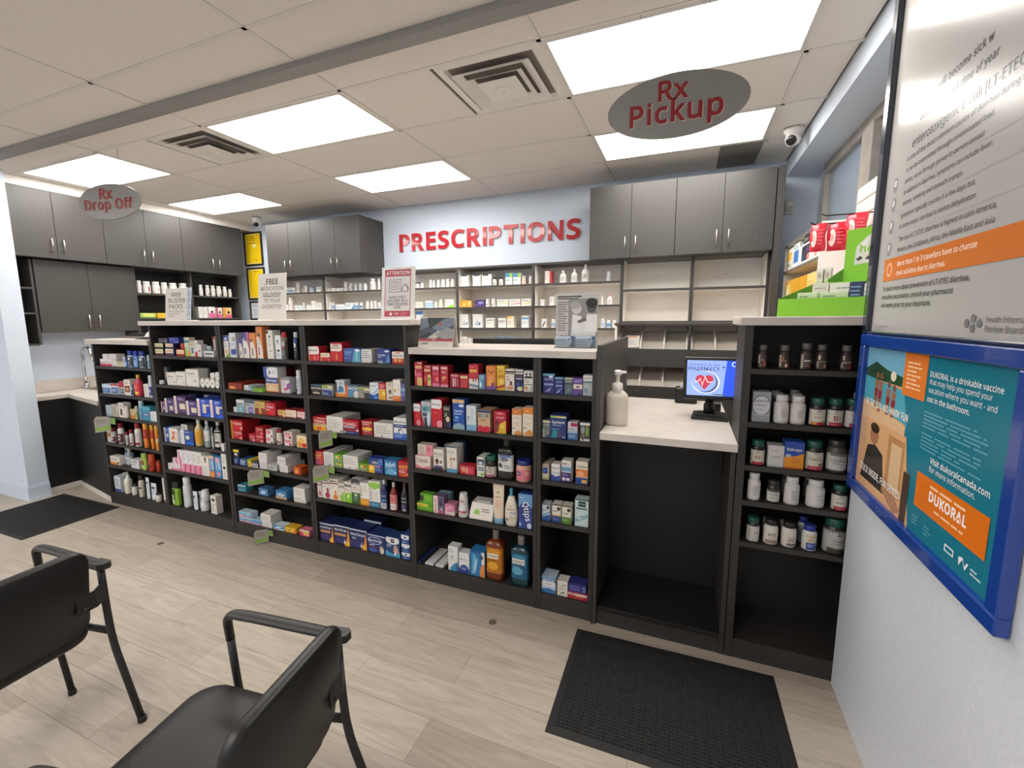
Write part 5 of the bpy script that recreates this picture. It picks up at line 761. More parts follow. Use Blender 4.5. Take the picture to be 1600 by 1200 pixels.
0.4154 0.4723 1.2680 0.1448 0.020 0.060|x|#a82432;r.3,.0,.95,.35,#dcb070;r.1,.72,.9,.85,#d8a07a;e.55,.45,.3,.12,#d0607a;r.1,.4,.2,.65,#e4b0b8;r.4,.93,.95,.98,#e4b8b4|tallest red carton at left end|
0.4809 0.5327 1.2680 0.1264 0.020 0.060|x|#a8242e;r.5,.02,.95,.55,#d8bc7a;e.7,.35,.15,.1,#6a9a3c;r.1,.7,.9,.82,#e0b08a;e.2,.35,.12,.15,#d85a54;r.3,.9,.95,.97,#d8a09c|red carton with cream corner|
0.5385 0.5889 1.2680 0.1273 0.020 0.070|x|#b82c48;r0,.0,1,.15,#d07a94;r.1,.8,.9,.95,#e0b0b8;e.5,.42,.3,.2,#c81f30;e.7,.35,.2,.1,#e07a84;r.1,.55,.9,.7,#c04a5c|magenta carton with red drop|
0.5964 0.6477 1.2680 0.1267 0.020 0.070|x|#b02a38;r0,0,1,.12,#d48a94;r.1,.84,.9,.95,#e4bab4;l.2,.65,.8,.75,1,#ecd8b8;e.5,.4,.3,.12,#e0a064;e.6,.3,.2,.12,#c81f30|red carton with amber spot|
0.6623 0.7216 1.2680 0.0818 0.020 0.060|x|#a02838;r.1,.8,.9,.95,#c88a8a;r.3,.1,.42,.7,#d8d0cc;r.52,.1,.64,.7,#cfa8a4;r.75,.1,.9,.6,#b0505c|short red carton with vertical stripes|
0.7260 0.7821 1.2680 0.0794 0.020 0.060|x|#a82430;r.05,.72,.9,.92,#dcc090;r.2,.05,.3,.65,#e05a5c;r.45,.05,.55,.65,#e05a5c;r.7,.05,.8,.65,#e05a5c|short red carton with gold top|
0.7859 0.8457 1.2680 0.1415 0.020 0.070|x|#c0303c;r0,0,1,.4,#dcd4cc;r.1,.68,.85,.8,#e0a84c;p#8a2430,.4,.3,.55,.3,.52,.55,.45,.55;p#7a8a9c,0,.1,1,.05,1,.15,0,.22;r.7,.3,.8,.5,#8a2430;l.2,.85,.8,.95,1,#d88|red over white carton|
0.8490 0.8920 1.2680 0.0842 0.020 0.060|x|#5a98b0;r.1,.1,.4,.6,#8ac0d0;r.1,.7,.9,.95,#7ab0c4;r.75,0,1,1,#7a4a8c;e.25,.3,.15,.15,#dce8ec|short teal carton|
0.8960 0.9555 1.2680 0.1379 0.020 0.060|x|#d88438;r0,0,1,.14,#6a4a8c;p#7a2420,.1,.85,.5,.72,.9,.85,.8,.78,.5,.68,.2,.78;e.45,.3,.3,.14,#e8a83c;r.2,.45,.8,.55,#e0a070;e.7,.22,.2,.1,#8a4a6c|orange carton with red swoosh|
0.9617 1.0109 1.2680 0.1399 0.020 0.060|x|#dcb034;r0,.9,.9,1,#e8c85c;l.3,.72,.8,.8,2,#7a4a20;r.1,.5,.9,.62,#c87a30;e.6,.35,.25,.1,#e8cc68;p#a8442c,0,.05,1,.15,1,.25,.0,.15|yellow carton with red foot|
1.0129 1.0674 1.2680 0.1228 0.020 0.060|x|#dfd5c8;r0,.84,1,.92,#3a3a3c;r0,.78,1,.82,#6a2434;e.6,.22,.25,.12,#d8a084;e.65,.36,.12,.1,#5a2430;e.5,.12,.4,.06,#c88a64;l.15,.45,.6,.7,2,#a98|cream carton with child picture|
1.0724 1.1200 1.2680 0.1235 0.020 0.060|x|#26284a;r0,.9,1,1,#cfcac4;r0,.78,1,.86,#c8c0b8;r.1,.66,.9,.72,#7a4a5c;r.1,.55,.9,.6,#c0c4d0;e.6,.12,.35,.1,#d8c8a0;e.8,.2,.1,.06,#8aae4c;e.4,.3,.2,.1,#3a4a9c|navy carton with white top bands|
1.1234 1.1776 1.2680 0.1162 0.020 0.060|x|#dad6ce;r.1,.65,.9,.75,#222;e.3,.85,.12,.08,#555;e.7,.85,.12,.08,#555;l.1,.42,.7,.6,3,#777;r.05,.34,.95,.37,#333;e.25,.18,.18,.1,#c88a54;r.7,.05,.95,.28,#c4c8cc;l.72,.08,.93,.25,4,#444|white carton with black print at right end|
@C1|1|second shelf under the desk calendar
0.3990 0.4488 1.0170 0.1359 0.020 0.060|x|#c42438;p#e2e0dc,0,.65,.8,.65,1,.72,1,.92,.9,1,0,1;tBenadryl,.5,.82,.8,#444;e.7,.12,.3,.14,#e08a8c;e.4,.45,.1,.06,#e0603c|white over red carton at left end|
0.4552 0.5233 1.0170 0.1541 0.020 0.060|x|#b0b6bc;r.0,.6,1,.82,#7a98a4;e.4,.7,.2,.1,#3a7a8a;r.1,.4,.9,.55,#4c5a68;p#b02c3c,.02,0,.35,0,.15,.35,.02,.4;p#2c4054,.3,.0,1,.0,1,.4,.3,.35;e.75,.3,.18,.3,#d0d4d8|grey carton with pale bottle picture|
0.5272 0.6015 1.0170 0.1718 0.020 0.090|x|#c2202f;p#e2e0dc,0,.68,.8,.66,.97,.74,.97,.92,.88,1,0,1;tBenadryl,.46,.82,.78,#333;e.75,.12,.28,.14,#e6949c;l.25,.5,.6,.55,1,#e8a0a0|tall white over red carton|
0.6086 0.6603 1.0170 0.1399 0.020 0.060|x|#27221f;l.1,.78,.9,.92,2,#c8c0b0;e.6,.4,.25,.12,#d8c8a4;p#b8d08c,.1,.5,.5,.55,.4,.62;r.6,.05,1,.25,#2c3a6c;l.1,.62,.6,.68,1,#a98|black carton with tan emblem|
0.6744 0.7519 1.0170 0.1811 0.020 0.070|x|#1f4fa0;r0,.88,1,1,#d8b484;l.1,.92,.8,.96,1,#8a5a34;tClaritin,.5,.62,.75,#e8eef8;r.1,.5,.8,.54,#9ab8e0;e.75,.8,.22,.05,#cfdcee;p#8aa8b4,0,0,1,0,1,.15,.5,.22,0,.12;e.35,.4,.15,.04,#7ab0e8;l.1,.26,.5,.34,1,#8ab0e0|tall blue carton with tan top band|
0.7638 0.8274 1.0170 0.1498 0.020 0.070|x|#cfd6dc;r0,0,1,.24,#7aa8c4;tRHINARIS,.6,.65,.5,#aab4bc,90;e.22,.52,.12,.06,#8a9aa6;e.22,.42,.06,.05,#7a8a96;l.3,.3,.8,.34,1,#a8b4bc|white carton with light blue base|
0.8392 0.9174 1.0170 0.1282 0.020 0.120|x|#c8a884;r0,.88,1,1,#3a4470;r.1,.68,.85,.82,#22262c;e.47,.75,.34,.07,#8a949c;l.2,.48,.85,.62,2,#8a5a40;p#cf2444,0,0,1,0,1,.22,.7,.3,.5,.22,.2,.3,0,.24|tan carton with crimson base|
0.9422 1.0161 1.0170 0.1291 0.020 0.070|x|#b4243a;p#dcae34,0,.0,1,.0,1,.6,.5,.45,.2,.0;e.25,.48,.17,.1,#5a2c20;e.25,.25,.15,.2,#7a3a2c;tGravol,.5,.72,.6,#ecc8c4;e.7,.32,.14,.08,#e8c850;e.5,.9,.3,.05,#d87a84|red and yellow carton with figure|
1.0525 1.1100 1.0170 0.1500 0.020 0.070|x|#e0d2c0;r0,.78,1,1,#d4772c;l.2,.85,.8,.92,1,#ecba84;tGaviscon,.5,.66,.65,#c87a64;l.2,.35,.8,.5,2,#b8aca0;p#d08a44,.2,.0,1,.0,1,.12,.7,.2,.3,.1;r.05,.24,.35,.28,#776|left cream carton with orange top|
1.1175 1.1783 1.0170 0.1619 0.020 0.070|x|#e2d4c2;r0,.78,1,1,#d8802c;l.2,.84,.8,.92,1,#f0c084;tGaviscon,.5,.66,.7,#c8809a;l.2,.38,.8,.5,2,#b8aca0;p#d8904a,.0,.05,1,.0,1,.12,.7,.24,.3,.14;r.05,.26,.35,.3,#776|right cream carton with orange top|
@C1|2|third shelf under the desk calendar
0.3990 0.5088 0.7430 0.0806 0.020 0.060|x|#e0d2c8;r0,0,1,.3,#d8848e;p#e0d2c8,.0,.3,1,.3,.5,.1;tOvol,.47,.66,.68,#3a3638;e.22,.66,.12,.17,#8a7a78;e.22,.66,.09,.13,#e0d2c8;l.3,.4,.7,.45,1,#998|white and pink carton with large lettering|
0.4122 0.5223 0.8241 0.0708 0.030 0.060|x|#d8c8bc;r.55,0,1,1,#d88a94;e.75,.6,.15,.2,#c86a7a;l.1,.1,.5,.85,5,#998;r0,0,1,.1,#c87a84|pink and white carton stacked behind|
0.5329 0.6021 0.7430 0.1358 0.020 0.050|x|#ddd6cc;tKOLIK,.5,.78,.8,#2a2826;e.35,.42,.18,.14,#8a5a44;e.35,.48,.16,.08,#2a201c;e.75,.42,.12,.08,#5a6a5c;r0,0,1,.14,#2c2a34;r.1,.14,.9,.24,#4a4468;l.1,.62,.9,.68,1,#776|white carton with infant picture|
0.6257 0.6949 0.7430 0.1638 0.020 0.090|x|#dcd6cc;r0,.95,1,1,#3c5a74;tKOLIK,.42,.78,.7,#7a8a94;r0,0,1,.15,#5f98bc;e.45,.52,.2,.07,#c8a088;e.45,.42,.1,.08,#d8b49a;e.75,.53,.08,.05,#5a6a5c;e.45,.25,.08,.06,#d09a74;l.2,.66,.8,.7,1,#998|tall white carton with blue foot|
0.6169 0.6831 0.7430 0.1581 0.110 0.060|x|#4a6a94;r0,.9,1,1,#a8c4d8;r.05,.0,.9,.9,#a9c0d2|tall blue and white carton at the back|
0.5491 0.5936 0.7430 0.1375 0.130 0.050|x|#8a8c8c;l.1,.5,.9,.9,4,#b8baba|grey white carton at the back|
0.7140 0.8139 0.7430 0.0566 0.020 0.060|x|#b8283a;e.3,.5,.2,.3,#d89064;e.65,.45,.25,.35,#d04a5c;r.45,.1,.55,.8,#e0a08c;l.05,.65,.3,.8,1,#ecc|low red carton|
0.8284 0.8765 0.7430 0.1179 0.020 0.100|x|#d8d6ce;r.1,.6,.95,.9,#2f4a64;e.5,.7,.3,.08,#c8ccd0;r.15,.3,.9,.5,#6a7a84;r.5,.06,.95,.18,#8fb03c;l.2,.35,.8,.45,1,#dde|white and dark blue carton|
0.8777 0.9446 0.7430 0.1303 0.015 0.067|bp|#1c1a18,#14604a,#d6cdbc,.05,.52;r0,0,1,.25,#a85a74;l.15,.4,.85,.7,3,#6a4a3c;e.5,.85,.25,.08,#8a8070|black bottle with green cap|gummy_jar
0.9596 1.0571 0.7430 0.2411 0.015 0.073|bm|#1c1a18,#2c2a28,#d2d0cc,.22,.62;r0,.85,1,1,#5a7ab0;e.4,.72,.36,.11,#22262a;tWoods,.4,.72,.5,#d8dce0;p#3a3a3c,.05,.25,.35,.2,.25,.5,.1,.48;l.5,.15,.95,.4,3,#667|large black bottle with white label|antiseptic_bottle
1.0660 1.1574 0.7430 0.1233 0.015 0.091|bj|#d4a08c,#22317c,#d87a84,.12,.6;e.28,.62,.24,.2,#22306c;tVaseline,.28,.62,.38,#e6eaf2;p#c8485c,.15,.2,.9,.05,.95,.4,.5,.4;e.85,.65,.12,.2,#e8b0a8|pink jar with blue lid|ointment_jar
@C1|3|fourth shelf under the desk calendar
0.4018 0.5168 0.4650 0.0522 0.020 0.050|x|#5a9a1c;r0,.55,.7,.9,#d8ca4c;l.1,.65,.6,.8,1,#8a4a1c;r.0,.3,1,.4,#7ab82c|green carton with yellow panel|
0.4261 0.5167 0.5177 0.0606 0.020 0.050|x|#5f9c2c;r0,.2,.3,.8,#3c3a28;r.3,.1,1,.95,#6ab028;l.4,.4,.9,.7,2,#8ac850|green carton stacked above the yellow panel|
0.5221 0.5984 0.4650 0.1127 0.020 0.060|x|#6a5a74;r0,0,.42,1,#e4d4cc;tBAND-AID,.21,.45,.85,#a82a3c,90;p#3c3c50,.55,.45,.85,.4,.8,.9,.6,.85;r.42,0,1,.2,#a85a74;p#a8b0bc,.6,.2,.9,.2,.8,.45|white and purple bandage box|bandage_box
0.5137 0.6008 0.4650 0.1054 0.090 0.050|x|#7aa0b0;l.1,.7,.9,.95,2,#c8d8dc;e.85,.45,.12,.2,#c88a6a|light blue carton at the back|
0.6034 0.6705 0.4650 0.0289 0.020 0.070|x|#dccac2;p#c87a94,0,.85,.5,.7,1,.85,1,1,0,1;e.3,.3,.2,.2,#e0a8b4;l.4,.2,.9,.5,2,#c8b0a8|lower pink and white carton|
0.6043 0.6725 0.4944 0.0408 0.020 0.070|x|#cc7f9a;r.0,.0,.4,.5,#d8a0b4;l.4,.3,.9,.7,1,#e4c0cc|upper pink carton|
0.6908 0.7543 0.4650 0.0826 0.015 0.063|bj|#d9d6d2,#dcdad6,#ded8d4,.1,.6;r.05,.5,.95,.85,#b84a5c;l.15,.6,.85,.75,1,#e8dcd8;l.1,.15,.9,.35,2,#776|lower white tub with red label|cream_jar
0.6993 0.7518 0.5481 0.0689 0.015 0.052|bj|#d4d2ce,#dcdad6,#d8d4d0,.1,.6;r.2,.3,.8,.5,#b84a5c;l.2,.6,.8,.85,2,#877|upper white tub with red label|cream_jar
0.7750 0.9261 0.4650 0.1023 0.015 0.140|bw|#e0dad0|white wipes pack with green dot|wipes_pack
0.9273 0.9979 0.4650 0.2434 0.015 0.037|bt|#e2cfb8,#6a9ab4,#e2cfb8,.25,.9;tAveeno,.5,.72,.7,#7a5a44;e.5,.88,.18,.05,#b89a7c;l.2,.3,.85,.62,5,#d8a078|tall cream tube with blue cap|cream_tube
1.0023 1.0812 0.4650 0.2265 0.015 0.043|bf|#e2d8c6,#4a90a8,#e0d6c4,.1,.6;tAveeno,.5,.72,.7,#5a5048;e.5,.88,.15,.06,#c8b494;r.45,.5,.95,.6,#a0b0b8;l.45,.15,.95,.4,3,#998;r.1,.1,.35,.25,#8a7f6c|cream lotion bottle with blue cap|lotion_bottle
1.0917 1.1752 0.4650 0.2096 0.020 0.080|x|#34478c;p#6a9ac8,0,.6,.5,.75,1,.6,1,1,0,1;e.45,.5,.42,.26,#2c3a78;tQtips,.55,.5,.55,#e8ecf4,-80;e.78,.1,.16,.08,#c8ccdc;e.12,.12,.08,.06,#9ab8d8;l.1,.86,.6,.93,1,#a8c4e0|tall blue cotton swab box|swab_box
@C1|4|lowest shelf under the desk calendar
0.3990 0.4084 0.1000 0.0120 0.020 0.200|x|#2f4a9c;r0,.3,1,.9,#3c5aac;l.1,.4,.9,.8,2,#8a9ac8|long blue toothpaste carton pointing back|toothpaste_carton
0.4479 0.5092 0.1000 0.0138 0.020 0.200|x|#dcdad6;r.05,.2,.95,.4,#1c2438;e.4,.7,.1,.12,#556|left long white toothpaste carton pointing back|toothpaste_carton
0.5260 0.5830 0.1000 0.0169 0.020 0.200|x|#dcdad6;r.05,.2,.95,.4,#1c2438;e.4,.7,.1,.12,#556|right long white toothpaste carton pointing back|toothpaste_carton
0.6194 0.6879 0.1000 0.1620 0.020 0.060|x|#dcdcda;p#3a8ab0,.2,.0,1,.0,1,.4,.6,.3,.2,.1;r.85,0,1,.3,#22408c;e.35,.5,.18,.07,#7a98a8;e.35,.5,.13,.05,#dcdcda;l.1,.75,.7,.9,2,#99a;e.5,.6,.1,.04,#9ab|tall white and teal carton|
0.6958 0.7670 0.1000 0.1347 0.020 0.060|x|#dcdcdc;p#2c3c84,0,.0,1,.0,1,.2,.8,.35,.5,.38,.2,.33,0,.2;e.5,.3,.35,.12,#3a4a94;tefferdent,.45,.68,.75,#667;e.45,.22,.25,.06,#8a94c0|white carton with navy base|
0.7742 0.8709 0.1000 0.1642 0.020 0.080|x|#2f78ac;p#d88a44,.72,.0,1,.0,1,.5,.82,.55,.65,.2;e.8,.78,.16,.1,#2c3a64;r.8,.5,1,.98,#dcd4c4;e.78,.78,.13,.09,#3c4a7c;p#5aa8c8,.1,.1,.45,.3,.4,.8,.2,.9;tPolident,.35,.4,.6,#dcecf4,80;r0,.92,.7,1,#234a94|blue carton with orange corner|
0.8766 0.9899 0.1000 0.3108 0.015 0.085|bm|#6e2c06,#6a6460,#b5701c,.16,.68;r0,.78,1,.95,#d0902c;r.05,.56,.8,.76,#e4d8c4;tLISTERINE,.42,.66,.68,#3a2a24;e.45,.28,.35,.16,#e0a02c;l.1,.46,.8,.52,1,#8a4a1c|amber mouthwash bottle|mouthwash_bottle
1.0387 1.1526 0.1000 0.3038 0.015 0.085|bm|#063440,#76706c,#1f5a7c,.16,.68;r0,.8,1,.95,#3c8aa8;r.05,.56,.85,.78,#e0dcd4;tLISTERINE,.45,.68,.7,#2a2a34;tCOOL MINT,.45,.6,.6,#556;e.4,.3,.35,.15,#5aa0bc;l.1,.4,.7,.48,1,#8ac0d4|teal mouthwash bottle|mouthwash_bottle
@C2|0|top shelf under the grey photo flyer
1.2330 1.2985 1.2650 0.1088 0.020 0.060|x|#2a2f6e;r0,.9,1,1,#6ab0b8;tSystane,.5,.72,.8,#aeb4d8;r.1,.42,.9,.52,#8a98cc;p#a898c8,.1,.05,.75,.35,.6,.15;e.7,.85,.18,.06,#d8e0f0|navy eye-drop carton at left end|
1.3009 1.3468 1.2650 0.0922 0.020 0.060|x|#2e3576;r0,.9,1,1,#7ab4c0;tSystane,.5,.72,.75,#b4bce0;r.1,.45,.9,.55,#8a98cc;p#c0b4dc,.1,.05,.8,.4,.5,.12|smaller navy eye-drop carton|
1.3526 1.3988 1.2650 0.0916 0.020 0.060|x|#5a6a74;r0,.92,1,1,#cfc4b0;tSystane,.5,.78,.8,#c8ccd0;r0,.6,1,.7,#3a4450;p#3a4a9a,.6,.0,1,.0,1,.25;p#7a8a8c,.1,.1,.7,.5,.6,.2|grey and blue eye-drop carton|
1.4011 1.4501 1.2650 0.0909 0.020 0.060|x|#6a4f92;r0,.38,1,.65,#ddd2c0;e.5,.5,.15,.06,#6a4a7c;r.1,.75,.9,.92,#8a78b4;p#3c3a74,.4,.0,.9,.0,.7,.3|purple eye-drop carton|
1.4533 1.5019 1.2650 0.1106 0.020 0.060|x|#a9acae;r0,.72,1,.97,#dcd9d6;tSystane,.5,.84,.85,#556;r0,.62,1,.7,#5f8a90;e.3,.25,.2,.12,#7a94b4;l.2,.4,.8,.55,2,#c4c8ca|grey and white eye-drop carton|
@C2|1|second shelf under the grey photo flyer
1.2330 1.2751 1.0200 0.0956 0.020 0.060|x|#6c7670;r0,.88,1,1,#d8cfae;tSystane,.5,.74,.8,#c4c8c4;p#9a8a8c,.3,.1,.8,.45,.7,.15;r0,0,.3,.5,#9aa49c;e.8,.1,.3,.08,#2c3c84|grey-olive eye-drop carton|
1.2767 1.3661 1.0200 0.1308 0.020 0.080|x|#20356e;r0,.88,1,.95,#c8c07c;r0,.88,.4,.95,#8fc04c;tSystane,.5,.68,.78,#e8ecf2;l.15,.52,.85,.6,1,#a8b8d8;p#2c8a8c,.05,.05,.4,.0,.5,.3,.2,.4;p#7a3a5c,.5,.05,.7,.1,.6,.35;l.1,.36,.7,.44,1,#7a98c4;e.85,.08,.1,.03,#aac|large navy carton with white lettering|
1.3745 1.4274 1.0200 0.0990 0.020 0.060|x|#c8c4c6;r.3,.75,1,.95,#a02c50;r0,0,1,.38,#3a64a0;r0,.4,1,.5,#8ab0c8;l.1,.54,.8,.66,1,#556;l.1,.1,.9,.3,2,#a8c4e0|white and blue carton with crimson patch|
1.4413 1.4942 1.0200 0.0998 0.020 0.050|x|#4a4a48;r0,.86,1,1,#dcdcda;r.6,.3,.85,.8,#7a9c3c;r0,0,1,.12,#d0ccc6;e.3,.6,.2,.2,#8a8f94;e.3,.08,.08,.05,#222;p#8a6a5c,.1,.2,.5,.2,.4,.45|dark carton with green stripe|
@C2|2|third shelf under the grey photo flyer
1.2330 1.2698 0.7790 0.0859 0.020 0.140|x|#cfc2ae;r.1,.4,.85,.8,#1f2f78;e.4,.6,.25,.1,#4a6ac0;r.1,.05,.9,.14,#9aae4c;r.1,.86,.9,.92,#8a3a44;l.2,.2,.8,.32,1,#8a8|cream carton with navy panel|
1.2851 1.3348 0.7790 0.0964 0.020 0.060|x|#d8d4ce;p#2f4a94,0,0,1,0,1,.35,.5,.25,0,.38;p#aab8c8,0,.45,.5,.38,1,.45,1,.55,.5,.5,0,.58;l.15,.68,.85,.78,1,#445;p#8a94a0,0,.8,.5,.7,1,.8,1,.84,.5,.75,0,.84|white and blue carton with swoosh|
1.3425 1.3966 0.7790 0.1228 0.020 0.060|x|#d6d0c8;r0,0,1,.45,#3c2f6a;r0,.5,1,.7,#6a98b8;l.1,.78,.9,.9,1,#667;r.5,.08,.85,.2,#d8d4dc;l.1,.28,.8,.4,2,#b08ab8;e.25,.14,.18,.08,#cfc8dc|white and purple carton|
1.4225 1.4874 0.7790 0.1268 0.020 0.070|x|#ddd2c2;r0,0,1,.28,#27458c;r0,.35,1,.65,#d8783c;e.4,.45,.3,.12,#e6a878;r.5,.05,.95,.2,#dca85c;tSoothe,.5,.78,.8,#332;r.05,.28,.95,.36,#cfa080|orange and white carton with navy base|
@C2|3|fourth shelf under the grey photo flyer
1.2330 1.2784 0.5370 0.0999 0.020 0.060|x|#ccd2d8;p#2f549c,0,0,1,0,1,.4,.5,.3,0,.15;p#6a98bc,0,.15,.5,.35,1,.5,1,.6,0,.3;e.75,.78,.2,.1,#3a3c44;tblink,.35,.62,.55,#445;r0,.93,1,1,#556|white and blue dry-eye carton|
1.2908 1.3421 0.5370 0.1067 0.020 0.060|x|#d8d2c8;r0,0,1,.35,#2c3f7c;r0,.35,1,.42,#c8a060;e.75,.76,.2,.1,#3a3c34;tblink,.4,.62,.6,#334;l.1,.1,.9,.25,2,#7a8ac0;r0,.93,1,1,#443|white and navy dry-eye carton|
1.3482 1.4002 0.5370 0.1073 0.020 0.060|x|#d8d4c4;r0,0,1,.36,#55802c;r0,.36,1,.42,#b8c4a4;e.75,.76,.2,.1,#34402c;tblink,.42,.56,.6,#343;l.1,.12,.9,.28,2,#a8c88c;r0,.93,1,1,#443|white and green dry-eye carton|
1.4207 1.4955 0.5370 0.1570 0.020 0.060|x|#c4d2d0;r.25,.72,.8,.92,#1f4a4c;tWET EYES,.52,.82,.45,#c8d8d8;p#8fb4b8,0,.1,1,.35,1,.5,0,.3;r.1,.62,.9,.68,#4a6a6c;p#e4eaea,.1,.3,.5,.25,.4,.32;r0,.95,1,1,#2a5a54|tall pale teal carton|
@C2|4|lowest shelf under the grey photo flyer
1.2333 1.3153 0.1000 0.0985 0.020 0.090|x|#b8ccdc;r0,.72,1,.84,#2a3a5c;tMarine,.5,.78,.8,#e4ecf4;p#d8dce0,0,.4,1,.45,1,.7,0,.7;e.3,.15,.25,.12,#23447c;p#3f74a8,0,.0,1,.0,1,.22,.5,.32,0,.15;l.3,.5,.9,.62,1,#c89a5c;r0,.86,1,1,#6a94bc|blue and white carton at left end|
1.3263 1.3861 0.1000 0.0910 0.020 0.070|x|#d6d0c6;e.65,.75,.2,.06,#aa9c8c;p#2a2a28,.2,.1,.5,.2,.8,.15,.6,.3,.4,.22;l.2,.4,.8,.65,3,#a8a29a|narrow white carton|
1.3880 1.4986 0.1000 0.0404 0.020 0.080|x|#a01c26;r.0,.55,1,.85,#e2d4c4;tLIPO,.22,.7,.32,#8a1c20;l.4,.65,.9,.75,1,#a07;l.1,.1,.9,.4,2,#c8605c;e.6,.5,.2,.08,#c8a03c|low red carton at right end|
1.3912 1.4918 0.1409 0.0498 0.020 0.080|x|#2e2f74;e.87,.5,.08,.3,#8ab0d8;e.87,.5,.05,.2,#2e2f74;l.08,.2,.7,.8,2,#8a7ac0;r0,.0,1,.1,#6a3a6c|low purple carton on the red one|
@D|0|top shelf below the green display
2.2487 2.2868 1.4380 0.1066 0.015 0.038|bp|#2a211c,#5a5552,#3a2e28,.05,.62;tELITE,.3,.55,.7,#b8b0a8;r.0,.3,.18,.95,#b0a498;r.55,.1,.8,.5,#b0503c;l.1,.05,.5,.25,2,#998|first dark amber supplement bottle from left|supplement_bottle
2.3315 2.3733 1.4380 0.1067 0.015 0.042|bp|#2a211c,#5a5552,#3a2e28,.05,.62;l.1,.48,.85,.56,1,#cfc8c0;r.0,.1,.15,.95,#b0a498;r.25,.5,.4,.85,#a8482c;e.65,.2,.15,.14,#d8c8b8;r.75,.1,.9,.4,#a83a2c|second dark amber supplement bottle from left|supplement_bottle
2.4135 2.4558 1.4380 0.1155 0.015 0.042|bp|#2a211c,#5a5552,#3a2e28,.05,.62;r.0,.0,.18,.95,#b0a498;r.25,.46,.95,.58,#c0bab4;l.3,.1,.9,.35,2,#8a7f78;r.7,.08,.9,.3,#8a2a24|third dark amber supplement bottle from left|supplement_bottle
2.4719 2.5110 1.4380 0.1110 0.015 0.039|bp|#2a211c,#5a5552,#3a2e28,.05,.62;tVIA DUREE,.5,.52,.9,#c8c2bc;r.1,.65,.3,.95,#c8bcae;r.65,.05,.9,.35,#c07a68;r.0,.1,.15,.5,#a89c90|fourth dark amber supplement bottle from left|supplement_bottle
2.5597 2.6005 1.4380 0.1091 0.015 0.041|bp|#2a211c,#5a5552,#3a2e28,.05,.62;tVITA 50+,.5,.5,.9,#e0dad4;r.1,.65,.25,.95,#b8a898;r.65,.05,.85,.3,#a83a2c;r.0,.1,.12,.45,#a89c90|fifth dark amber supplement bottle from left|supplement_bottle
2.6341 2.6690 1.4380 0.1103 0.015 0.035|bp|#2a211c,#5a5552,#3a2e28,.05,.62;r.0,.0,.2,.95,#b8a898;tMEGA,.55,.5,.7,#c8c2bc|dark amber supplement bottle against the poster wall|supplement_bottle
@D|1|second shelf below the green display
2.2390 2.3120 1.1910 0.1409 0.020 0.070|x|#8f949a;e.5,.55,.49,.34,#555a60;e.5,.55,.46,.31,#c2c4c8;tCentrum,.48,.7,.85,#222428;l.12,.52,.88,.6,2,#556;l.2,.38,.8,.44,1,#8a8a8c;r.1,.22,.9,.26,#aab|silver carton with white oval|
2.3294 2.3880 1.1910 0.1291 0.015 0.059|bp|#c9c5c2,#cfccc9,#ccc8c4,.08,.62;l.4,.3,.85,.78,6,#8a8684|left white supplement bottle in front|supplement_bottle
2.3936 2.4520 1.1910 0.1273 0.015 0.058|bp|#c9c5c2,#cfccc9,#ccc8c4,.08,.62;l.4,.3,.9,.78,6,#8a8684|right white supplement bottle in front|supplement_bottle
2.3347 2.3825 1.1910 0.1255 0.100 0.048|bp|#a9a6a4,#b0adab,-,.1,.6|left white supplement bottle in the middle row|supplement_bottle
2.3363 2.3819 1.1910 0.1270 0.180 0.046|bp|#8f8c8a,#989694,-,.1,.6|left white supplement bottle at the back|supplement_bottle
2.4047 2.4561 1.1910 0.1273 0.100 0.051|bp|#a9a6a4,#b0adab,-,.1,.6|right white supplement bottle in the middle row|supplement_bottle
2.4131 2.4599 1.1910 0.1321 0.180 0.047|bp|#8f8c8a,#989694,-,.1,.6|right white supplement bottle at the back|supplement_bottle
2.4670 2.5272 1.1910 0.1223 0.015 0.060|bj|#1d1a18,#164e40,#c9c4b8,.04,.6;r0,0,1,.2,#a02438;r.1,.02,.4,.2,#c8943c;tB6-B12,.5,.5,.55,#8a3040;p#8a8478,.3,.86,.7,.86,.5,.98;l.2,.72,.8,.78,1,#7a7468;r.6,.2,1,.26,#8fae4c|dark jar with green lid and small red letters|vitamin_jar
2.5333 2.5906 1.1910 0.1242 0.015 0.057|bj|#1d1a18,#164e40,#c9c4b8,.04,.6;r0,0,1,.24,#a01f34;tB,.45,.5,.3,#8a2434;t12,.7,.58,.16,#6a5a5c;p#8a8478,.3,.86,.7,.86,.5,.98;l.2,.74,.8,.8,1,#7a7468;l.1,.08,.9,.16,1,#d88a94|dark jar with green lid and large red letter|vitamin_jar
2.5970 2.6506 1.1910 0.1259 0.015 0.054|bj|#1d1a18,#164e40,#c4c0b8,.04,.6;r.2,0,1,.26,#98203a;tB12,.65,.5,.35,#8a3040;p#8a8478,.4,.86,.8,.86,.6,.98;l.3,.74,.9,.8,1,#7a7468|dark jar with green lid against the poster wall|vitamin_jar
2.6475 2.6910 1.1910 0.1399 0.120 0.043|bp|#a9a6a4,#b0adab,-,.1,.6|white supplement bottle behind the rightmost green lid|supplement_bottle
@D|2|third shelf below the green display
2.2489 2.3052 0.9850 0.1169 0.015 0.056|bj|#1d1a18,#164e40,#c9c4b4,.04,.62;r0,0,1,.2,#a02438;tD3,.45,.5,.42,#7a2434;p#8a8478,.3,.86,.7,.86,.5,.98;l.15,.74,.85,.8,1,#7a7468|dark jar with green lid and red letter|vitamin_jar
2.3166 2.3799 0.9850 0.1010 0.020 0.070|x|#c2c0be;l.25,.72,.8,.78,1,#888;l.25,.42,.8,.52,2,#777;r.15,.06,.45,.09,#999|plain white carton|
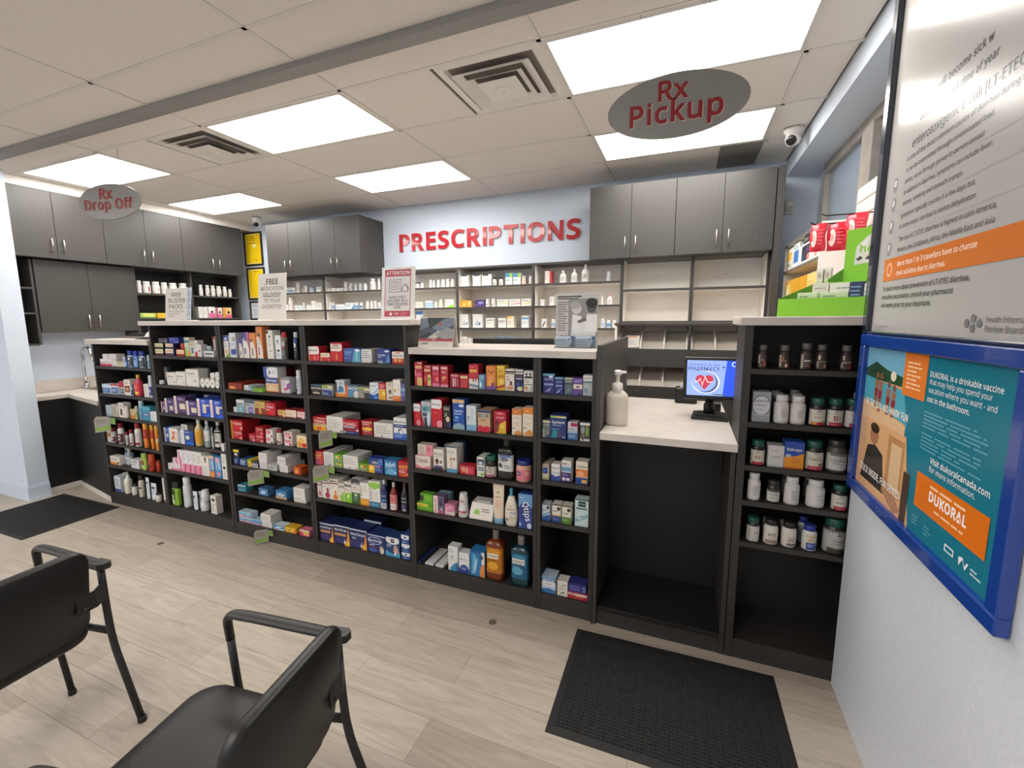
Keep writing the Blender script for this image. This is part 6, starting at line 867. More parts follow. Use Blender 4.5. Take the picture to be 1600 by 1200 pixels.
2.3811 2.4565 0.9850 0.1258 0.020 0.070|x|#274a9c;p#d88a1c,0,.0,1,.0,1,.6,.6,.48,.0,.42;tDdrops,.5,.7,.75,#e8e2d4;e.2,.48,.14,.06,#b0b8b8;l.4,.2,.95,.42,3,#b06a1c;r0,0,1,.05,#b05a14|blue and orange carton|
2.4661 2.5346 0.9850 0.1335 0.015 0.068|bj|#1d1a18,#164e40,#c9c2b4,.04,.64;r0,0,1,.22,#a01f34;tCalcium,.45,.62,.7,#3c3a34;p#8a8478,.3,.86,.7,.86,.5,.98;l.15,.72,.85,.76,1,#7a7468;l.1,.06,.9,.14,1,#d88a94;e.8,.34,.15,.08,#8a6a54|dark jar with green lid and lined label|vitamin_jar
2.5467 2.6211 0.9850 0.1456 0.015 0.074|bj|#4a4642,#2c2a28,#bdbab6,.1,.6;r0,.86,1,1,#6a645c;tCranberry,.5,.58,.75,#4a464a;l.2,.35,.8,.48,2,#777;l.2,.7,.8,.76,1,#666|dark jar with silver label|vitamin_jar
2.6234 2.6651 0.9850 0.1480 0.015 0.042|bj|#4a4642,#2c2a28,#bdbab6,.1,.6;r0,.86,1,1,#6a645c;l.1,.3,.9,.7,3,#777|dark jar with silver label against the poster wall|vitamin_jar
@D|3|fourth shelf below the green display
2.2455 2.2985 0.8140 0.1302 0.015 0.053|bp|#cbc7c4,#d0cdca,#cdc9c6,.08,.66;l.3,.2,.85,.8,7,#8a8a90|white supplement bottle at left end|supplement_bottle
2.3262 2.3775 0.8140 0.1040 0.015 0.051|bj|#24211f,#201e1d,#c8c4bc,.06,.55;l.15,.55,.85,.8,2,#556;l.2,.2,.8,.45,2,#776;r0,.9,1,1,#4a443c|small dark jar with white label|vitamin_jar
2.3953 2.4552 0.8140 0.1306 0.015 0.060|bp|#cbc7c4,#d0cdca,#cdc9c6,.08,.66;l.4,.15,.9,.8,8,#8a8684|white supplement bottle with lined label|supplement_bottle
2.4827 2.5532 0.8140 0.1269 0.015 0.071|bp|#cbc7c4,#d0cdca,#cdc9c6,.08,.66;l.4,.62,.9,.7,1,#777;l.45,.35,.9,.45,2,#888|widest white supplement bottle|supplement_bottle
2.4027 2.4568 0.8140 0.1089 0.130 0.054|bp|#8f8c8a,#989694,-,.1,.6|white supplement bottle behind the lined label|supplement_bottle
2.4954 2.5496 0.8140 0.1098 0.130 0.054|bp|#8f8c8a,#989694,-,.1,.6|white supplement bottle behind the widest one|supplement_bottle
2.5782 2.6387 0.8140 0.1167 0.015 0.060|bj|#1d1a18,#164e40,#c9c4b8,.04,.62;r0,0,1,.24,#a01f34;l.15,.42,.9,.56,1,#5a5048;p#8a8478,.3,.86,.7,.86,.5,.98;l.2,.7,.8,.78,1,#7a7468;l.1,.06,.9,.16,1,#d88a94|dark jar with green lid|vitamin_jar
@D|4|fifth shelf below the green display
2.2537 2.3073 0.6080 0.1182 0.015 0.054|bj|#1d1a18,#164e40,#bfbab2,.04,.66;p#a8303c,.45,.0,1,.0,1,.3,.5,.3;l.5,.5,.95,.65,2,#7a7468;l.05,.1,.35,.9,6,#8a8478|dark jar with green lid at left end|vitamin_jar
2.3251 2.3843 0.6080 0.1184 0.015 0.059|bp|#cfcac4,#22201f,#d0c8bc,.08,.62;r0,0,1,.22,#8a7a70;l.25,.5,.9,.75,2,#443c38;l.3,.28,.8,.42,2,#8a7468|left white bottle with black cap|supplement_bottle
2.3981 2.4581 0.6080 0.1168 0.015 0.060|bp|#cfcac4,#22201f,#d0c8bc,.08,.62;r.3,0,1,.2,#7a6a64;l.35,.62,.95,.72,1,#a04a54;l.35,.3,.9,.55,3,#443c38|right white bottle with black cap|supplement_bottle
2.4799 2.5373 0.6080 0.1178 0.015 0.057|bp|#cfccc8,#26368c,#cdc8be,.06,.66;r.2,0,1,.45,#26428c;r.2,.78,1,.95,#c8b89c;e.45,.62,.15,.1,#d89a4c;l.3,.15,.9,.38,2,#b8c8e4;tWEBBER,.6,.62,.5,#a89a8a|white bottle with blue cap in front|supplement_bottle
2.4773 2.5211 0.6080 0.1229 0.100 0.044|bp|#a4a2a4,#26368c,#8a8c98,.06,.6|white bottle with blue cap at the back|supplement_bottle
2.5627 2.6506 0.6080 0.1625 0.015 0.088|bj|#2c2a28,#164e40,#a8a6a2,.04,.68;r.1,0,1,.22,#3a342c;tOmega,.6,.55,.5,#33302e;p#6a665c,.45,.78,.75,.78,.6,.92;r.15,.22,1,.28,#8a7f6c;l.3,.4,.9,.46,1,#555|largest dark jar with grey label|vitamin_jar
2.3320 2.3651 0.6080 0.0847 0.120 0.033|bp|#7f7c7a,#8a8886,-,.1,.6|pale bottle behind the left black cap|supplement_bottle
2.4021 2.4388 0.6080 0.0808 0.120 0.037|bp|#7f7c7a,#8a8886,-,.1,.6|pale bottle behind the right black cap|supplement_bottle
@b0|0|top shelf of far left back bay
-2.8741 -2.7224 2.0170 0.0688 0.020 0.080|x|#e0ddd8;r.1,.15,.9,.6,#7aa4c4;l.2,.7,.8,.85,1,#89a|white and blue carton|
-2.7066 -2.6505 2.0170 0.1296 0.015 0.056|bp|#dedad5,#e6e3df,#d8d4d0,.15,.6;l.2,.2,.8,.8,3,#aaa|white pill bottle|pill_bottle
-2.6003 -2.5760 2.0170 0.0574 0.015 0.024|bp|#dedad5,#e6e3df,-,.15,.6|tiny white pill bottle|pill_bottle
-2.5680 -2.5213 2.0170 0.0894 0.015 0.047|bp|#dedad5,#e6e3df,#d8d4d0,.15,.6|short white pill bottle|pill_bottle
-2.4954 -2.4265 2.0170 0.0724 0.015 0.069|bj|#cfd4d8,#6a8cb0,#b8c4d0,.15,.6|pale bottle with blue cap|pill_bottle
-2.3704 -2.2875 2.0170 0.0656 0.020 0.080|x|#dad8d4;r0,.6,1,.85,#a8b8c4|low white carton|
@b0|1|second shelf of far left back bay
-2.9006 -2.8602 1.7970 0.0727 0.020 0.080|x|#dedad5;l.2,.3,.8,.8,2,#99a|small white carton at left end|
-2.8590 -2.7975 1.7970 0.1627 0.015 0.066|bp|#dedad5,#e6e3df,#d8d4d0,.15,.6;l.2,.2,.8,.8,3,#aaa|tall white pill bottle|pill_bottle
-2.7510 -2.6880 1.7970 0.0638 0.020 0.080|x|#dedad5;l.2,.3,.8,.7,2,#89b|white carton|
-2.6828 -2.6210 1.7970 0.0586 0.020 0.080|x|#d8dce2;r.1,.2,.9,.7,#b8c8dc|pale blue carton|
-2.6198 -2.5792 1.7970 0.0914 0.015 0.041|bp|#dedad5,#e6e3df,#d8d4d0,.15,.6|short white pill bottle|pill_bottle
-2.5474 -2.4727 1.7970 0.0642 0.020 0.080|x|#dedad5;l.2,.3,.8,.7,2,#89b|wider white carton|
-2.4628 -2.3890 1.7970 0.1104 0.020 0.080|x|#dedad5;l.2,.6,.8,.8,1,#89b|tall white carton|
-2.3794 -2.2961 1.7970 0.0888 0.020 0.080|x|#dcd8d2;l.2,.3,.8,.7,2,#a99|square white carton at right end|
@b1|0|top shelf back bay left of narcotics sign
-2.1920 -2.1532 2.0170 0.0358 0.020 0.080|x|#dedad5;l.1,.3,.8,.7,1,#99a|low white carton at left end|
-2.1329 -2.0576 2.0170 0.0387 0.020 0.080|x|#dedad5;l.1,.3,.8,.7,1,#99a|low white carton, second from left|
-2.0476 -1.9436 2.0170 0.0394 0.020 0.080|x|#dedad5;r.5,.2,.9,.8,#b0b8c0|low white and grey carton|
-1.9356 -1.8860 2.0170 0.1059 0.015 0.050|bp|#dedad5,#e6e3df,#d8d4d0,.15,.6;l.2,.2,.8,.8,3,#aaa|tall white pill bottle|pill_bottle
-1.8567 -1.8126 2.0170 0.0863 0.015 0.044|bp|#dedad5,#e6e3df,#c8ccd0,.15,.6|first white pill bottle from left|pill_bottle
-1.7820 -1.7380 2.0170 0.0818 0.015 0.044|bp|#dedad5,#e6e3df,#c8ccd0,.15,.6|second white pill bottle from left|pill_bottle
-1.7155 -1.6698 2.0170 0.0813 0.015 0.046|bp|#d4d8de,#e6e3df,#aab8cc,.15,.6|pale blue pill bottle|pill_bottle
-1.6450 -1.5975 2.0170 0.0787 0.015 0.047|bp|#dedad5,#e6e3df,#c8ccd0,.15,.6|third white pill bottle from left|pill_bottle
-1.5552 -1.4771 2.0170 0.1335 0.015 0.078|bp|#dedad5,#e6e3df,#d8d4d0,.15,.6;l.2,.2,.8,.8,4,#aaa|largest white pill bottle|pill_bottle
-1.4333 -1.4007 2.0170 0.1266 0.015 0.033|bp|#dedad5,#e6e3df,#d8d4d0,.15,.6|white pill bottle next to the narcotics sign|pill_bottle
@b1|1|second shelf back bay left of narcotics sign
-2.1920 -2.1473 1.7970 0.0897 0.020 0.080|x|#dcd8d2;l.2,.3,.8,.8,3,#a99|white carton at left end|
-2.1417 -2.1008 1.7970 0.0841 0.015 0.041|bp|#d4d8de,#e6e3df,#88a4c0,.15,.6|white pill bottle with blue label|pill_bottle
-2.0725 -1.9306 1.7970 0.0629 0.020 0.080|x|#dfe0e0;r0,.2,1,.5,#b8c8d8|long low white and blue carton|
-1.9227 -1.7837 1.7970 0.0794 0.020 0.080|x|#d8dee4;p#6a98c4,.6,0,1,0,1,.8;l.1,.4,.6,.8,2,#89a|blue and white carton|
-1.7798 -1.7337 1.7970 0.0769 0.015 0.046|bp|#d4d8de,#e6e3df,#7a98b8,.15,.6|short pill bottle with blue label|pill_bottle
-1.7121 -1.6680 1.7970 0.0757 0.015 0.044|bp|#d4d8de,#e6e3df,#7a98b8,.15,.6|twin short pill bottle with blue label|pill_bottle
-1.6185 -1.5764 1.7970 0.0908 0.015 0.042|bp|#dedad5,#e6e3df,#d8d4d0,.15,.6|slim white pill bottle|pill_bottle
-1.5574 -1.5153 1.7970 0.0914 0.015 0.042|bp|#dedad5,#e6e3df,#d8d4d0,.15,.6|left bottle of a touching pair|pill_bottle
-1.5005 -1.4622 1.7970 0.0921 0.015 0.038|bp|#dedad5,#e6e3df,#d8d4d0,.15,.6|right bottle of a touching pair|pill_bottle
-1.4374 -1.3961 1.7970 0.0745 0.020 0.080|x|#dcdad8;r0,0,1,.3,#a8bcd0|small white carton next to the narcotics sign|
@b2|0|top shelf back bay right of narcotics sign
-0.9202 -0.8652 2.0170 0.0654 0.015 0.055|bj|#c8c4c0,#2c2c2e,#b0b0b0,.15,.6|short grey bottle with black cap|pill_bottle
-0.8434 -0.8115 2.0170 0.0581 0.015 0.032|bp|#dedad5,#e6e3df,-,.15,.6|small white pill bottle beside black cap|pill_bottle
-0.7330 -0.6995 2.0170 0.0854 0.015 0.033|bp|#dedad5,#e6e3df,#d8d4d0,.15,.6|first white pill bottle from left|pill_bottle
-0.6887 -0.6606 2.0170 0.0804 0.015 0.028|bp|#dedad5,#e6e3df,#d8d4d0,.15,.6|second white pill bottle from left|pill_bottle
-0.6371 -0.6021 2.0170 0.0817 0.015 0.035|bp|#dedad5,#e6e3df,#d8d4d0,.15,.6|third white pill bottle from left|pill_bottle
-0.5845 -0.5392 2.0170 0.0846 0.015 0.045|bp|#dedad5,#e6e3df,#d8d4d0,.15,.6|wide white pill bottle|pill_bottle
-0.5215 -0.4798 2.0170 0.0857 0.015 0.042|bp|#dedad5,#e6e3df,#d8d4d0,.15,.6|fourth white pill bottle from left|pill_bottle
-0.4604 -0.4258 2.0170 0.0852 0.015 0.035|bp|#dedad5,#e6e3df,#d8d4d0,.15,.6|white pill bottle at right end|pill_bottle
@b2|1|second shelf back bay right of narcotics sign
-0.9171 -0.8260 1.7970 0.0727 0.020 0.080|x|#ddd6c8;l.1,.3,.9,.7,2,#b98;r0,.85,1,1,#c8b8a8|cream carton|
-0.7902 -0.6905 1.7970 0.0788 0.020 0.080|x|#d0d8e0;r0,.1,1,.5,#9ab4cc;r0,.6,1,.7,#5a7aa8|blue and white carton|
-0.6783 -0.6359 1.7970 0.0679 0.015 0.042|bp|#dedad5,#d8dcc8,#d4d8c4,.15,.6|short white pill bottle|pill_bottle
-0.6168 -0.5729 1.7970 0.0892 0.015 0.044|bp|#dedad5,#d8dcc8,#d4d8c4,.15,.6|tall white pill bottle|pill_bottle
-0.5376 -0.4258 1.7970 0.0872 0.020 0.080|x|#dedad5;p#8fc83c,.1,0,1,0,1,.35,.6,.3;l.1,.5,.8,.85,2,#a9a|white carton with green base|
@b2|2|third shelf back bay right of narcotics sign
-0.9167 -0.8253 1.5770 0.1906 0.020 0.080|x|#d8dce0;r0,.78,1,.96,#4a78b8|white carton with blue top|
@b3|0|top shelf back bay right of calendar
-0.3421 -0.2419 2.0170 0.1205 0.020 0.100|x|#dedad4;r.1,.9,.9,1,#2a2a2c;l.1,.3,.7,.6,3,#aaa|black marked white carton at left end|
-0.1924 -0.1002 2.0170 0.1177 0.020 0.100|x|#dedad4;r.1,.9,.9,1,#2a2a2c;l.1,.3,.7,.6,3,#9ab|black marked white carton, second from left|
-0.0856 0.0236 2.0170 0.0666 0.020 0.100|x|#dedad4;l.1,.3,.7,.6,3,#aaa|lower white carton of the pair|
-0.0848 0.0242 2.0841 0.0523 0.020 0.100|x|#dedad4;r.1,.7,.7,1,#2a2a2c;l.1,.2,.7,.6,2,#aaa|upper white carton of the pair|
0.0389 0.0807 2.0170 0.0853 0.015 0.042|bp|#dedad5,#2a2a2c,#d8d4d0,.15,.6;r.3,.1,.8,.3,#444|left white bottle with dark cap|pill_bottle
0.1078 0.1511 2.0170 0.0825 0.015 0.043|bp|#dedad5,#2a2a2c,#d8d4d0,.15,.6;r.3,.1,.8,.3,#444|right white bottle with dark cap|pill_bottle
0.1831 0.2576 2.0170 0.1216 0.020 0.080|x|#dfe2e0;r0,.65,.6,1,#4a90b8;r.6,.65,1,1,#8fc04c;l.1,.3,.9,.5,1,#899|left carton with blue and green top|
0.2682 0.3487 2.0170 0.1177 0.020 0.080|x|#dfe2e0;r0,.65,.6,1,#4a90b8;r.6,.65,1,1,#8fc04c;l.1,.3,.9,.5,1,#899|right carton with blue and green top|
0.3617 0.4040 2.0170 0.0834 0.015 0.042|bp|#e0d4c8,#e6e3df,#e0c0b0,.15,.6|peach labelled pill bottle|pill_bottle
0.4395 0.4686 2.0170 0.0838 0.015 0.029|bp|#dedad5,#e6e3df,#d8d4d0,.15,.6|white pill bottle at right end|pill_bottle
@b3|1|second shelf back bay right of calendar
-0.3450 -0.2676 1.7970 0.0748 0.020 0.080|x|#dc9a2c;e.6,.4,.3,.2,#e8b85c|orange carton|
-0.2638 -0.2118 1.7970 0.0682 0.020 0.080|x|#e0b468;r0,0,1,.4,#dc9a3c|light orange carton|
-0.1717 -0.0529 1.7970 0.0739 0.020 0.080|x|#3c2c6c;e.6,.6,.3,.15,#a898d0;l.1,.2,.7,.35,1,#8a7ac0|purple carton|
-0.0466 -0.0059 1.7970 0.0834 0.015 0.041|bp|#dedad5,#e6e3df,#d8d4d0,.15,.6;r.2,.2,.8,.4,#444|left white pill bottle|pill_bottle
0.0179 0.0618 1.7970 0.0819 0.015 0.044|bp|#dedad5,#e6e3df,#d8d4d0,.15,.6;r.2,.2,.8,.4,#444|right white pill bottle|pill_bottle
0.0874 0.2122 1.7970 0.0732 0.020 0.080|x|#dedad2;p#a8cc6c,.2,.3,1,.35,1,.5,.2,.4;l.1,.6,.8,.85,1,#999|long white carton with green stripe|
0.2247 0.3485 1.7970 0.0734 0.020 0.080|x|#dedad2;p#d88a7a,.1,.2,1,.35,1,.5,.2,.35;l.1,.6,.8,.85,1,#999|long white carton with red stripe|
0.3590 0.4630 1.7970 0.0771 0.020 0.080|x|#dedad2;p#dcc87a,.2,.2,1,.35,1,.5,.2,.35;l.1,.6,.8,.85,1,#999|white carton with yellow stripe|
@b3|2|third shelf back bay right of calendar
-0.3450 -0.2536 1.5770 0.1471 0.020 0.100|x|#dcdad8;p#b0b4c0,.2,.2,.7,.1,.5,.6;e.8,.3,.1,.1,#556|white carton with grey pattern at left end|
-0.1996 -0.0835 1.5770 0.1455 0.020 0.100|x|#dcdad8;p#a8b4c8,.1,.2,.7,.1,.5,.6;e.7,.3,.1,.1,#556|grey patterned white carton, second from left|
-0.0443 0.0507 1.5770 0.1019 0.020 0.080|x|#dedad2;r.1,.75,.9,.82,#333;l.1,.4,.8,.6,2,#aaa|left white carton with dark line|
0.0986 0.1878 1.5770 0.1010 0.020 0.080|x|#dedad2;r.1,.65,.9,.72,#334;l.1,.4,.8,.6,2,#aaa|right white carton with dark line|
0.2005 0.2740 1.5770 0.1202 0.020 0.090|x|#e2dccc;r0,.8,.6,1,#e0b04c;l.1,.3,.8,.6,3,#b8a898|cream carton with yellow corner|
0.3607 0.4358 1.5770 0.1237 0.020 0.090|x|#dee0e2;r0,.7,1,.85,#5a98c8;r0,.9,1,1,#e0d8b8;l.1,.3,.8,.5,2,#aab|white carton with blue band|
@b3|3|fourth shelf back bay right of calendar
-0.3450 -0.2696 1.3570 0.1207 0.020 0.080|x|#dedad2;l.1,.3,.8,.8,3,#b8b0a8|white carton at left end|
-0.2638 -0.2210 1.3570 0.1074 0.020 0.080|x|#dedad2;l.1,.3,.8,.8,3,#b8b0a8|narrow white carton|
0.0543 0.1465 1.3570 0.1193 0.020 0.080|x|#c8d4e0;r0,.8,1,1,#5a8ab8|blue topped carton|
0.1556 0.2644 1.3570 0.1203 0.020 0.080|x|#c8d4e0;r0,.8,1,1,#6a94bc|second blue topped carton|
@b4|0|top shelf back bay behind the flyer
0.6106 0.6488 2.0170 0.1208 0.020 0.100|x|#ded8cc;l.1,.3,.9,.9,4,#b8a|cream carton|
0.6521 0.6768 2.0170 0.1223 0.020 0.100|x|#b83a44;r0,0,.3,1,#dcc|thin red carton|
0.7605 0.8235 2.0170 0.1203 0.015 0.050|bs|#dedad5,#e6e3df,#d8d4d0,.1,.55;l.2,.2,.8,.8,4,#999|white syrup bottle|syrup_bottle
0.8767 0.9357 2.0170 0.1273 0.015 0.047|bs|#dedad5,#e6e3df,#d8d4d0,.1,.55;l.2,.2,.8,.8,4,#999|white bottle with pointed cap|dropper_bottle
0.9782 1.0485 2.0170 0.1673 0.015 0.056|bs|#dedad5,#e6e3df,#d8d4d0,.1,.55;l.2,.2,.8,.8,2,#777|largest white syrup bottle|syrup_bottle
1.2168 1.2566 2.0170 0.0897 0.015 0.040|bp|#dedad5,#e6e3df,#c8d0d8,.1,.6|white pill bottle standing apart|pill_bottle
@b4|1|second shelf back bay behind the flyer
0.5619 0.5989 1.7970 0.0636 0.020 0.080|x|#dedad5;l.2,.3,.8,.8,3,#99a|small white carton|
0.6590 0.7021 1.7970 0.0882 0.020 0.080|x|#dedad5;l.2,.3,.8,.8,3,#99a|tall white carton|
1.1740 1.1920 1.7970 0.0757 0.015 0.018|bp|#dedad5,#e6e3df,-,.1,.6|white bottle beside the flyer|pill_bottle
1.2315 1.2761 1.7970 0.0964 0.015 0.036|bs|#dedad5,#d8708c,#e0d0d4,.1,.5;l.2,.3,.8,.7,2,#a88|white bottle with pink cap|syrup_bottle
@b4|2|third shelf back bay behind the flyer
0.5783 0.6239 1.5770 0.0898 0.020 0.060|x|#dedad5;p#4a4a4c,.1,.1,.4,.1,.9,.7,.6,.7;|white carton with dark slash|
0.6755 0.7186 1.5770 0.0860 0.015 0.043|bp|#dedad5,#e6e3df,#9ab0c8,.1,.6|pill bottle with blue label|pill_bottle
1.1727 1.2133 1.5770 0.0877 0.015 0.041|bp|#dedad5,#e6e3df,#a8b8c8,.1,.6|pill bottle with pale blue label|pill_bottle
1.2263 1.2682 1.5770 0.0752 0.015 0.042|bp|#dedad5,#e6e3df,#6a94c4,.1,.6|pill bottle with bright blue label|pill_bottle
1.2860 1.3190 1.5770 0.0718 0.020 0.060|x|#dedad5;l.2,.3,.8,.8,3,#99a|small white carton at right end|
@L0|0|upper shelf of the left wall bookcase, left half
0.9932 1.0403 1.9910 0.1416 0.015 0.047|bj|#dedad5,#e6e3df,#d8d0cc,.1,.6;r.6,.2,.8,.6,#c08|white tub at left end|supplement_tub
1.0640 1.1427 1.9910 0.1382 0.015 0.079|bj|#dedad5,#e6e3df,#dcd8d4,.1,.6;r.45,.1,.65,.9,#a8244c|white tub with magenta stripe|supplement_tub
1.1636 1.2446 1.9910 0.1418 0.015 0.081|bj|#dedad5,#e6e3df,#d8d4d0,.1,.6;l.4,.3,.9,.8,3,#999|first white tub from left|supplement_tub
1.2604 1.3280 1.9910 0.1391 0.015 0.068|bj|#dedad5,#e6e3df,#d8d4d0,.1,.6|second white tub from left|supplement_tub
1.3560 1.4443 1.9910 0.1403 0.015 0.088|bj|#dedad5,#e6e3df,#d8d4d0,.1,.6|wide white tub|supplement_tub
1.4772 1.5670 1.9910 0.1450 0.015 0.102|bj|#dedad5,#e6e3df,#d8d4d0,.1,.6|widest white tub behind the blister sign|supplement_tub
@L0|1|lower shelf of the left wall bookcase, left half
0.9880 1.1528 1.7060 0.0578 0.020 0.100|x|#a8b85c;r.2,.2,.9,.9,#c8d070;r0,0,1,.2,#4a8a3c|flat green and yellow carton|
1.1722 1.2761 1.7060 0.0592 0.020 0.100|x|#e2b428;l.1,.3,.7,.7,1,#a86|flat yellow carton|
@L1|0|upper shelf of the left wall bookcase, right half
1.7092 1.7538 1.9910 0.1400 0.015 0.045|bp|#dedad5,#e6e3df,#d4d0cc,.1,.6|tall white pill bottle|pill_bottle
1.7954 1.8444 1.9910 0.1416 0.015 0.049|bp|#dedad5,#e6e3df,#d4d0cc,.1,.6;r.3,.1,.9,.3,#444|white pill bottle with dark line|pill_bottle
1.8686 1.9220 1.9910 0.1423 0.015 0.053|bp|#dedad5,#e6e3df,#d4d0cc,.1,.6|first white pill bottle from left|pill_bottle
1.9505 2.0140 1.9910 0.1392 0.015 0.064|bp|#dedad5,#e6e3df,#d4d0cc,.1,.6;r.3,.1,.9,.3,#444|wide white pill bottle with dark line|pill_bottle
2.0365 2.0864 1.9910 0.1360 0.015 0.050|bp|#dedad5,#e6e3df,#d4d0cc,.1,.6|second white pill bottle from left|pill_bottle
2.1107 2.1539 1.9910 0.1081 0.015 0.043|bp|#dedad5,#e6e3df,#d8ccc0,.1,.6|smallest white pill bottle|pill_bottle
@L1|1|lower shelf of the left wall bookcase, right half
1.6669 1.7190 1.7060 0.1434 0.020 0.080|x|#dedad5;l.2,.3,.8,.9,4,#aaa|white carton, left of two|
1.7252 1.7826 1.7060 0.1406 0.020 0.080|x|#dedad5;l.2,.3,.8,.9,4,#aaa|white carton, right of two|
1.8001 1.8854 1.7060 0.1467 0.020 0.080|x|#ddd8d6;r0,0,1,.45,#d86a94;e.5,.55,.2,.12,#3a3438|white and pink carton with dark emblem|
1.9027 1.9816 1.7060 0.1382 0.020 0.080|x|#ddd4d2;r0,0,1,.4,#d86a94;r0,.0,.25,1,#b8283c;e.6,.55,.2,.12,#3a3438|red edged carton with dark emblem|
2.0115 2.1215 1.7060 0.1407 0.020 0.080|x|#e2c080;r0,0,1,.35,#d86a84;r0,.0,.2,1,#d8942c;e.6,.55,.2,.12,#3a3438|orange carton with dark emblem|
'''  # white bottles in the rear rows have shade in their greyer colour
CATS = {'medicine_carton': 'carton', 'bottle': 'bottle'}
cur = None
for row in DATA.strip().split('\n'):
    if row[0] == '@': b_, i_, where = row[1:].split('|'); continue
    nums, kind, spec, look, nm = row.split('|'); x0, x1, z0, h, o, d = map(float, nums.split()); nm = nm or 'medicine_carton'
    w = x1-x0; tags = dict(label=look+', '+where, cat=nm.split('_')[-1], group='products on the '+where)
    if b_[0] == 'L': loc, rz = (-3.86-o-d/2, (x0+x1)/2, z0+.0004), PI/2
    else: loc, rz = ((x0+x1)/2, (2.13 if b_[0] == 'b' else FY)+o+d/2, z0+.0004), 0
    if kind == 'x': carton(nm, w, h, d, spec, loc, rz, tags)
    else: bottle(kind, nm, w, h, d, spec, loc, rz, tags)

# ------------------------------------------------------------------ shelf talkers
def talker(label, x0, x1, z0, z1, zs):
    t = thing('shelf_talker', label, 'shelf sign', ((x0+x1)/2, .02, z1), group='grey and green shelf talkers'); w = x1-x0; h = z1-z0
    mb = MB(); f = lambda u, v, e: ((u-.5)*w, -.06*(1-u)-e, -h+v*h)
    pts = [f(u, v, 0) for u, v in ((0, 0), (1, .12), (1, 1), (.15, 1), (0, .8))]; mb.add(pts+[(x, y+.0012, z) for x, y, z in pts], [(0, 1, 2, 3, 4), (9, 8, 7, 6, 5)]+[(i, i+5, (i+1) % 5+5, (i+1) % 5) for i in range(5)], mat('#9a948b', .5))
    printed(mb, 'p#7fa83c,.05,.1,.95,.2,.95,.5,.5,.3,.05,.35;l.15,.55,.9,.85,3,#6f6a62', w, h, f); mb.build('flag', t)
    mb = MB(); mb.box(w*.55, w*1.15, .0, .0015, -h*.45, -h*.08, mat('#8aa85a', .5)); printed(mb, 'l.1,.2,.9,.8,3,#4f7a2c', .6*w, h*.37, lambda u, v, e: (w*.55+u*.6*w, -e-.0004, -h*.45+v*h*.37)); mb.build('green_tag', t)
talker('cream and green shelf talker on the low bay by the sink', -2.87, -2.75, .69, .835, 0)
talker('grey shelf talker on the fifth shelf under the delivery sign', -.99, -.9, .46, .58, 0)
talker('grey shelf talker on the lowest shelf under the delivery sign', -.975, -.9, .005, .115, 0)
talker('grey shelf talker on the third shelf under the narcotics sign', -.285, -.225, .82, .94, 0)
talker('grey shelf talker on the fourth shelf under the narcotics sign', -.355, -.275, .57, .69, 0)

# ------------------------------------------------------------------ signs on the counter
def sheet_sign(name, label, cat, w, h, loc, spec, base='#d8d2cc', rz=0, lean=-.1, foot=True, acrylic=False, d=.004, emit=0):
    t = thing(name, label, cat, loc, rz)
    s = thing('panel', None, None); s.parent = t; s.rotation_euler = (lean, 0, 0)
    bpy.data.objects.remove(s)
    mb = MB(); mb.box(-w/2, w/2, 0, d, 0, h, mat(base, .35), .0008); printed(mb, spec, w, h, flatpos(w, h, -.0002), emit=emit)
    p = mb.build('panel', t); p.rotation_euler = (lean, 0, 0)
    if foot: mb = MB(); mb.box(-w/2, w/2, -.002, .07, -.0005, .004, mat('#e4e2de', .2), .001); mb.build('foot', t)
    return t
t = sheet_sign('counter_sign', 'white FREE BLISTER PACKS sign with a pill pack attached', 'sign', .31, .262, (-1.865, .13, 1.672),
 'TFREE,.25,.8,.38,#2c2826,,0.004,.8;TBLISTER,.13,.62,.68,#2c2826,,0.004,.8;TPACKS,.15,.44,.54,#2c2826,,0.004,.8;TEASY TO USE & SAFE,.13,.29,.62,#77706a,,0;TAND CONVENIENT,.13,.21,.45,#77706a,,0;TTODAY,.13,.13,.2,#77706a,,0')
mb = MB(); mb.box(0, .085, -.006, -.001, .01, .26, mat('#b4c2cf', .25, coat=.4))
for r in range(9):
    for c in range(3): mb.lathe([(.011, 0), (.010, .004), (.006, .006), (.001, .0062)], mat('#8fa3b8', .2), 10, 0, 0, 0) if 0 else mb.box(.006+c*.026, .028+c*.026, -.011, -.006, .018+r*.0265, .037+r*.0265, mat('#93a6ba' if (r+c) % 2 else '#d5dde4', .2), .003)
o = mb.build('blister_pack', t); o.location = (.13, -.002, 0); o.rotation_euler = (-.1, 0, -.35)
sheet_sign('counter_sign', 'white FREE MEDICATION DELIVERY sign on the counter', 'sign', .275, .335, (-.838, .14, 1.672),
 'tFREE,.5,.83,.42,#222,,.016;r.2,.768,.74,.776,#222;tMEDICATION,.5,.68,.82,#45403c,,0.002;tDELIVERY,.5,.55,.64,#222,,.008;r.18,.5,.82,.507,#222;tTO YOUR,.5,.42,.58,#45403c,,0.002;tDOORSTEP,.5,.29,.7,#45403c,,0.002')
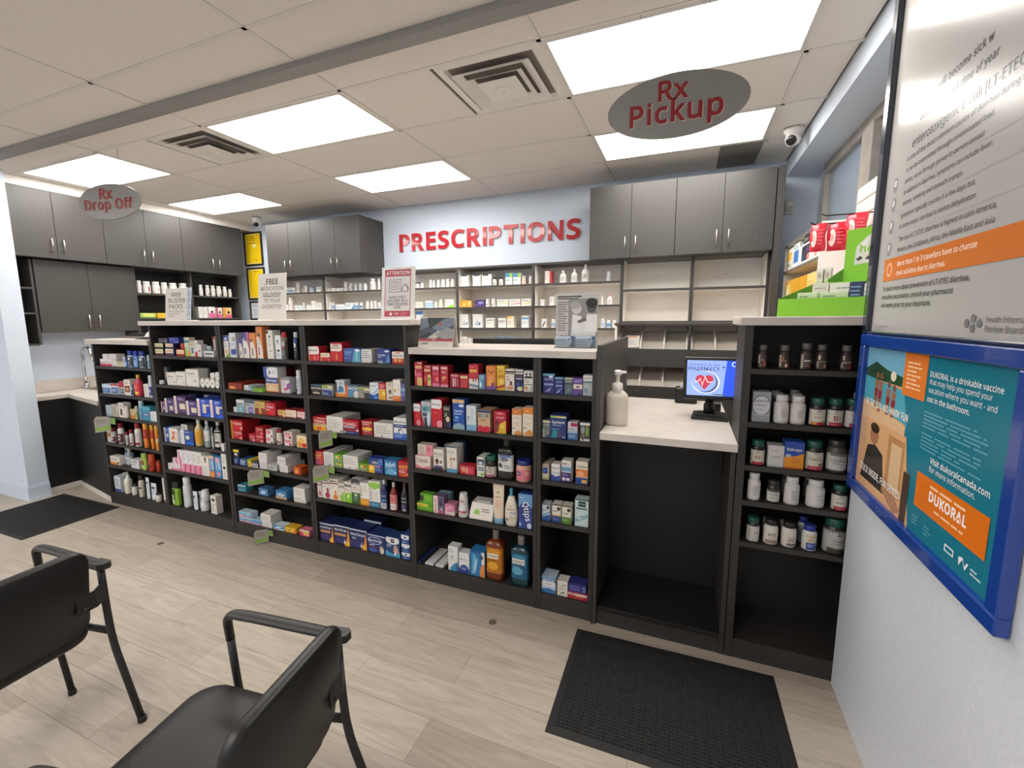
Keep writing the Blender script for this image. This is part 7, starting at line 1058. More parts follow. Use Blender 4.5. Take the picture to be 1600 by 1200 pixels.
sheet_sign('counter_sign', 'red and white ATTENTION narcotics sign on the counter', 'sign', .25, .328, (.248, .14, 1.672),
 'r.1,.05,.88,.95,#b03a4a;r.12,.16,.86,.82,#d6d4d2;tATTENTION,.49,.885,.7,#e8e0e0,,.014;r.24,.52,.6,.76,#55565a;r.255,.53,.585,.75,#d6d4d2;r.3,.57,.53,.72,#55565a;r.315,.58,.515,.71,#d6d4d2;r.36,.61,.47,.68,#666;r.375,.62,.455,.67,#d6d4d2;p#55565a,.62,.52,.8,.52,.82,.6,.72,.68,.62,.6;p#d6d4d2,.64,.53,.78,.53,.79,.59,.72,.66,.64,.6;tNARCOTICS,.49,.42,.48,#333,,.01;tSECURED IN A,.49,.355,.6,#333,,.01;tTIME-DELAYED,.49,.29,.64,#333,,.01;tSAFE,.49,.225,.2,#333,,.01;e.3,.1,.04,.03,#e8dcdc;T1966,.38,.105,.16,#e8c8c8;l.6,.07,.84,.13,2,#d88a94', base='#dddbd8')
t = thing('desk_calendar', 'tent desk calendar with a grey photo and red strip', 'calendar', (.559, .098, 1.504))
mb = MB(); w, h = .235, .178; mb.prism([(-.03, 0), (-.028, 0), (.012, h), (.052, 0), (.054, 0), (.013, h+.003), (.011, h+.003)], -w/2, w/2, mat('#d8cfc4', .5), 'x')
f = lambda u, v, e: ((u-.5)*w, -.031+.042*v-e*1.4-.0004, v*h)
printed(mb, 'r.0,.2,1,.98,#3c4654;p#6a7684,0,.55,.3,.7,.6,.5,1,.75,1,.98,0,.98;p#20262e,.3,.6,.7,.95,.9,.98,.2,.98;p#b9b0a6,.25,.3,.55,.55,.75,.5,.5,.28;p#8d8a88,.45,.42,.8,.65,1,.6,1,.3,.7,.28;p#15191f,0,.3,.25,.5,.4,.45,.15,.28;p#a04a3c,.5,.75,.62,.85,.66,.72;r0,.2,1,.28,#a82a3c;Tc.vpm,.05,.11,.25,#333;l.4,.05,.95,.15,2,#aaa;r.4,.23,.48,.25,#e8c8c8', w, h, f); mb.build('leaves', t)
mb = MB()
for k in range(18): mb.tube([(-w/2+.01+k*(w-.02)/17, .012+.006*math.cos(q), h+.002+.006*math.sin(q)) for q in [i*PI/4 for i in range(9)]], .0008, BLACK, 5)
mb.build('wire_binding', t)
t = thing('flyer_holder', 'clear acrylic holder with a grey photo flyer and blue cards', 'sign holder', (1.365, .27, 1.504))
mb = MB(); w, h = .235, .305; mb.box(-w/2, w/2, .0, .003, .005, h, mat('#c2beba', .3), .0005)
printed(mb, 'r.03,.93,.62,.955,#3a3836;r.03,.895,.55,.915,#3a3836;r.3,.2,1,.9,#8c8a88;p#d8d6d4,.35,.2,.95,.2,1,.45,.8,.6,.6,.45,.45,.55;e.5,.72,.12,.1,#c9c5c2;e.47,.78,.13,.07,#a9a6a2;e.86,.74,.11,.1,#4a4644;e.86,.82,.14,.09,#1f1d1d;p#dcdad8,.38,.3,.6,.3,.62,.58,.4,.62;p#e2e0de,.7,.3,1,.3,1,.62,.75,.62;p#6a6664,.55,.45,.75,.5,.72,.56,.52,.5;l.04,.3,.3,.86,13,#6d6966;e.14,.18,.05,.05,#77726e;e.24,.18,.05,.05,#8d8884;e.19,.15,.06,.04,#a19c98', w, h, flatpos(w, h, -.0003)); mb.build('flyer', t)
mb = MB(); ac = mat('#e8ecee', .05, trans=.96, name='clear_acrylic'); mb.box(-w/2-.004, w/2+.004, .004, .006, 0, h+.006, ac); mb.box(-w/2-.004, w/2+.004, -.03, .006, 0, .003, ac); mb.box(-w/2-.004, w/2+.004, -.032, -.030, 0, .05, ac); mb.build('holder', t)
for k in (0, 1):
    mb = MB(); mb.box(-.055, .055, 0, .012, .004, .066, mat('#b8c8d6', .4)); printed(mb, 'p#2f5a80,.7,.0,1,0,1,1,.78,1,.86,.5;e.7,.75,.05,.08,#4a6a88;l.06,.45,.55,.8,2,#5a7a94;l.06,.12,.6,.38,3,#8aa4b8', .11, .062, flatpos(.11, .062, -.0004, .004))
    tag(mb.build('info_card', loc=(1.365-.058+k*.117, .243, 1.5035)), ['stack of blue cards in the flyer holder, left pocket', 'stack of blue cards in the flyer holder, right pocket'][k], 'card', 'blue cards in the flyer holder')
# monitor back rising behind the counter, and things by the low end
t = thing('monitor', 'black monitor top edge rising behind the calendar worktop', 'monitor', (.84, .62, 1.0)); mb = MB(); mb.box(-.3, .3, 0, .035, .12, .538, BLACK, .006); mb.build('screen_housing', t)
mb = MB(); mb.box(-.03, .03, .035, .06, .0, .3, BLACK, .003); mb.box(-.12, .12, -.03, .14, 0, .012, BLACK, .003); mb.build('stand', t)
mb = MB(); mb.box(.4, 1.5, .535, 1.15, .965, 1.0, DWOOD, .002); mb.box(.42, .46, .56, 1.1, 0, .965, DWOOD); mb.box(1.44, 1.48, .56, 1.1, 0, .965, DWOOD); tag(mb.build('work_desk'), 'dark work desk behind the calendar worktop', 'desk')
mb = MB(); mb.box(0, .78, 0, .16, 0, .016, mat('#5f5b58', .4), .003); tag(mb.build('document_tray', loc=(-2.955, .29, 1.516)), 'long grey tray lying on the low worktop', 'tray')
mb = MB(); mb.box(0, .25, 0, .1, 0, .026, BLACK, .004); tag(mb.build('black_case', loc=(-2.91, .335, 1.5325)), 'slim black case on the grey tray', 'case')
t = thing('desk_phone', 'white phone handset on a black cradle by the tall bay', 'phone', (-2.36, .2, 1.516))
mb = MB(); mb.prism([(-.05, 0), (.06, 0), (.06, .03), (-.04, .012)], -.06, .07, BLACK, 'x'); mb.build('cradle', t)
mb = MB(); mb.prism([(-.03, .02), (.05, .035), (.05, .075), (.03, .085), (-.01, .05)], -.035, .05, WHITE, 'x'); mb.build('handset', t)
mb = MB(); mb.tube([(.04, .02, .06), (.045, .03, .1), (.04, .03, .15)], .016, WHITE, 10); mb.build('receiver_grip', t)
mb = MB(); mb.tube([(-.05, -.02, .01), (-.09, -.05, .004), (-.06, -.09, .004), (.02, -.1, .004)], .003, BLACK, 6); mb.build('cord', t)

# ------------------------------------------------------------------ checkout things
t = thing('hand_sanitizer', 'white pump bottle of hand sanitizer on the checkout worktop', 'pump bottle', (1.612, .2, 1.094))
SAN = mat('#f2e9da', .3, trans=.2, name='milky_plastic')
mb = MB(); mb.lathe([(.051, 0), (.057, .006), (.057, .15), (.052, .168), (.033, .184), (.028, .188)], SAN, 28, sy=.62, ex=4); mb.build('body', t)
mb = MB(); mb.lathe([(.028, .183), (.029, .187), (.027, .225), (.015, .232), (.011, .236), (.011, .275)], mat('#e8e2d8', .35), 24); mb.build('collar', t)
mb = MB(); mb.lathe([(.019, .272), (.021, .276), (.02, .292), (.014, .298)], mat('#ece8e2', .35), 20); mb.box(.0, .045, -.008, .008, .281, .294, mat('#ece8e2', .35), .003); mb.build('pump_head', t)
t = thing('customer_display', 'tilted customer screen with a heart logo on the checkout worktop', 'screen', (2.085, .56, 1.094))
mb = MB(); mb.prism([(-.095, -.08), (.095, -.1), (.1, .09), (-.08, .1)], 0, .018, BLACK); mb.prism([(-.075, -.06), (.075, -.075), (.06, .06), (-.06, .06)], .018, .028, BLACK); mb.build('base', t)
mb = MB(); mb.tube([(0, .0, .025), (0, .02, .07), (0, .03, .14)], .028, BLACK, 12, flat=(.03, .022)); mb.box(-.08, .08, .0, .05, .1, .125, BLACK, .004); mb.build('neck', t)
mb = MB(); mb.box(-.155, .155, 0, .03, 0, .245, BLACK, .005); h = mb.build('housing', t, loc=(.012, -.045, .115)); h.rotation_euler = (-.3, .0, .05)
mb = MB(); w, hh = .275, .205; printed(mb, 'r0,0,1,1,#8fa6ee;p#1f4cd8,.68,0,1,0,1,1,.76,1;tWelcome to our,.33,.88,.6,#4a5a8a,,.003;tPHARMACY,.33,.76,.6,#2a3460,,.011;e.36,.38,.27,.32,#e8ecff;e.36,.38,.235,.3,#2c3a6c;e.33,.4,.235,.29,#8fa6ee;e.26,.47,.09,.11,#c02c44;e.42,.47,.09,.11,#c02c44;p#c02c44,.175,.44,.505,.44,.34,.16;p#f4dcdc,.14,.38,.22,.38,.26,.46,.3,.26,.35,.5,.4,.36,.5,.38,.5,.4,.41,.385,.35,.55,.3,.32,.26,.5,.21,.4,.14,.4;r.695,.7,.7,.85,#2a3460;p#2a3460,.65,.83,.745,.83,.7,.79;e.9,.9,.055,.07,#c8d4ff;e.9,.9,.035,.045,#1f4cd8;r.5,.02,.72,.055,#4a6a5c', w, hh, lambda u, v, e: ((u-.5)*w, -.0006-e, .02+v*hh), emit=.6); mb.build('screen', h)
mb = MB(); mb.box(-.03, .03, 0, .05, 0, .055, BLACK, .006); tag(mb.build('card_reader', loc=(2.13, .75, 1.094)), 'small black reader behind the customer screen base', 'card reader')
t = thing('receipt_printer', 'black receipt printer with white paper behind the customer screen', 'printer', (1.95, .98, 1.094)); mb = MB(); mb.box(-.06, .08, 0, .1, 0, .105, BLACK, .008); mb.build('body', t)
mb = MB(); mb.box(-.03, .03, .03, .034, .105, .13, WHITE); mb.build('paper', t)

# ------------------------------------------------------------------ wall and ceiling signs
t = thing('wall_lettering', 'large red PRESCRIPTIONS letters on the pale blue back wall', 'sign', (-1.3, YB-.002, 2.49))
RED = mat('#b81426', .22, coat=.6, name='glossy_red_acrylic'); RIM = mat('#e2d8d2', .4)
def ibar(g):
    q = MB(); q.box(-g, .105+g, EY[4]-g, EY[5]+g, -.5, .5, RED); return q.v, q.f
word = 'PRESCRIPTIONS'; adv = []; xx = 0
for ch in word:
    vs, fs, a, b, c, d = glyphs(ch, .028); a, b = (a, b) if ch != 'I' else (0, .105); adv.append((xx, a)); xx += (b-a)+.085
sc = 2.195/(xx-.085); EY = glyphs('E', .028); kz = .2/(EY[5]-EY[4]) 
for ch, (px, a) in zip(word, adv):
    mb = MB(); vs, fs, *_ = glyphs(ch, .028 if ch != 'N' else .02, .5) if ch != 'I' else ibar(0); mb.add([((x-a+px)*sc, -.006-.012*(.5-z), y*kz) for x, y, z in vs], fs, RED)
    vs, fs, *_ = glyphs(ch, .04 if ch != 'N' else .03, .5) if ch != 'I' else ibar(.012); mb.add([((x-a+px)*sc, -.001-.005*(.5-z), y*kz) for x, y, z in vs], fs, RIM)
    mb.build('letter', t)
SIL = mat('#8f8d8b', .35, .25, name='silver_sign_board'); CRIM = mat('#8e1a26', .3, name='crimson_letters')
def oval(label, cx, cz, rx, rz_, rot, lines, wires):
    t = thing('hanging_sign', label, 'hanging sign', (cx, 0, cz), rot, 'hanging oval signs'); n = 48
    mb = MB(); ring = [(rx*math.cos(2*PI*i/n), rz_*math.sin(2*PI*i/n)) for i in range(n)]; mb.prism(ring, -.006, .006, SIL, 'y'); mb.build('board', t)
    for txt, u, v, wd in lines:
        vs, fs, x0, x1, y0, y1 = glyphs(txt, .016, .5, .022); s = wd/(x1-x0); mb = MB(); mb.add([((x-(x0+x1)/2)*s+u, -.0065-.006*(.5-z), (y-y0)*s+v) for x, y, z in vs], fs, CRIM)
        vs, fs, x0, x1, y0, y1 = glyphs(txt, .026, .5, .022); s2 = s; mb.add([((x-(x0+x1)/2)*s2+u+.003, -.0062-.002*(.5-z), (y-y0-.02)*s2+v) for x, y, z in vs], fs, mat('#cfc6b8', .4)); mb.build('lettering', t)
    for x in wires: mb = MB(); mb.tube([(x, 0, rz_*math.sqrt(1-(x/rx)**2)-.012), (x, 0, 3.0-cz)], .0012, mat('#555', .4), 6); mb.build('wire', t)
oval('silver oval Rx Pickup sign hanging above the checkout', 1.852, 2.597, .293, .134, 0, [('Rx', -.01, .022, .125), ('Pickup', .0, -.098, .385)], (-.16, .12))
oval('silver oval Rx Drop Off sign hanging at the left', -2.33, 2.61, .293, .135, .21, [('Rx', -.02, .02, .125), ('Drop Off', -.005, -.085, .46)], (-.1, .12))
def frame_pic(label, x0, x1, z0, z1, paper, spec, fr='#231f1d'):
    t = thing('framed_certificate', label, 'picture frame', ((x0+x1)/2, YB-.001, z0), group='framed certificates on the back wall'); w = x1-x0; h = z1-z0; f = mat(fr, .35)
    mb = MB(); b = .022; mb.box(-w/2, w/2, -.018, 0, 0, b, f, .002); mb.box(-w/2, w/2, -.018, 0, h-b, h, f, .002); mb.box(-w/2, -w/2+b, -.018, 0, b, h-b, f); mb.box(w/2-b, w/2, -.018, 0, b, h-b, f); mb.build('frame', t)
    mb = MB(); mb.box(-w/2+b, w/2-b, -.008, -.002, b, h-b, mat(paper, .4)); printed(mb, spec, w-2*b, h-2*b, flatpos(w-2*b, h-2*b, -.0085, b)); mb.build('certificate', t)
frame_pic('yellow certificate in a dark frame, upper one by the corner', -3.93, -3.58, 2.44, 2.9, '#f0c81c', 'r.02,.02,.98,.98,#e8dca0;r.04,.04,.96,.96,#f2cc14;l.3,.76,.7,.92,3,#8a5a1c;l.25,.66,.7,.72,1,#7a3a1c;e.58,.6,.13,.06,#f4eca8;r.6,.1,.66,.16,#8a5a2c')
frame_pic('yellow certificate in a dark frame, lower one by the corner', -3.92, -3.57, 1.965, 2.415, '#f0c81c', 'r.02,.02,.98,.98,#e8dca0;r.04,.04,.96,.96,#f2cc14;l.35,.88,.75,.94,1,#8a5a1c;r.45,.8,.5,.83,#8a5a2c')
frame_pic('white certificate in a dark frame below the yellow ones', -3.91, -3.56, 1.68, 1.945, '#d2d6dc', 'l.1,.75,.7,.85,1,#778;l.15,.2,.8,.6,5,#aab')
def dome(label, loc, face):
    t = thing('security_camera', label, 'camera', loc, face); mb = MB(); mb.lathe([(.062, .07), (.062, .05), (.05, .04), (.045, .02)], WHITE, 24); mb.build('mount', t)
    mb = MB(); n = 10; mb.lathe([(.05*math.cos(a), -.05*math.sin(a)) for a in [(-PI/2+.3)+(PI-.6)*i/n for i in range(n+1)]][::-1], WHITE, 24); b = mb.build('ball', t)
    mb = MB(); mb.lathe([(.034, -.012), (.034, 0), (.026, .006), (.01, .009), (.001, .0095)], mat('#191817', .12), 24); l = mb.build('lens', b, loc=(0, -.042, -.018)); l.rotation_euler = (PI/2+.4, 0, 0)
dome('white dome camera in the corner above the yellow certificates', (-3.3, 2.15, 2.925), .5)
dome('white dome camera hanging near the window bulkhead', (2.585, 1.68, 2.925), -.5)
t = thing('motion_sensor', 'small white motion sensor on the wall left of the window', 'sensor', (2.716, YB-.001, 2.55)); mb = MB(); mb.box(-.035, .035, -.045, 0, 0, .11, WHITE, .008); mb.build('housing', t)
mb = MB(); mb.box(-.022, .022, -.048, -.044, .015, .06, mat('#c4c0ba', .3), .002); mb.build('lens_window', t)

# ------------------------------------------------------------------ posters
NAVY = mat('#173f92', .25, coat=.5, name='blue_frame'); NAVY_DIM = mat('#1c2236', .2, coat=.6, name='blue_frame_toned_dark')  # upper frame is blue as well; its dark reflection is put in the colour
def poster(label, z0, z1, fm, base, spec, y0=-.012, y1=-1.008, b=.045, bb=.045):
    t = thing('wall_poster', label, 'poster', (2.628, 0, z0), -PI/2, 'posters on the right wall'); h = z1-z0; xa, xb = -y0, -y1
    mb = MB(); mb.box(xa, xb, -.03, 0, 0, bb, fm, .004); mb.box(xa, xb, -.03, 0, h-b, h, fm, .004); mb.box(xa, xa+b, -.03, 0, bb, h-b, fm, .004); mb.box(xb-b, xb, -.03, 0, bb, h-b, fm, .004); mb.build('frame', t)
    w2 = xb-xa-2*b; h2 = h-b-bb; mb = MB(); bm_ = mat(base, .2); bm_.node_tree.nodes['Principled BSDF'].inputs['Specular IOR Level'].default_value = .12; mb.box(xa+b, xb-b, -.012, -.002, bb, h-b, bm_)
    printed(mb, spec, w2, h2, lambda u, v, e: (xa+b+u*w2, -.0125-e, bb+v*h2), rough=.2, eps=.00003, spec=.12); mb.build('print', t)
gl = '#3f4248'
L2 = [('travellers will become sick w', .2, .604, .47, .02), ('destination and time of year', .255, .56, .45, .02), ('enterotoxigenic E coli (LT-ETEC)', .215, .505, .62, 0), ('is one of the most common causes of diarrhea during travel', .185, .472, .7, 0),
 ('It can be transmitted through contaminated food,', .185, .443, .535, 0), ('drinks` ice or through person-to-person contact', .185, .413, .5, 0), ('In addition to diarrhea` symptoms can include fever`', .185, .384, .545, 0), ('nausea` vomiting and stomach cramps', .185, .355, .405, 0),
 ('Symptoms typically resolve in a few days but`', .18, .322, .49, 0), ('in some cases` can lead to severe dehydration', .18, .293, .5, 0), ('The risk of LT-ETEC diarrhea is highest in Latin America`', .185, .258, .6, 0), ('Mexico` the Caribbean` Africa` the Middle East and Asia', .185, .23, .6, 0)]
sp = ''
for tx, u, v, wd, bo in L2: sp += f'T{tx.replace(",", "`")},{u},{v},{wd},{gl},,{bo};'
for v in (.425, .37, .308, .245): sp += f'e.1,{v},.02,.016,#8f9296;e.1,{v},.013,.01,#c6c4c2;r.085,{v-.022},.115,{v-.016},#8f9296;'
for v in (.4, .34, .275): sp += f'r.08,{v-.0005},.95,{v+.0005},#b4b0ac;'
sp += 'r.075,.148,1,.212,#cc7434;TMore than 1 in 3 travellers have to change,.2,.19,.52,#f0dccb,,.012;Ttheir activities due to diarrhea.,.2,.166,.36,#f0dccb,,.012;e.13,.18,.026,.02,#e8b48c;e.13,.18,.018,.014,#cc7434;'
sp += f'TTo learn more about prevention of LT-ETEC diarrhea`,.085,.124,.62,{gl},,.012;Tincluding vaccination` consult your pharmacist,.085,.1,.54,{gl},,.012;T4-6 weeks prior to your departure.,.085,.076,.41,{gl},,.012;'
sp += 'e.75,.04,.012,.009,#77777a;e.78,.03,.012,.009,#77777a;e.75,.02,.012,.009,#77777a;e.72,.03,.012,.009,#77777a;THealth Information,.81,.038,.19,#66666a,,0;TReview Board,.81,.02,.15,#66666a,,0;l.03,.0,.2,.02,2,#999'
poster('grey traveller health poster in a blue frame with painted-in dark reflection, upper of two', 1.603, 2.9, NAVY_DIM, '#aeaba8', sp, bb=.01)
sp = 'r0,0,.5,1,#c79a74;p#1f7488,.36,1,1,1,1,0,.52,0,.46,.3,.4,.6;p#6fa6c0,0,1,0,.84,.36,.8,.36,1;p#2a4a34,0,.84,.1,.9,.22,.86,.36,.84,.36,.78,0,.78;p#4fa0b4,0,.79,.38,.76,.43,.56,.2,.6,0,.6;p#d9b48c,0,.62,.25,.58,.42,.56,.42,.5,0,.5;'
for cx, cz, k in ((.13, .72, 1), (.17, .71, 1.1), (.25, .69, .9), (.3, .68, .85)):
    sp += f'e{cx},{cz+.09*k:.3f},.016,.022,#7a5240;p#9a6a52,{cx-.02},{cz+.06*k:.3f},{cx+.02},{cz+.06*k:.3f},{cx+.015},{cz-.02*k:.3f},{cx-.015},{cz-.02*k:.3f};p#8e2c34,{cx-.018},{cz},{cx+.018},{cz},{cx+.016},{cz-.05*k:.3f},{cx-.016},{cz-.05*k:.3f};p#8a5c46,{cx-.016},{cz-.05*k:.3f},{cx+.016},{cz-.05*k:.3f},{cx+.012},{cz-.13*k:.3f},{cx-.012},{cz-.13*k:.3f};'
sp += 'e.28,.83,.025,.032,#d8d0b8;tIN THE SUN AND HAVIN\' FUN,.235,.61,.4,#f8f4ec,,.014,1.3;p#d8a878,0,.5,.44,.5,.52,0,0,0;r.3,.1,.44,.46,#b98a5a;r.33,.14,.42,.42,#d9b890;r.45,.0,.5,.3,#4a3a30;r.0,.3,.08,.48,#caa27c;e.16,.4,.045,.065,#a87658;e.16,.45,.046,.035,#3a2a22;p#3a3430,.05,.06,.3,.06,.26,.3,.18,.34,.1,.31;p#b08060,.28,.08,.4,.0,.46,.04,.3,.2;tSTUCK INSIDE` FUN DENIED,.24,.13,.4,#f8f4ec,,.014,1.3;'
sp += 'r.365,.74,.535,1,#d87a34;l.39,.78,.51,.95,7,#f0c8a0;TDUKORAL is a drinkable vaccine,.555,.9,.37,#e2ecee,,.01;Tthat may help you spend your,.555,.855,.33,#e2ecee,,0;Tvacation where you want - and,.555,.81,.355,#e2ecee,,0;Tnot in the bathroom.,.555,.765,.24,#e2ecee,,.01;'
sp += 'l.545,.6,.92,.7,5,#5fa0b0;l.545,.48,.92,.58,5,#5fa0b0;TVisit dukoralcanada.com,.62,.45,.31,#e8f0f2,,.012;Tfor more information.,.62,.405,.25,#e8f0f2,,.0;r.55,.16,.945,.355,#d8701c;TDUKORAL,.64,.265,.21,#f4ece4,,.03;l.64,.3,.92,.33,1,#f0c8a0;l.68,.19,.85,.215,1,#f0c8a0;l.55,.05,.6,.11,3,#5fa0b0;l.63,.04,.69,.1,3,#5fa0b0;r.76,.06,.81,.095,#e8ecee;r.765,.067,.805,.088,#1f7488;p#e8ecee,.84,.05,.855,.09,.87,.05,.885,.09,.875,.09,.868,.065,.855,.1,.835,.09;l.895,.05,.95,.09,2,#c8dce0'
poster('teal vaccine poster in a blue frame, lower of two', .963, 1.6, NAVY, '#1f7488', sp.replace('\\', ''))

# ------------------------------------------------------------------ right-hand corner behind the vitamin bay
GRN = mat('#7dbf1e', .4, name='lime_card'); GRD = mat('#5f9420', .45)
DR = -math.radians(28); DO = Vector((2.332, .2, 1.6715)); dx_, dy_ = Vector((math.cos(DR), math.sin(DR), 0)), Vector((-math.sin(DR), math.cos(DR), 0))
t = thing('product_display', 'lime green cardboard product display on the worktop by the posters', 'display stand', DO, DR)
def wing(pa, pb, z0, za, zb, m):
    (x0, y0), (x1, y1) = pa, pb; q = MB(); n = Vector((y1-y0, x0-x1, 0)).normalized()*.003
    vs = [Vector((x0, y0, z0)), Vector((x1, y1, z0)), Vector((x1, y1, zb)), Vector((x0, y0, za))]; q.add(vs+[v-n for v in vs], [(0, 1, 2, 3), (7, 6, 5, 4)]+[(i, i+4, (i+1) % 4+4, (i+1) % 4) for i in range(4)], m); return q
mb = MB(); mb.box(0, .335, 0, .003, 0, .08, GRN); mb.prism([(0.003, .003), (.335, .003), (.335, .16), (.11, .16), (.11, .1)], 0, .003, GRN); mb.build('lower_tray', t)
wing((0, 0), (.105, .1), 0, .08, .146, GRD).build('side_wing', t)
mb = MB(); mb.box(.112, .335, .105, .16, .148, .152, GRN); mb.box(.115, .335, .156, .16, .003, .148, GRD); mb.build('upper_tier', t)
wing((.162, .103), (.205, .15), .152, .165, .212, GRD).build('side_wing', t)
mb = MB(); mb.prism([(.205, .152), (.335, .152), (.335, .386), (.205, .376)], .15, .153, GRN, 'y')
printed(mb, 'p#d8d4cc,.27,.32,.95,.36,.97,.93,.6,.86,.3,.66;p#c2bcb2,.62,.58,.95,.68,.97,.93,.64,.84;p#e4e0d8,.34,.62,.58,.7,.6,.84,.4,.72;p#3a3836,.3,.42,.42,.48,.5,.44,.4,.39;p#3a3836,.55,.42,.66,.5,.78,.46,.68,.4;p#5a8a2c,.64,.46,.68,.46,.72,.58,.66,.6;The,.4,.62,.36,#7dbf1e,,.02', .13, .226, lambda u, v, e: (.205+u*.13, .1498-e, .152+v*.226)); mb.build('header_card', t)
def dbox(label, a0, a1, b0, d, ztop, base, spec, z0=.0035):
    w = a1-a0; h = ztop-z0; mb = MB(); mb.box(-w/2, w/2, -d/2, d/2, 0, h, mat(base, .45), .001); printed(mb, spec, w, h, flatpos(w, h, -d/2-.0002))
    p = DO+dx_*((a0+a1)/2)+dy_*(b0+d/2)+Vector((0, 0, z0)); tag(mb.build('medicine_carton', loc=p, rz=DR), label, 'carton', 'boxes in the green display')
dbox('pale green flat box at the front left of the green display', .074, .15, .012, .04, .105, '#c8dcb0', 'l.1,.6,.8,.9,2,#7a9a6a;r0,.3,1,.45,#a8cc80')
dbox('pale green flat box at the front middle of the green display', .162, .262, .012, .04, .104, '#c8dcb0', 'l.1,.6,.8,.9,2,#7a9a6a;r0,.25,1,.4,#9cc470')
dbox('white box with small emblem at the left of the green display', .116, .178, .06, .04, .147, '#cfc8be', 'l.15,.8,.8,.88,1,#888;e.25,.55,.1,.06,#8ab06a')
dbox('white carton in the middle of the green display', .182, .262, .06, .04, .144, '#ddd8d0', 'l.3,.8,.9,.88,1,#777;l.1,.6,.6,.72,2,#aaa')
dbox('dark navy carton in the green display', .264, .312, .012, .03, .143, '#1f3058', 'l.1,.2,.9,.9,6,#7aa0c0')
dbox('white carton at the right end of the green display', .314, .333, .012, .03, .133, '#d8d8d2', 'l.1,.3,.9,.8,4,#8aa')
dbox('small white bottle box on the upper tray, left', .112, .138, .112, .035, .215, '#d2cbc0', 'e.5,.5,.25,.2,#a8a094;r0,.8,1,1,#e4dfd8', .1525)
dbox('small white bottle box on the upper tray, right', .141, .166, .118, .03, .218, '#d8d2c6', 'e.5,.5,.25,.2,#b8a894;r0,.8,1,1,#e4dfd8', .1525)
t = thing('side_shelf_unit', 'cream side shelf unit under the window with yellow cartons', 'shelving unit', (2.66, 0, 0)); CD = mat('#6d6762', .5)
for y in (1.03, 2.1): mb = MB(); mb.box(0, .16, y, y+.018, 0, 2.236 if y > 2 else 2.06, CREAM); mb.build('side_panel', t)
mb = MB(); mb.box(.152, .16, 1.05, 2.1, 0, 2.236, CREAM); mb.build('back_panel', t)
for z in (2.236, 2.032, 1.80, 1.5): mb = MB(); mb.box(.003, .15, 1.05, 2.098, z-.016, z, CREAM); mb.box(-.001, .003, 1.05, 2.098, z-.017, z+.001, CD); mb.build('shelf', t)
def sbox(label, ya, yb, z, h, base, spec, d=.08, o=.01):
    w = yb-ya; mb = MB(); mb.box(-w/2, w/2, -d/2, d/2, 0, h, mat(base, .45), .001); printed(mb, spec, w, h, flatpos(w, h, -d/2-.0002)); tag(mb.build('medicine_carton', loc=(2.66+o+d/2, (ya+yb)/2, z+.0005), rz=-PI/2), label, 'carton', 'cartons in the side shelf unit')
sbox('yellow and white carton at the far end of the side shelf', 1.85, 2.06, 2.032, .165, '#e0dcd2', 'p#e8b83c,0,.4,.7,.45,.8,.75,.2,.9,0,.8;e.3,.25,.12,.1,#555;l.5,.1,.9,.3,2,#888;p#e8b83c,0,0,.4,0,.2,.15')
sbox('white carton with blue panel on the side shelf', 1.64, 1.83, 2.032, .175, '#dfe2e4', 'r.1,.2,.9,.7,#4a7cc0;l.1,.78,.9,.95,2,#889;r.25,.75,.6,.85,#a8c0dc')
sbox('white carton with dark phone picture on the side shelf', 1.29, 1.62, 2.032, .135, '#dcdcdc', 'r.2,.15,.85,.9,#2e3038;p#6a4a80,.4,.5,.8,.6,.7,.85;e.75,.3,.12,.15,#e0806c;p#3c5a80,.25,.2,.5,.3,.4,.6')
sbox('small black carton lying on top in the side shelf', 1.36, 1.52, 2.168, .045, '#2a2c30', 'l.1,.3,.9,.8,2,#bbb')
sbox('white carton at the near end of the side shelf', 1.1, 1.27, 2.032, .15, '#dedcd8', 'e.6,.3,.2,.2,#d88a8a;l.1,.6,.9,.9,3,#99a')
for k, (a, b) in enumerate(((1.85, 2.06), (1.6, 1.83), (1.36, 1.58), (1.1, 1.34))):
    sbox(['yellow carton with bottle drawing, far end of the lower side shelf', 'large plain yellow carton on the lower side shelf', 'plain yellow carton beside the large one', 'pale yellow carton at the near end of the lower side shelf'][k], a, b, 1.8, .15, ['#e6c46a', '#dca522', '#d89a1c', '#e2c878'][k], ['e.5,.4,.2,.25,#e8dcc0;r0,.8,1,1,#dca83c;l.2,.1,.8,.25,2,#b8863c', 'l.6,.2,.9,.8,4,#c08a1c', 'r.1,.1,.9,.3,#e8b84c', 'l.1,.2,.9,.7,4,#c8a04c'][k])
t = thing('slat_wall_panel', 'cream slat wall panel standing under the window', 'slat wall', (2.83, 0, 0)); mb = MB(); SLT = mat('#e0dad3', .45)
for k in range(29):
    z = 2.385-(k+1)*.082; mb.box(-.018, 0, .3, 1.0, z+.006, z+.082, SLT, .002)
mb.box(-.006, .006, .3, 1.0, .0, 2.384, CD); mb.build('slats', t)
hk = []
for k, (z, y, x) in enumerate(((2.178, .8, 2.555), (2.206, .72, 2.585))):
    mb = MB(); mb.tube(fillet([(2.812, y, z), (x+.02, y, z), (x, y, z+.012)], .01), .0035, BLACK, 8); tag(mb.build('display_hook'), ['lower black display hook on the slat wall', 'upper black display hook on the slat wall'][k], 'hook', 'display hooks on the slat wall')
RB = mat('#d8283c', .3, coat=.3, name='red_film')
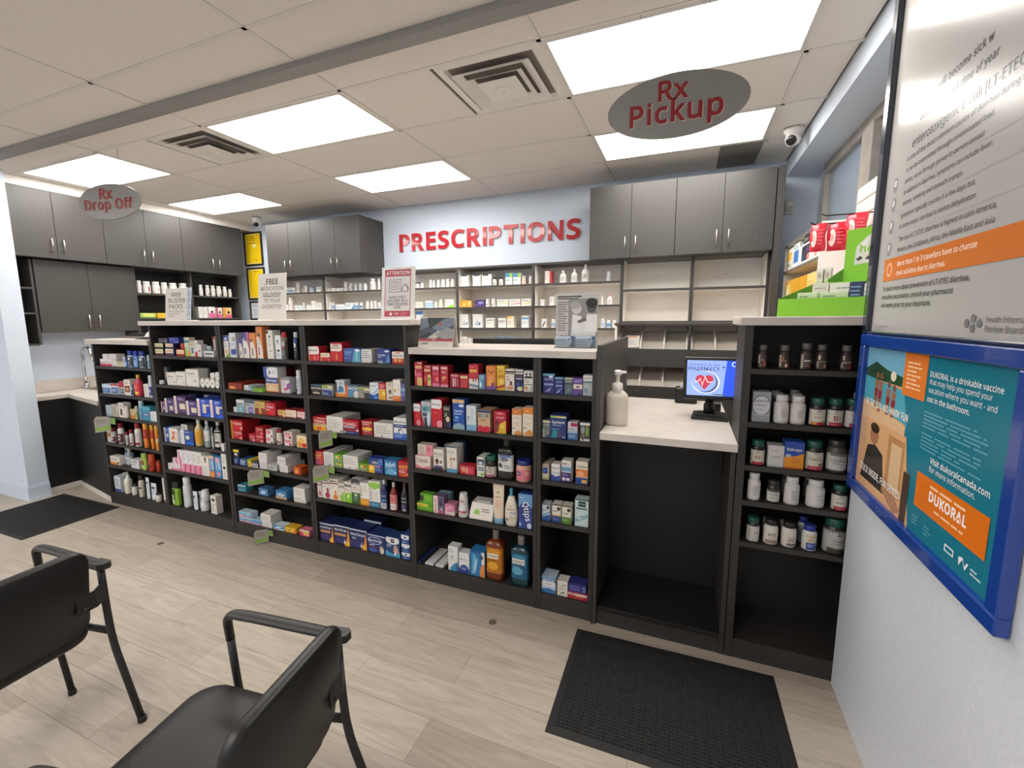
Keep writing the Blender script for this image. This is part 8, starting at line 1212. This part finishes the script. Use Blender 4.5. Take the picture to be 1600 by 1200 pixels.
for k, (x0, x1, y, z0, z1) in enumerate(((2.56, 2.632, .8, 2.03, 2.182), (2.64, 2.73, .8, 2.03, 2.182), (2.7, 2.79, .72, 2.07, 2.21))):
    t = thing('snack_bag', ['leftmost red bag hanging on the display hooks', 'middle red bag hanging on the display hooks', 'rightmost red bag hanging on the display hooks'][k], 'bag', ((x0+x1)/2, y, z0), -.25, 'red bags on the display hooks'); w = x1-x0; h = z1-z0; mb = MB(); nx, nz = 8, 10; vs = []
    for s in (-1, 1):
        for j in range(nz+1):
            for i in range(nx+1):
                u, v = i/nx, j/nz; th = .022*math.sin(PI*min(1, max(0, u)))**.6*(math.sin(PI*v)**.5 if 0 < v < 1 else 0)+.0006
                vs.append(((u-.5)*w+.003*math.sin(9*v), s*th+.002*math.sin(14*u+5*v), v*h))
    q = (nx+1)*(nz+1); fs = []
    for s in (0, 1):
        for j in range(nz):
            for i in range(nx):
                f = [s*q+j*(nx+1)+i, s*q+j*(nx+1)+i+1, s*q+(j+1)*(nx+1)+i+1, s*q+(j+1)*(nx+1)+i]; fs.append(f if s == 0 else f[::-1])
    mb.add(vs, fs, RB, True); mb.build('pouch', t)
    mb = MB(); printed(mb, 'e.22,.45,.2,.3,#e8ccc8;e.22,.45,.1,.12,#d8a8a0;l.5,.2,.95,.8,5,#f06a78', w, h, lambda u, v, e: ((u-.5)*w*.9, -.0235*math.sin(PI*max(.02, min(.98, u)))**.6*math.sin(PI*max(.02, min(.98, v)))**.5-e-.003, v*h), 6, eps=.0006); mb.build('label', t)

# ------------------------------------------------------------------ mats, floor caps and chairs
def floor_mat_obj(label, x0, x1, y0, y1, ribs, rot=0):
    t = thing('floor_mat', label, 'mat', ((x0+x1)/2, (y0+y1)/2, 0), rot, 'black floor mats'); w, d = (x1-x0)/2, (y1-y0)/2; b = .035
    mb = MB(); o = [(-w, -d), (w, -d), (w, d), (-w, d)]; i_ = [(-w+b, -d+b), (w-b, -d+b), (w-b, d-b), (-w+b, d-b)]
    vs = [(x, y, .001) for x, y in o]+[(x, y, .0015) for x, y in o]+[(x*.995, y*.995, .004) for x, y in o]+[(x, y, .008) for x, y in i_]+[(x, y, .004) for x, y in i_]
    fs = [(3, 2, 1, 0)]+[(L*4+k, L*4+(k+1) % 4, (L+1)*4+(k+1) % 4, (L+1)*4+k) for L in range(4) for k in range(4)]; mb.add(vs, fs, RUBBER); mb.build('border', t)
    mb = MB(); mb.add([(x, y, .005) for x, y in i_], [(0, 1, 2, 3)], RUBBER)
    if ribs:
        n = int(2*(d-b)/.014)
        for k in range(n): y = -d+b+(k+.5)*.014; mb.box(-w+b, w-b, y-.004, y+.004, .005, .0085, RUBBER)
    else:
        px, py = .0165, .0165; nx, ny = int(2*(w-b)/px), int(2*(d-b)/py)
        for a in range(nx):
            for c in range(ny):
                x = -w+b+(a+.5)*px; y = -d+b+(c+.5)*py; k = .0055+.0012*((a+c) % 2); z = .0085+.0008*((a*7+c*3) % 3)
                v = [(x-k, y-.0045, .005), (x+k, y-.0045, .005), (x+k, y+.0045, .005), (x-k, y+.0045, .005), (x-k*.7, y-.003, z), (x+k*.7, y-.003, z), (x+k*.7, y+.003, z), (x-k*.7, y+.003, z)]
                mb.add(v, [(4, 5, 6, 7), (0, 1, 5, 4), (1, 2, 6, 5), (2, 3, 7, 6), (3, 0, 4, 7)], RUBBER)
    mb.build('field', t)
floor_mat_obj('black waffle rubber mat in front of the checkout', 1.475, 2.40, -.69, -.035, False, .02)
floor_mat_obj('black ribbed mat by the wall stub at the left', -3.62, -2.73, -.66, -.0, True, .01)
for k, (x, y) in enumerate(((-1.67, -.285), (1.02, -.165))):
    mb = MB(); mb.lathe([(.022, 0), (.022, .001), (.018, .0014), (.002, .0015)], mat('#5f564c', .5), 20); tag(mb.build('floor_plug', loc=(x, y, .0005)), ['small round floor plug in front of the delivery sign bay', 'small round floor plug in front of the flyer bay'][k], 'floor plug', 'round floor plugs')
def chair(label, loc, rz):
    t = thing('waiting_chair', label, 'chair', loc, rz, 'black waiting room chairs')
    MT = mat('#1c1b1b', .5, name='black_metal_tube'); AR = mat('#232221', .48, name='arm_pad')
    for s in (-1, 1):
        Y = s*.275
        mb = MB(); mb.tube(fillet([(.105, Y, .0), (.19, Y, .36), (.209, Y, .61)], .12), .0125, MT, 14, up=Vector((0, 1, 0))); lg = mb.build('leg', t)
        mb = MB(); mb.lathe([(.015, 0), (.015, .018), (.013, .022)], BLACK, 14, .106, Y, 0); mb.build('foot_cap', lg)
        mb = MB(); mb.tube(fillet([(-.345, Y, .0), (-.222, Y, .34), (-.21, Y, .50), (-.205, Y, .675)], .1), .0135, MT, 14, up=Vector((0, 1, 0))); lg = mb.build('leg', t)
        mb = MB(); mb.lathe([(.016, 0), (.016, .018), (.014, .022)], BLACK, 14, -.344, Y, 0); mb.build('foot_cap', lg)
        P = fillet([(.208, Y, .595), (.218, Y, .69), (.12, Y, .693), (-.17, Y, .683), (-.235, Y, .68)], .06, 8); n = len(P)
        fl = [(.0135-.0005*min(1, k/(n*.4)), .0145+.008*min(1, k/(n*.4))) for k in range(n)]
        mb = MB(); mb.tube(P, .014, AR, 16, flat=fl, up=Vector((0, 1, 0))); mb.prism([(-.235, Y-.024), (-.175, Y-.022), (-.17, Y+.022), (-.225, Y+.024), (-.245, Y+.012), (-.248, Y-.012)], .668, .693, AR); mb.build('armrest', t)
        mb = MB(); mb.tube([(-.212, Y, .385), (-.12, Y-s*.02, .395), (-.05, Y-s*.05, .405)], .012, MT, 12, flat=(.010, .016)); mb.build('seat_bracket', t); mb = MB(); mb.tube([(.195, Y, .4), (.16, Y-s*.04, .41)], .011, MT, 10); mb.build('seat_bracket', t)
        mb = MB(); A = -.252; mb.prism([(-.214, Y), (-.206, Y-s*.004), (A+.006, Y-s*.055), (A+.006, Y-s*.115), (A, Y-s*.115), (A, Y-s*.05), (-.222, Y-s*.0)], .535, .605, MT, 'z')
        for zz in (.55, .588): mb.tube([(A+.002, Y-s*.092, zz), (A-.003, Y-s*.092, zz)], .006, BLACK, 10)
        mb.build('back_bracket', t)
    # padded seat: a rounded slab
    def pad(W_, D_, T_, r, n=8, puff=.012):
        mb = MB(); ring = []
        for cx, cy_, a0 in ((W_/2-r, D_/2-r, 0), (-W_/2+r, D_/2-r, PI/2), (-W_/2+r, -D_/2+r, PI), (W_/2-r, -D_/2+r, 1.5*PI)):
            for k in range(n+1): a = a0+PI/2*k/n; ring.append((cx+r*math.cos(a), cy_+r*math.sin(a)))
        N_ = len(ring); lv = [(.965, -T_/2), (.99, -T_/2+.006), (1, -T_/2+.014), (1, T_/2-.014), (.985, T_/2-.004), (.955, T_/2), (.8, T_/2+puff*.5), (.5, T_/2+puff*.9), (.1, T_/2+puff)]
        vs = [(x*k, y*k, z) for k, z in lv for x, y in ring]; fs = [(j*N_+i, j*N_+(i+1) % N_, (j+1)*N_+(i+1) % N_, (j+1)*N_+i) for j in range(len(lv)-1) for i in range(N_)]
        fs += [tuple(range(N_))[::-1], tuple(range((len(lv)-1)*N_, len(lv)*N_))]; mb.add(vs, fs, VINYL, True); return mb
    st = pad(.49, .48, .055, .09).build('seat', t, loc=(.035, 0, .428)); st.rotation_euler = (0, -.04, 0)
    bk = pad(.365, .42, .036, .06, puff=.004).build('backrest', t, loc=(-.236, 0, .618)); bk.rotation_euler = (0, PI/2-.15, 0)
    mb = MB(); mb.tube([(-.1, -.24, .39), (-.1, .24, .39)], .011, MT, 10); mb.tube([(.18, -.24, .395), (.18, .24, .395)], .011, MT, 10); mb.build('under_rail', t)
chair('black armchair nearest the camera, at the bottom middle', (.802, -1.561, 0), PI+.156)
chair('black armchair at the left edge, turned the same way', (-.429, -1.583, 0), PI+.074)
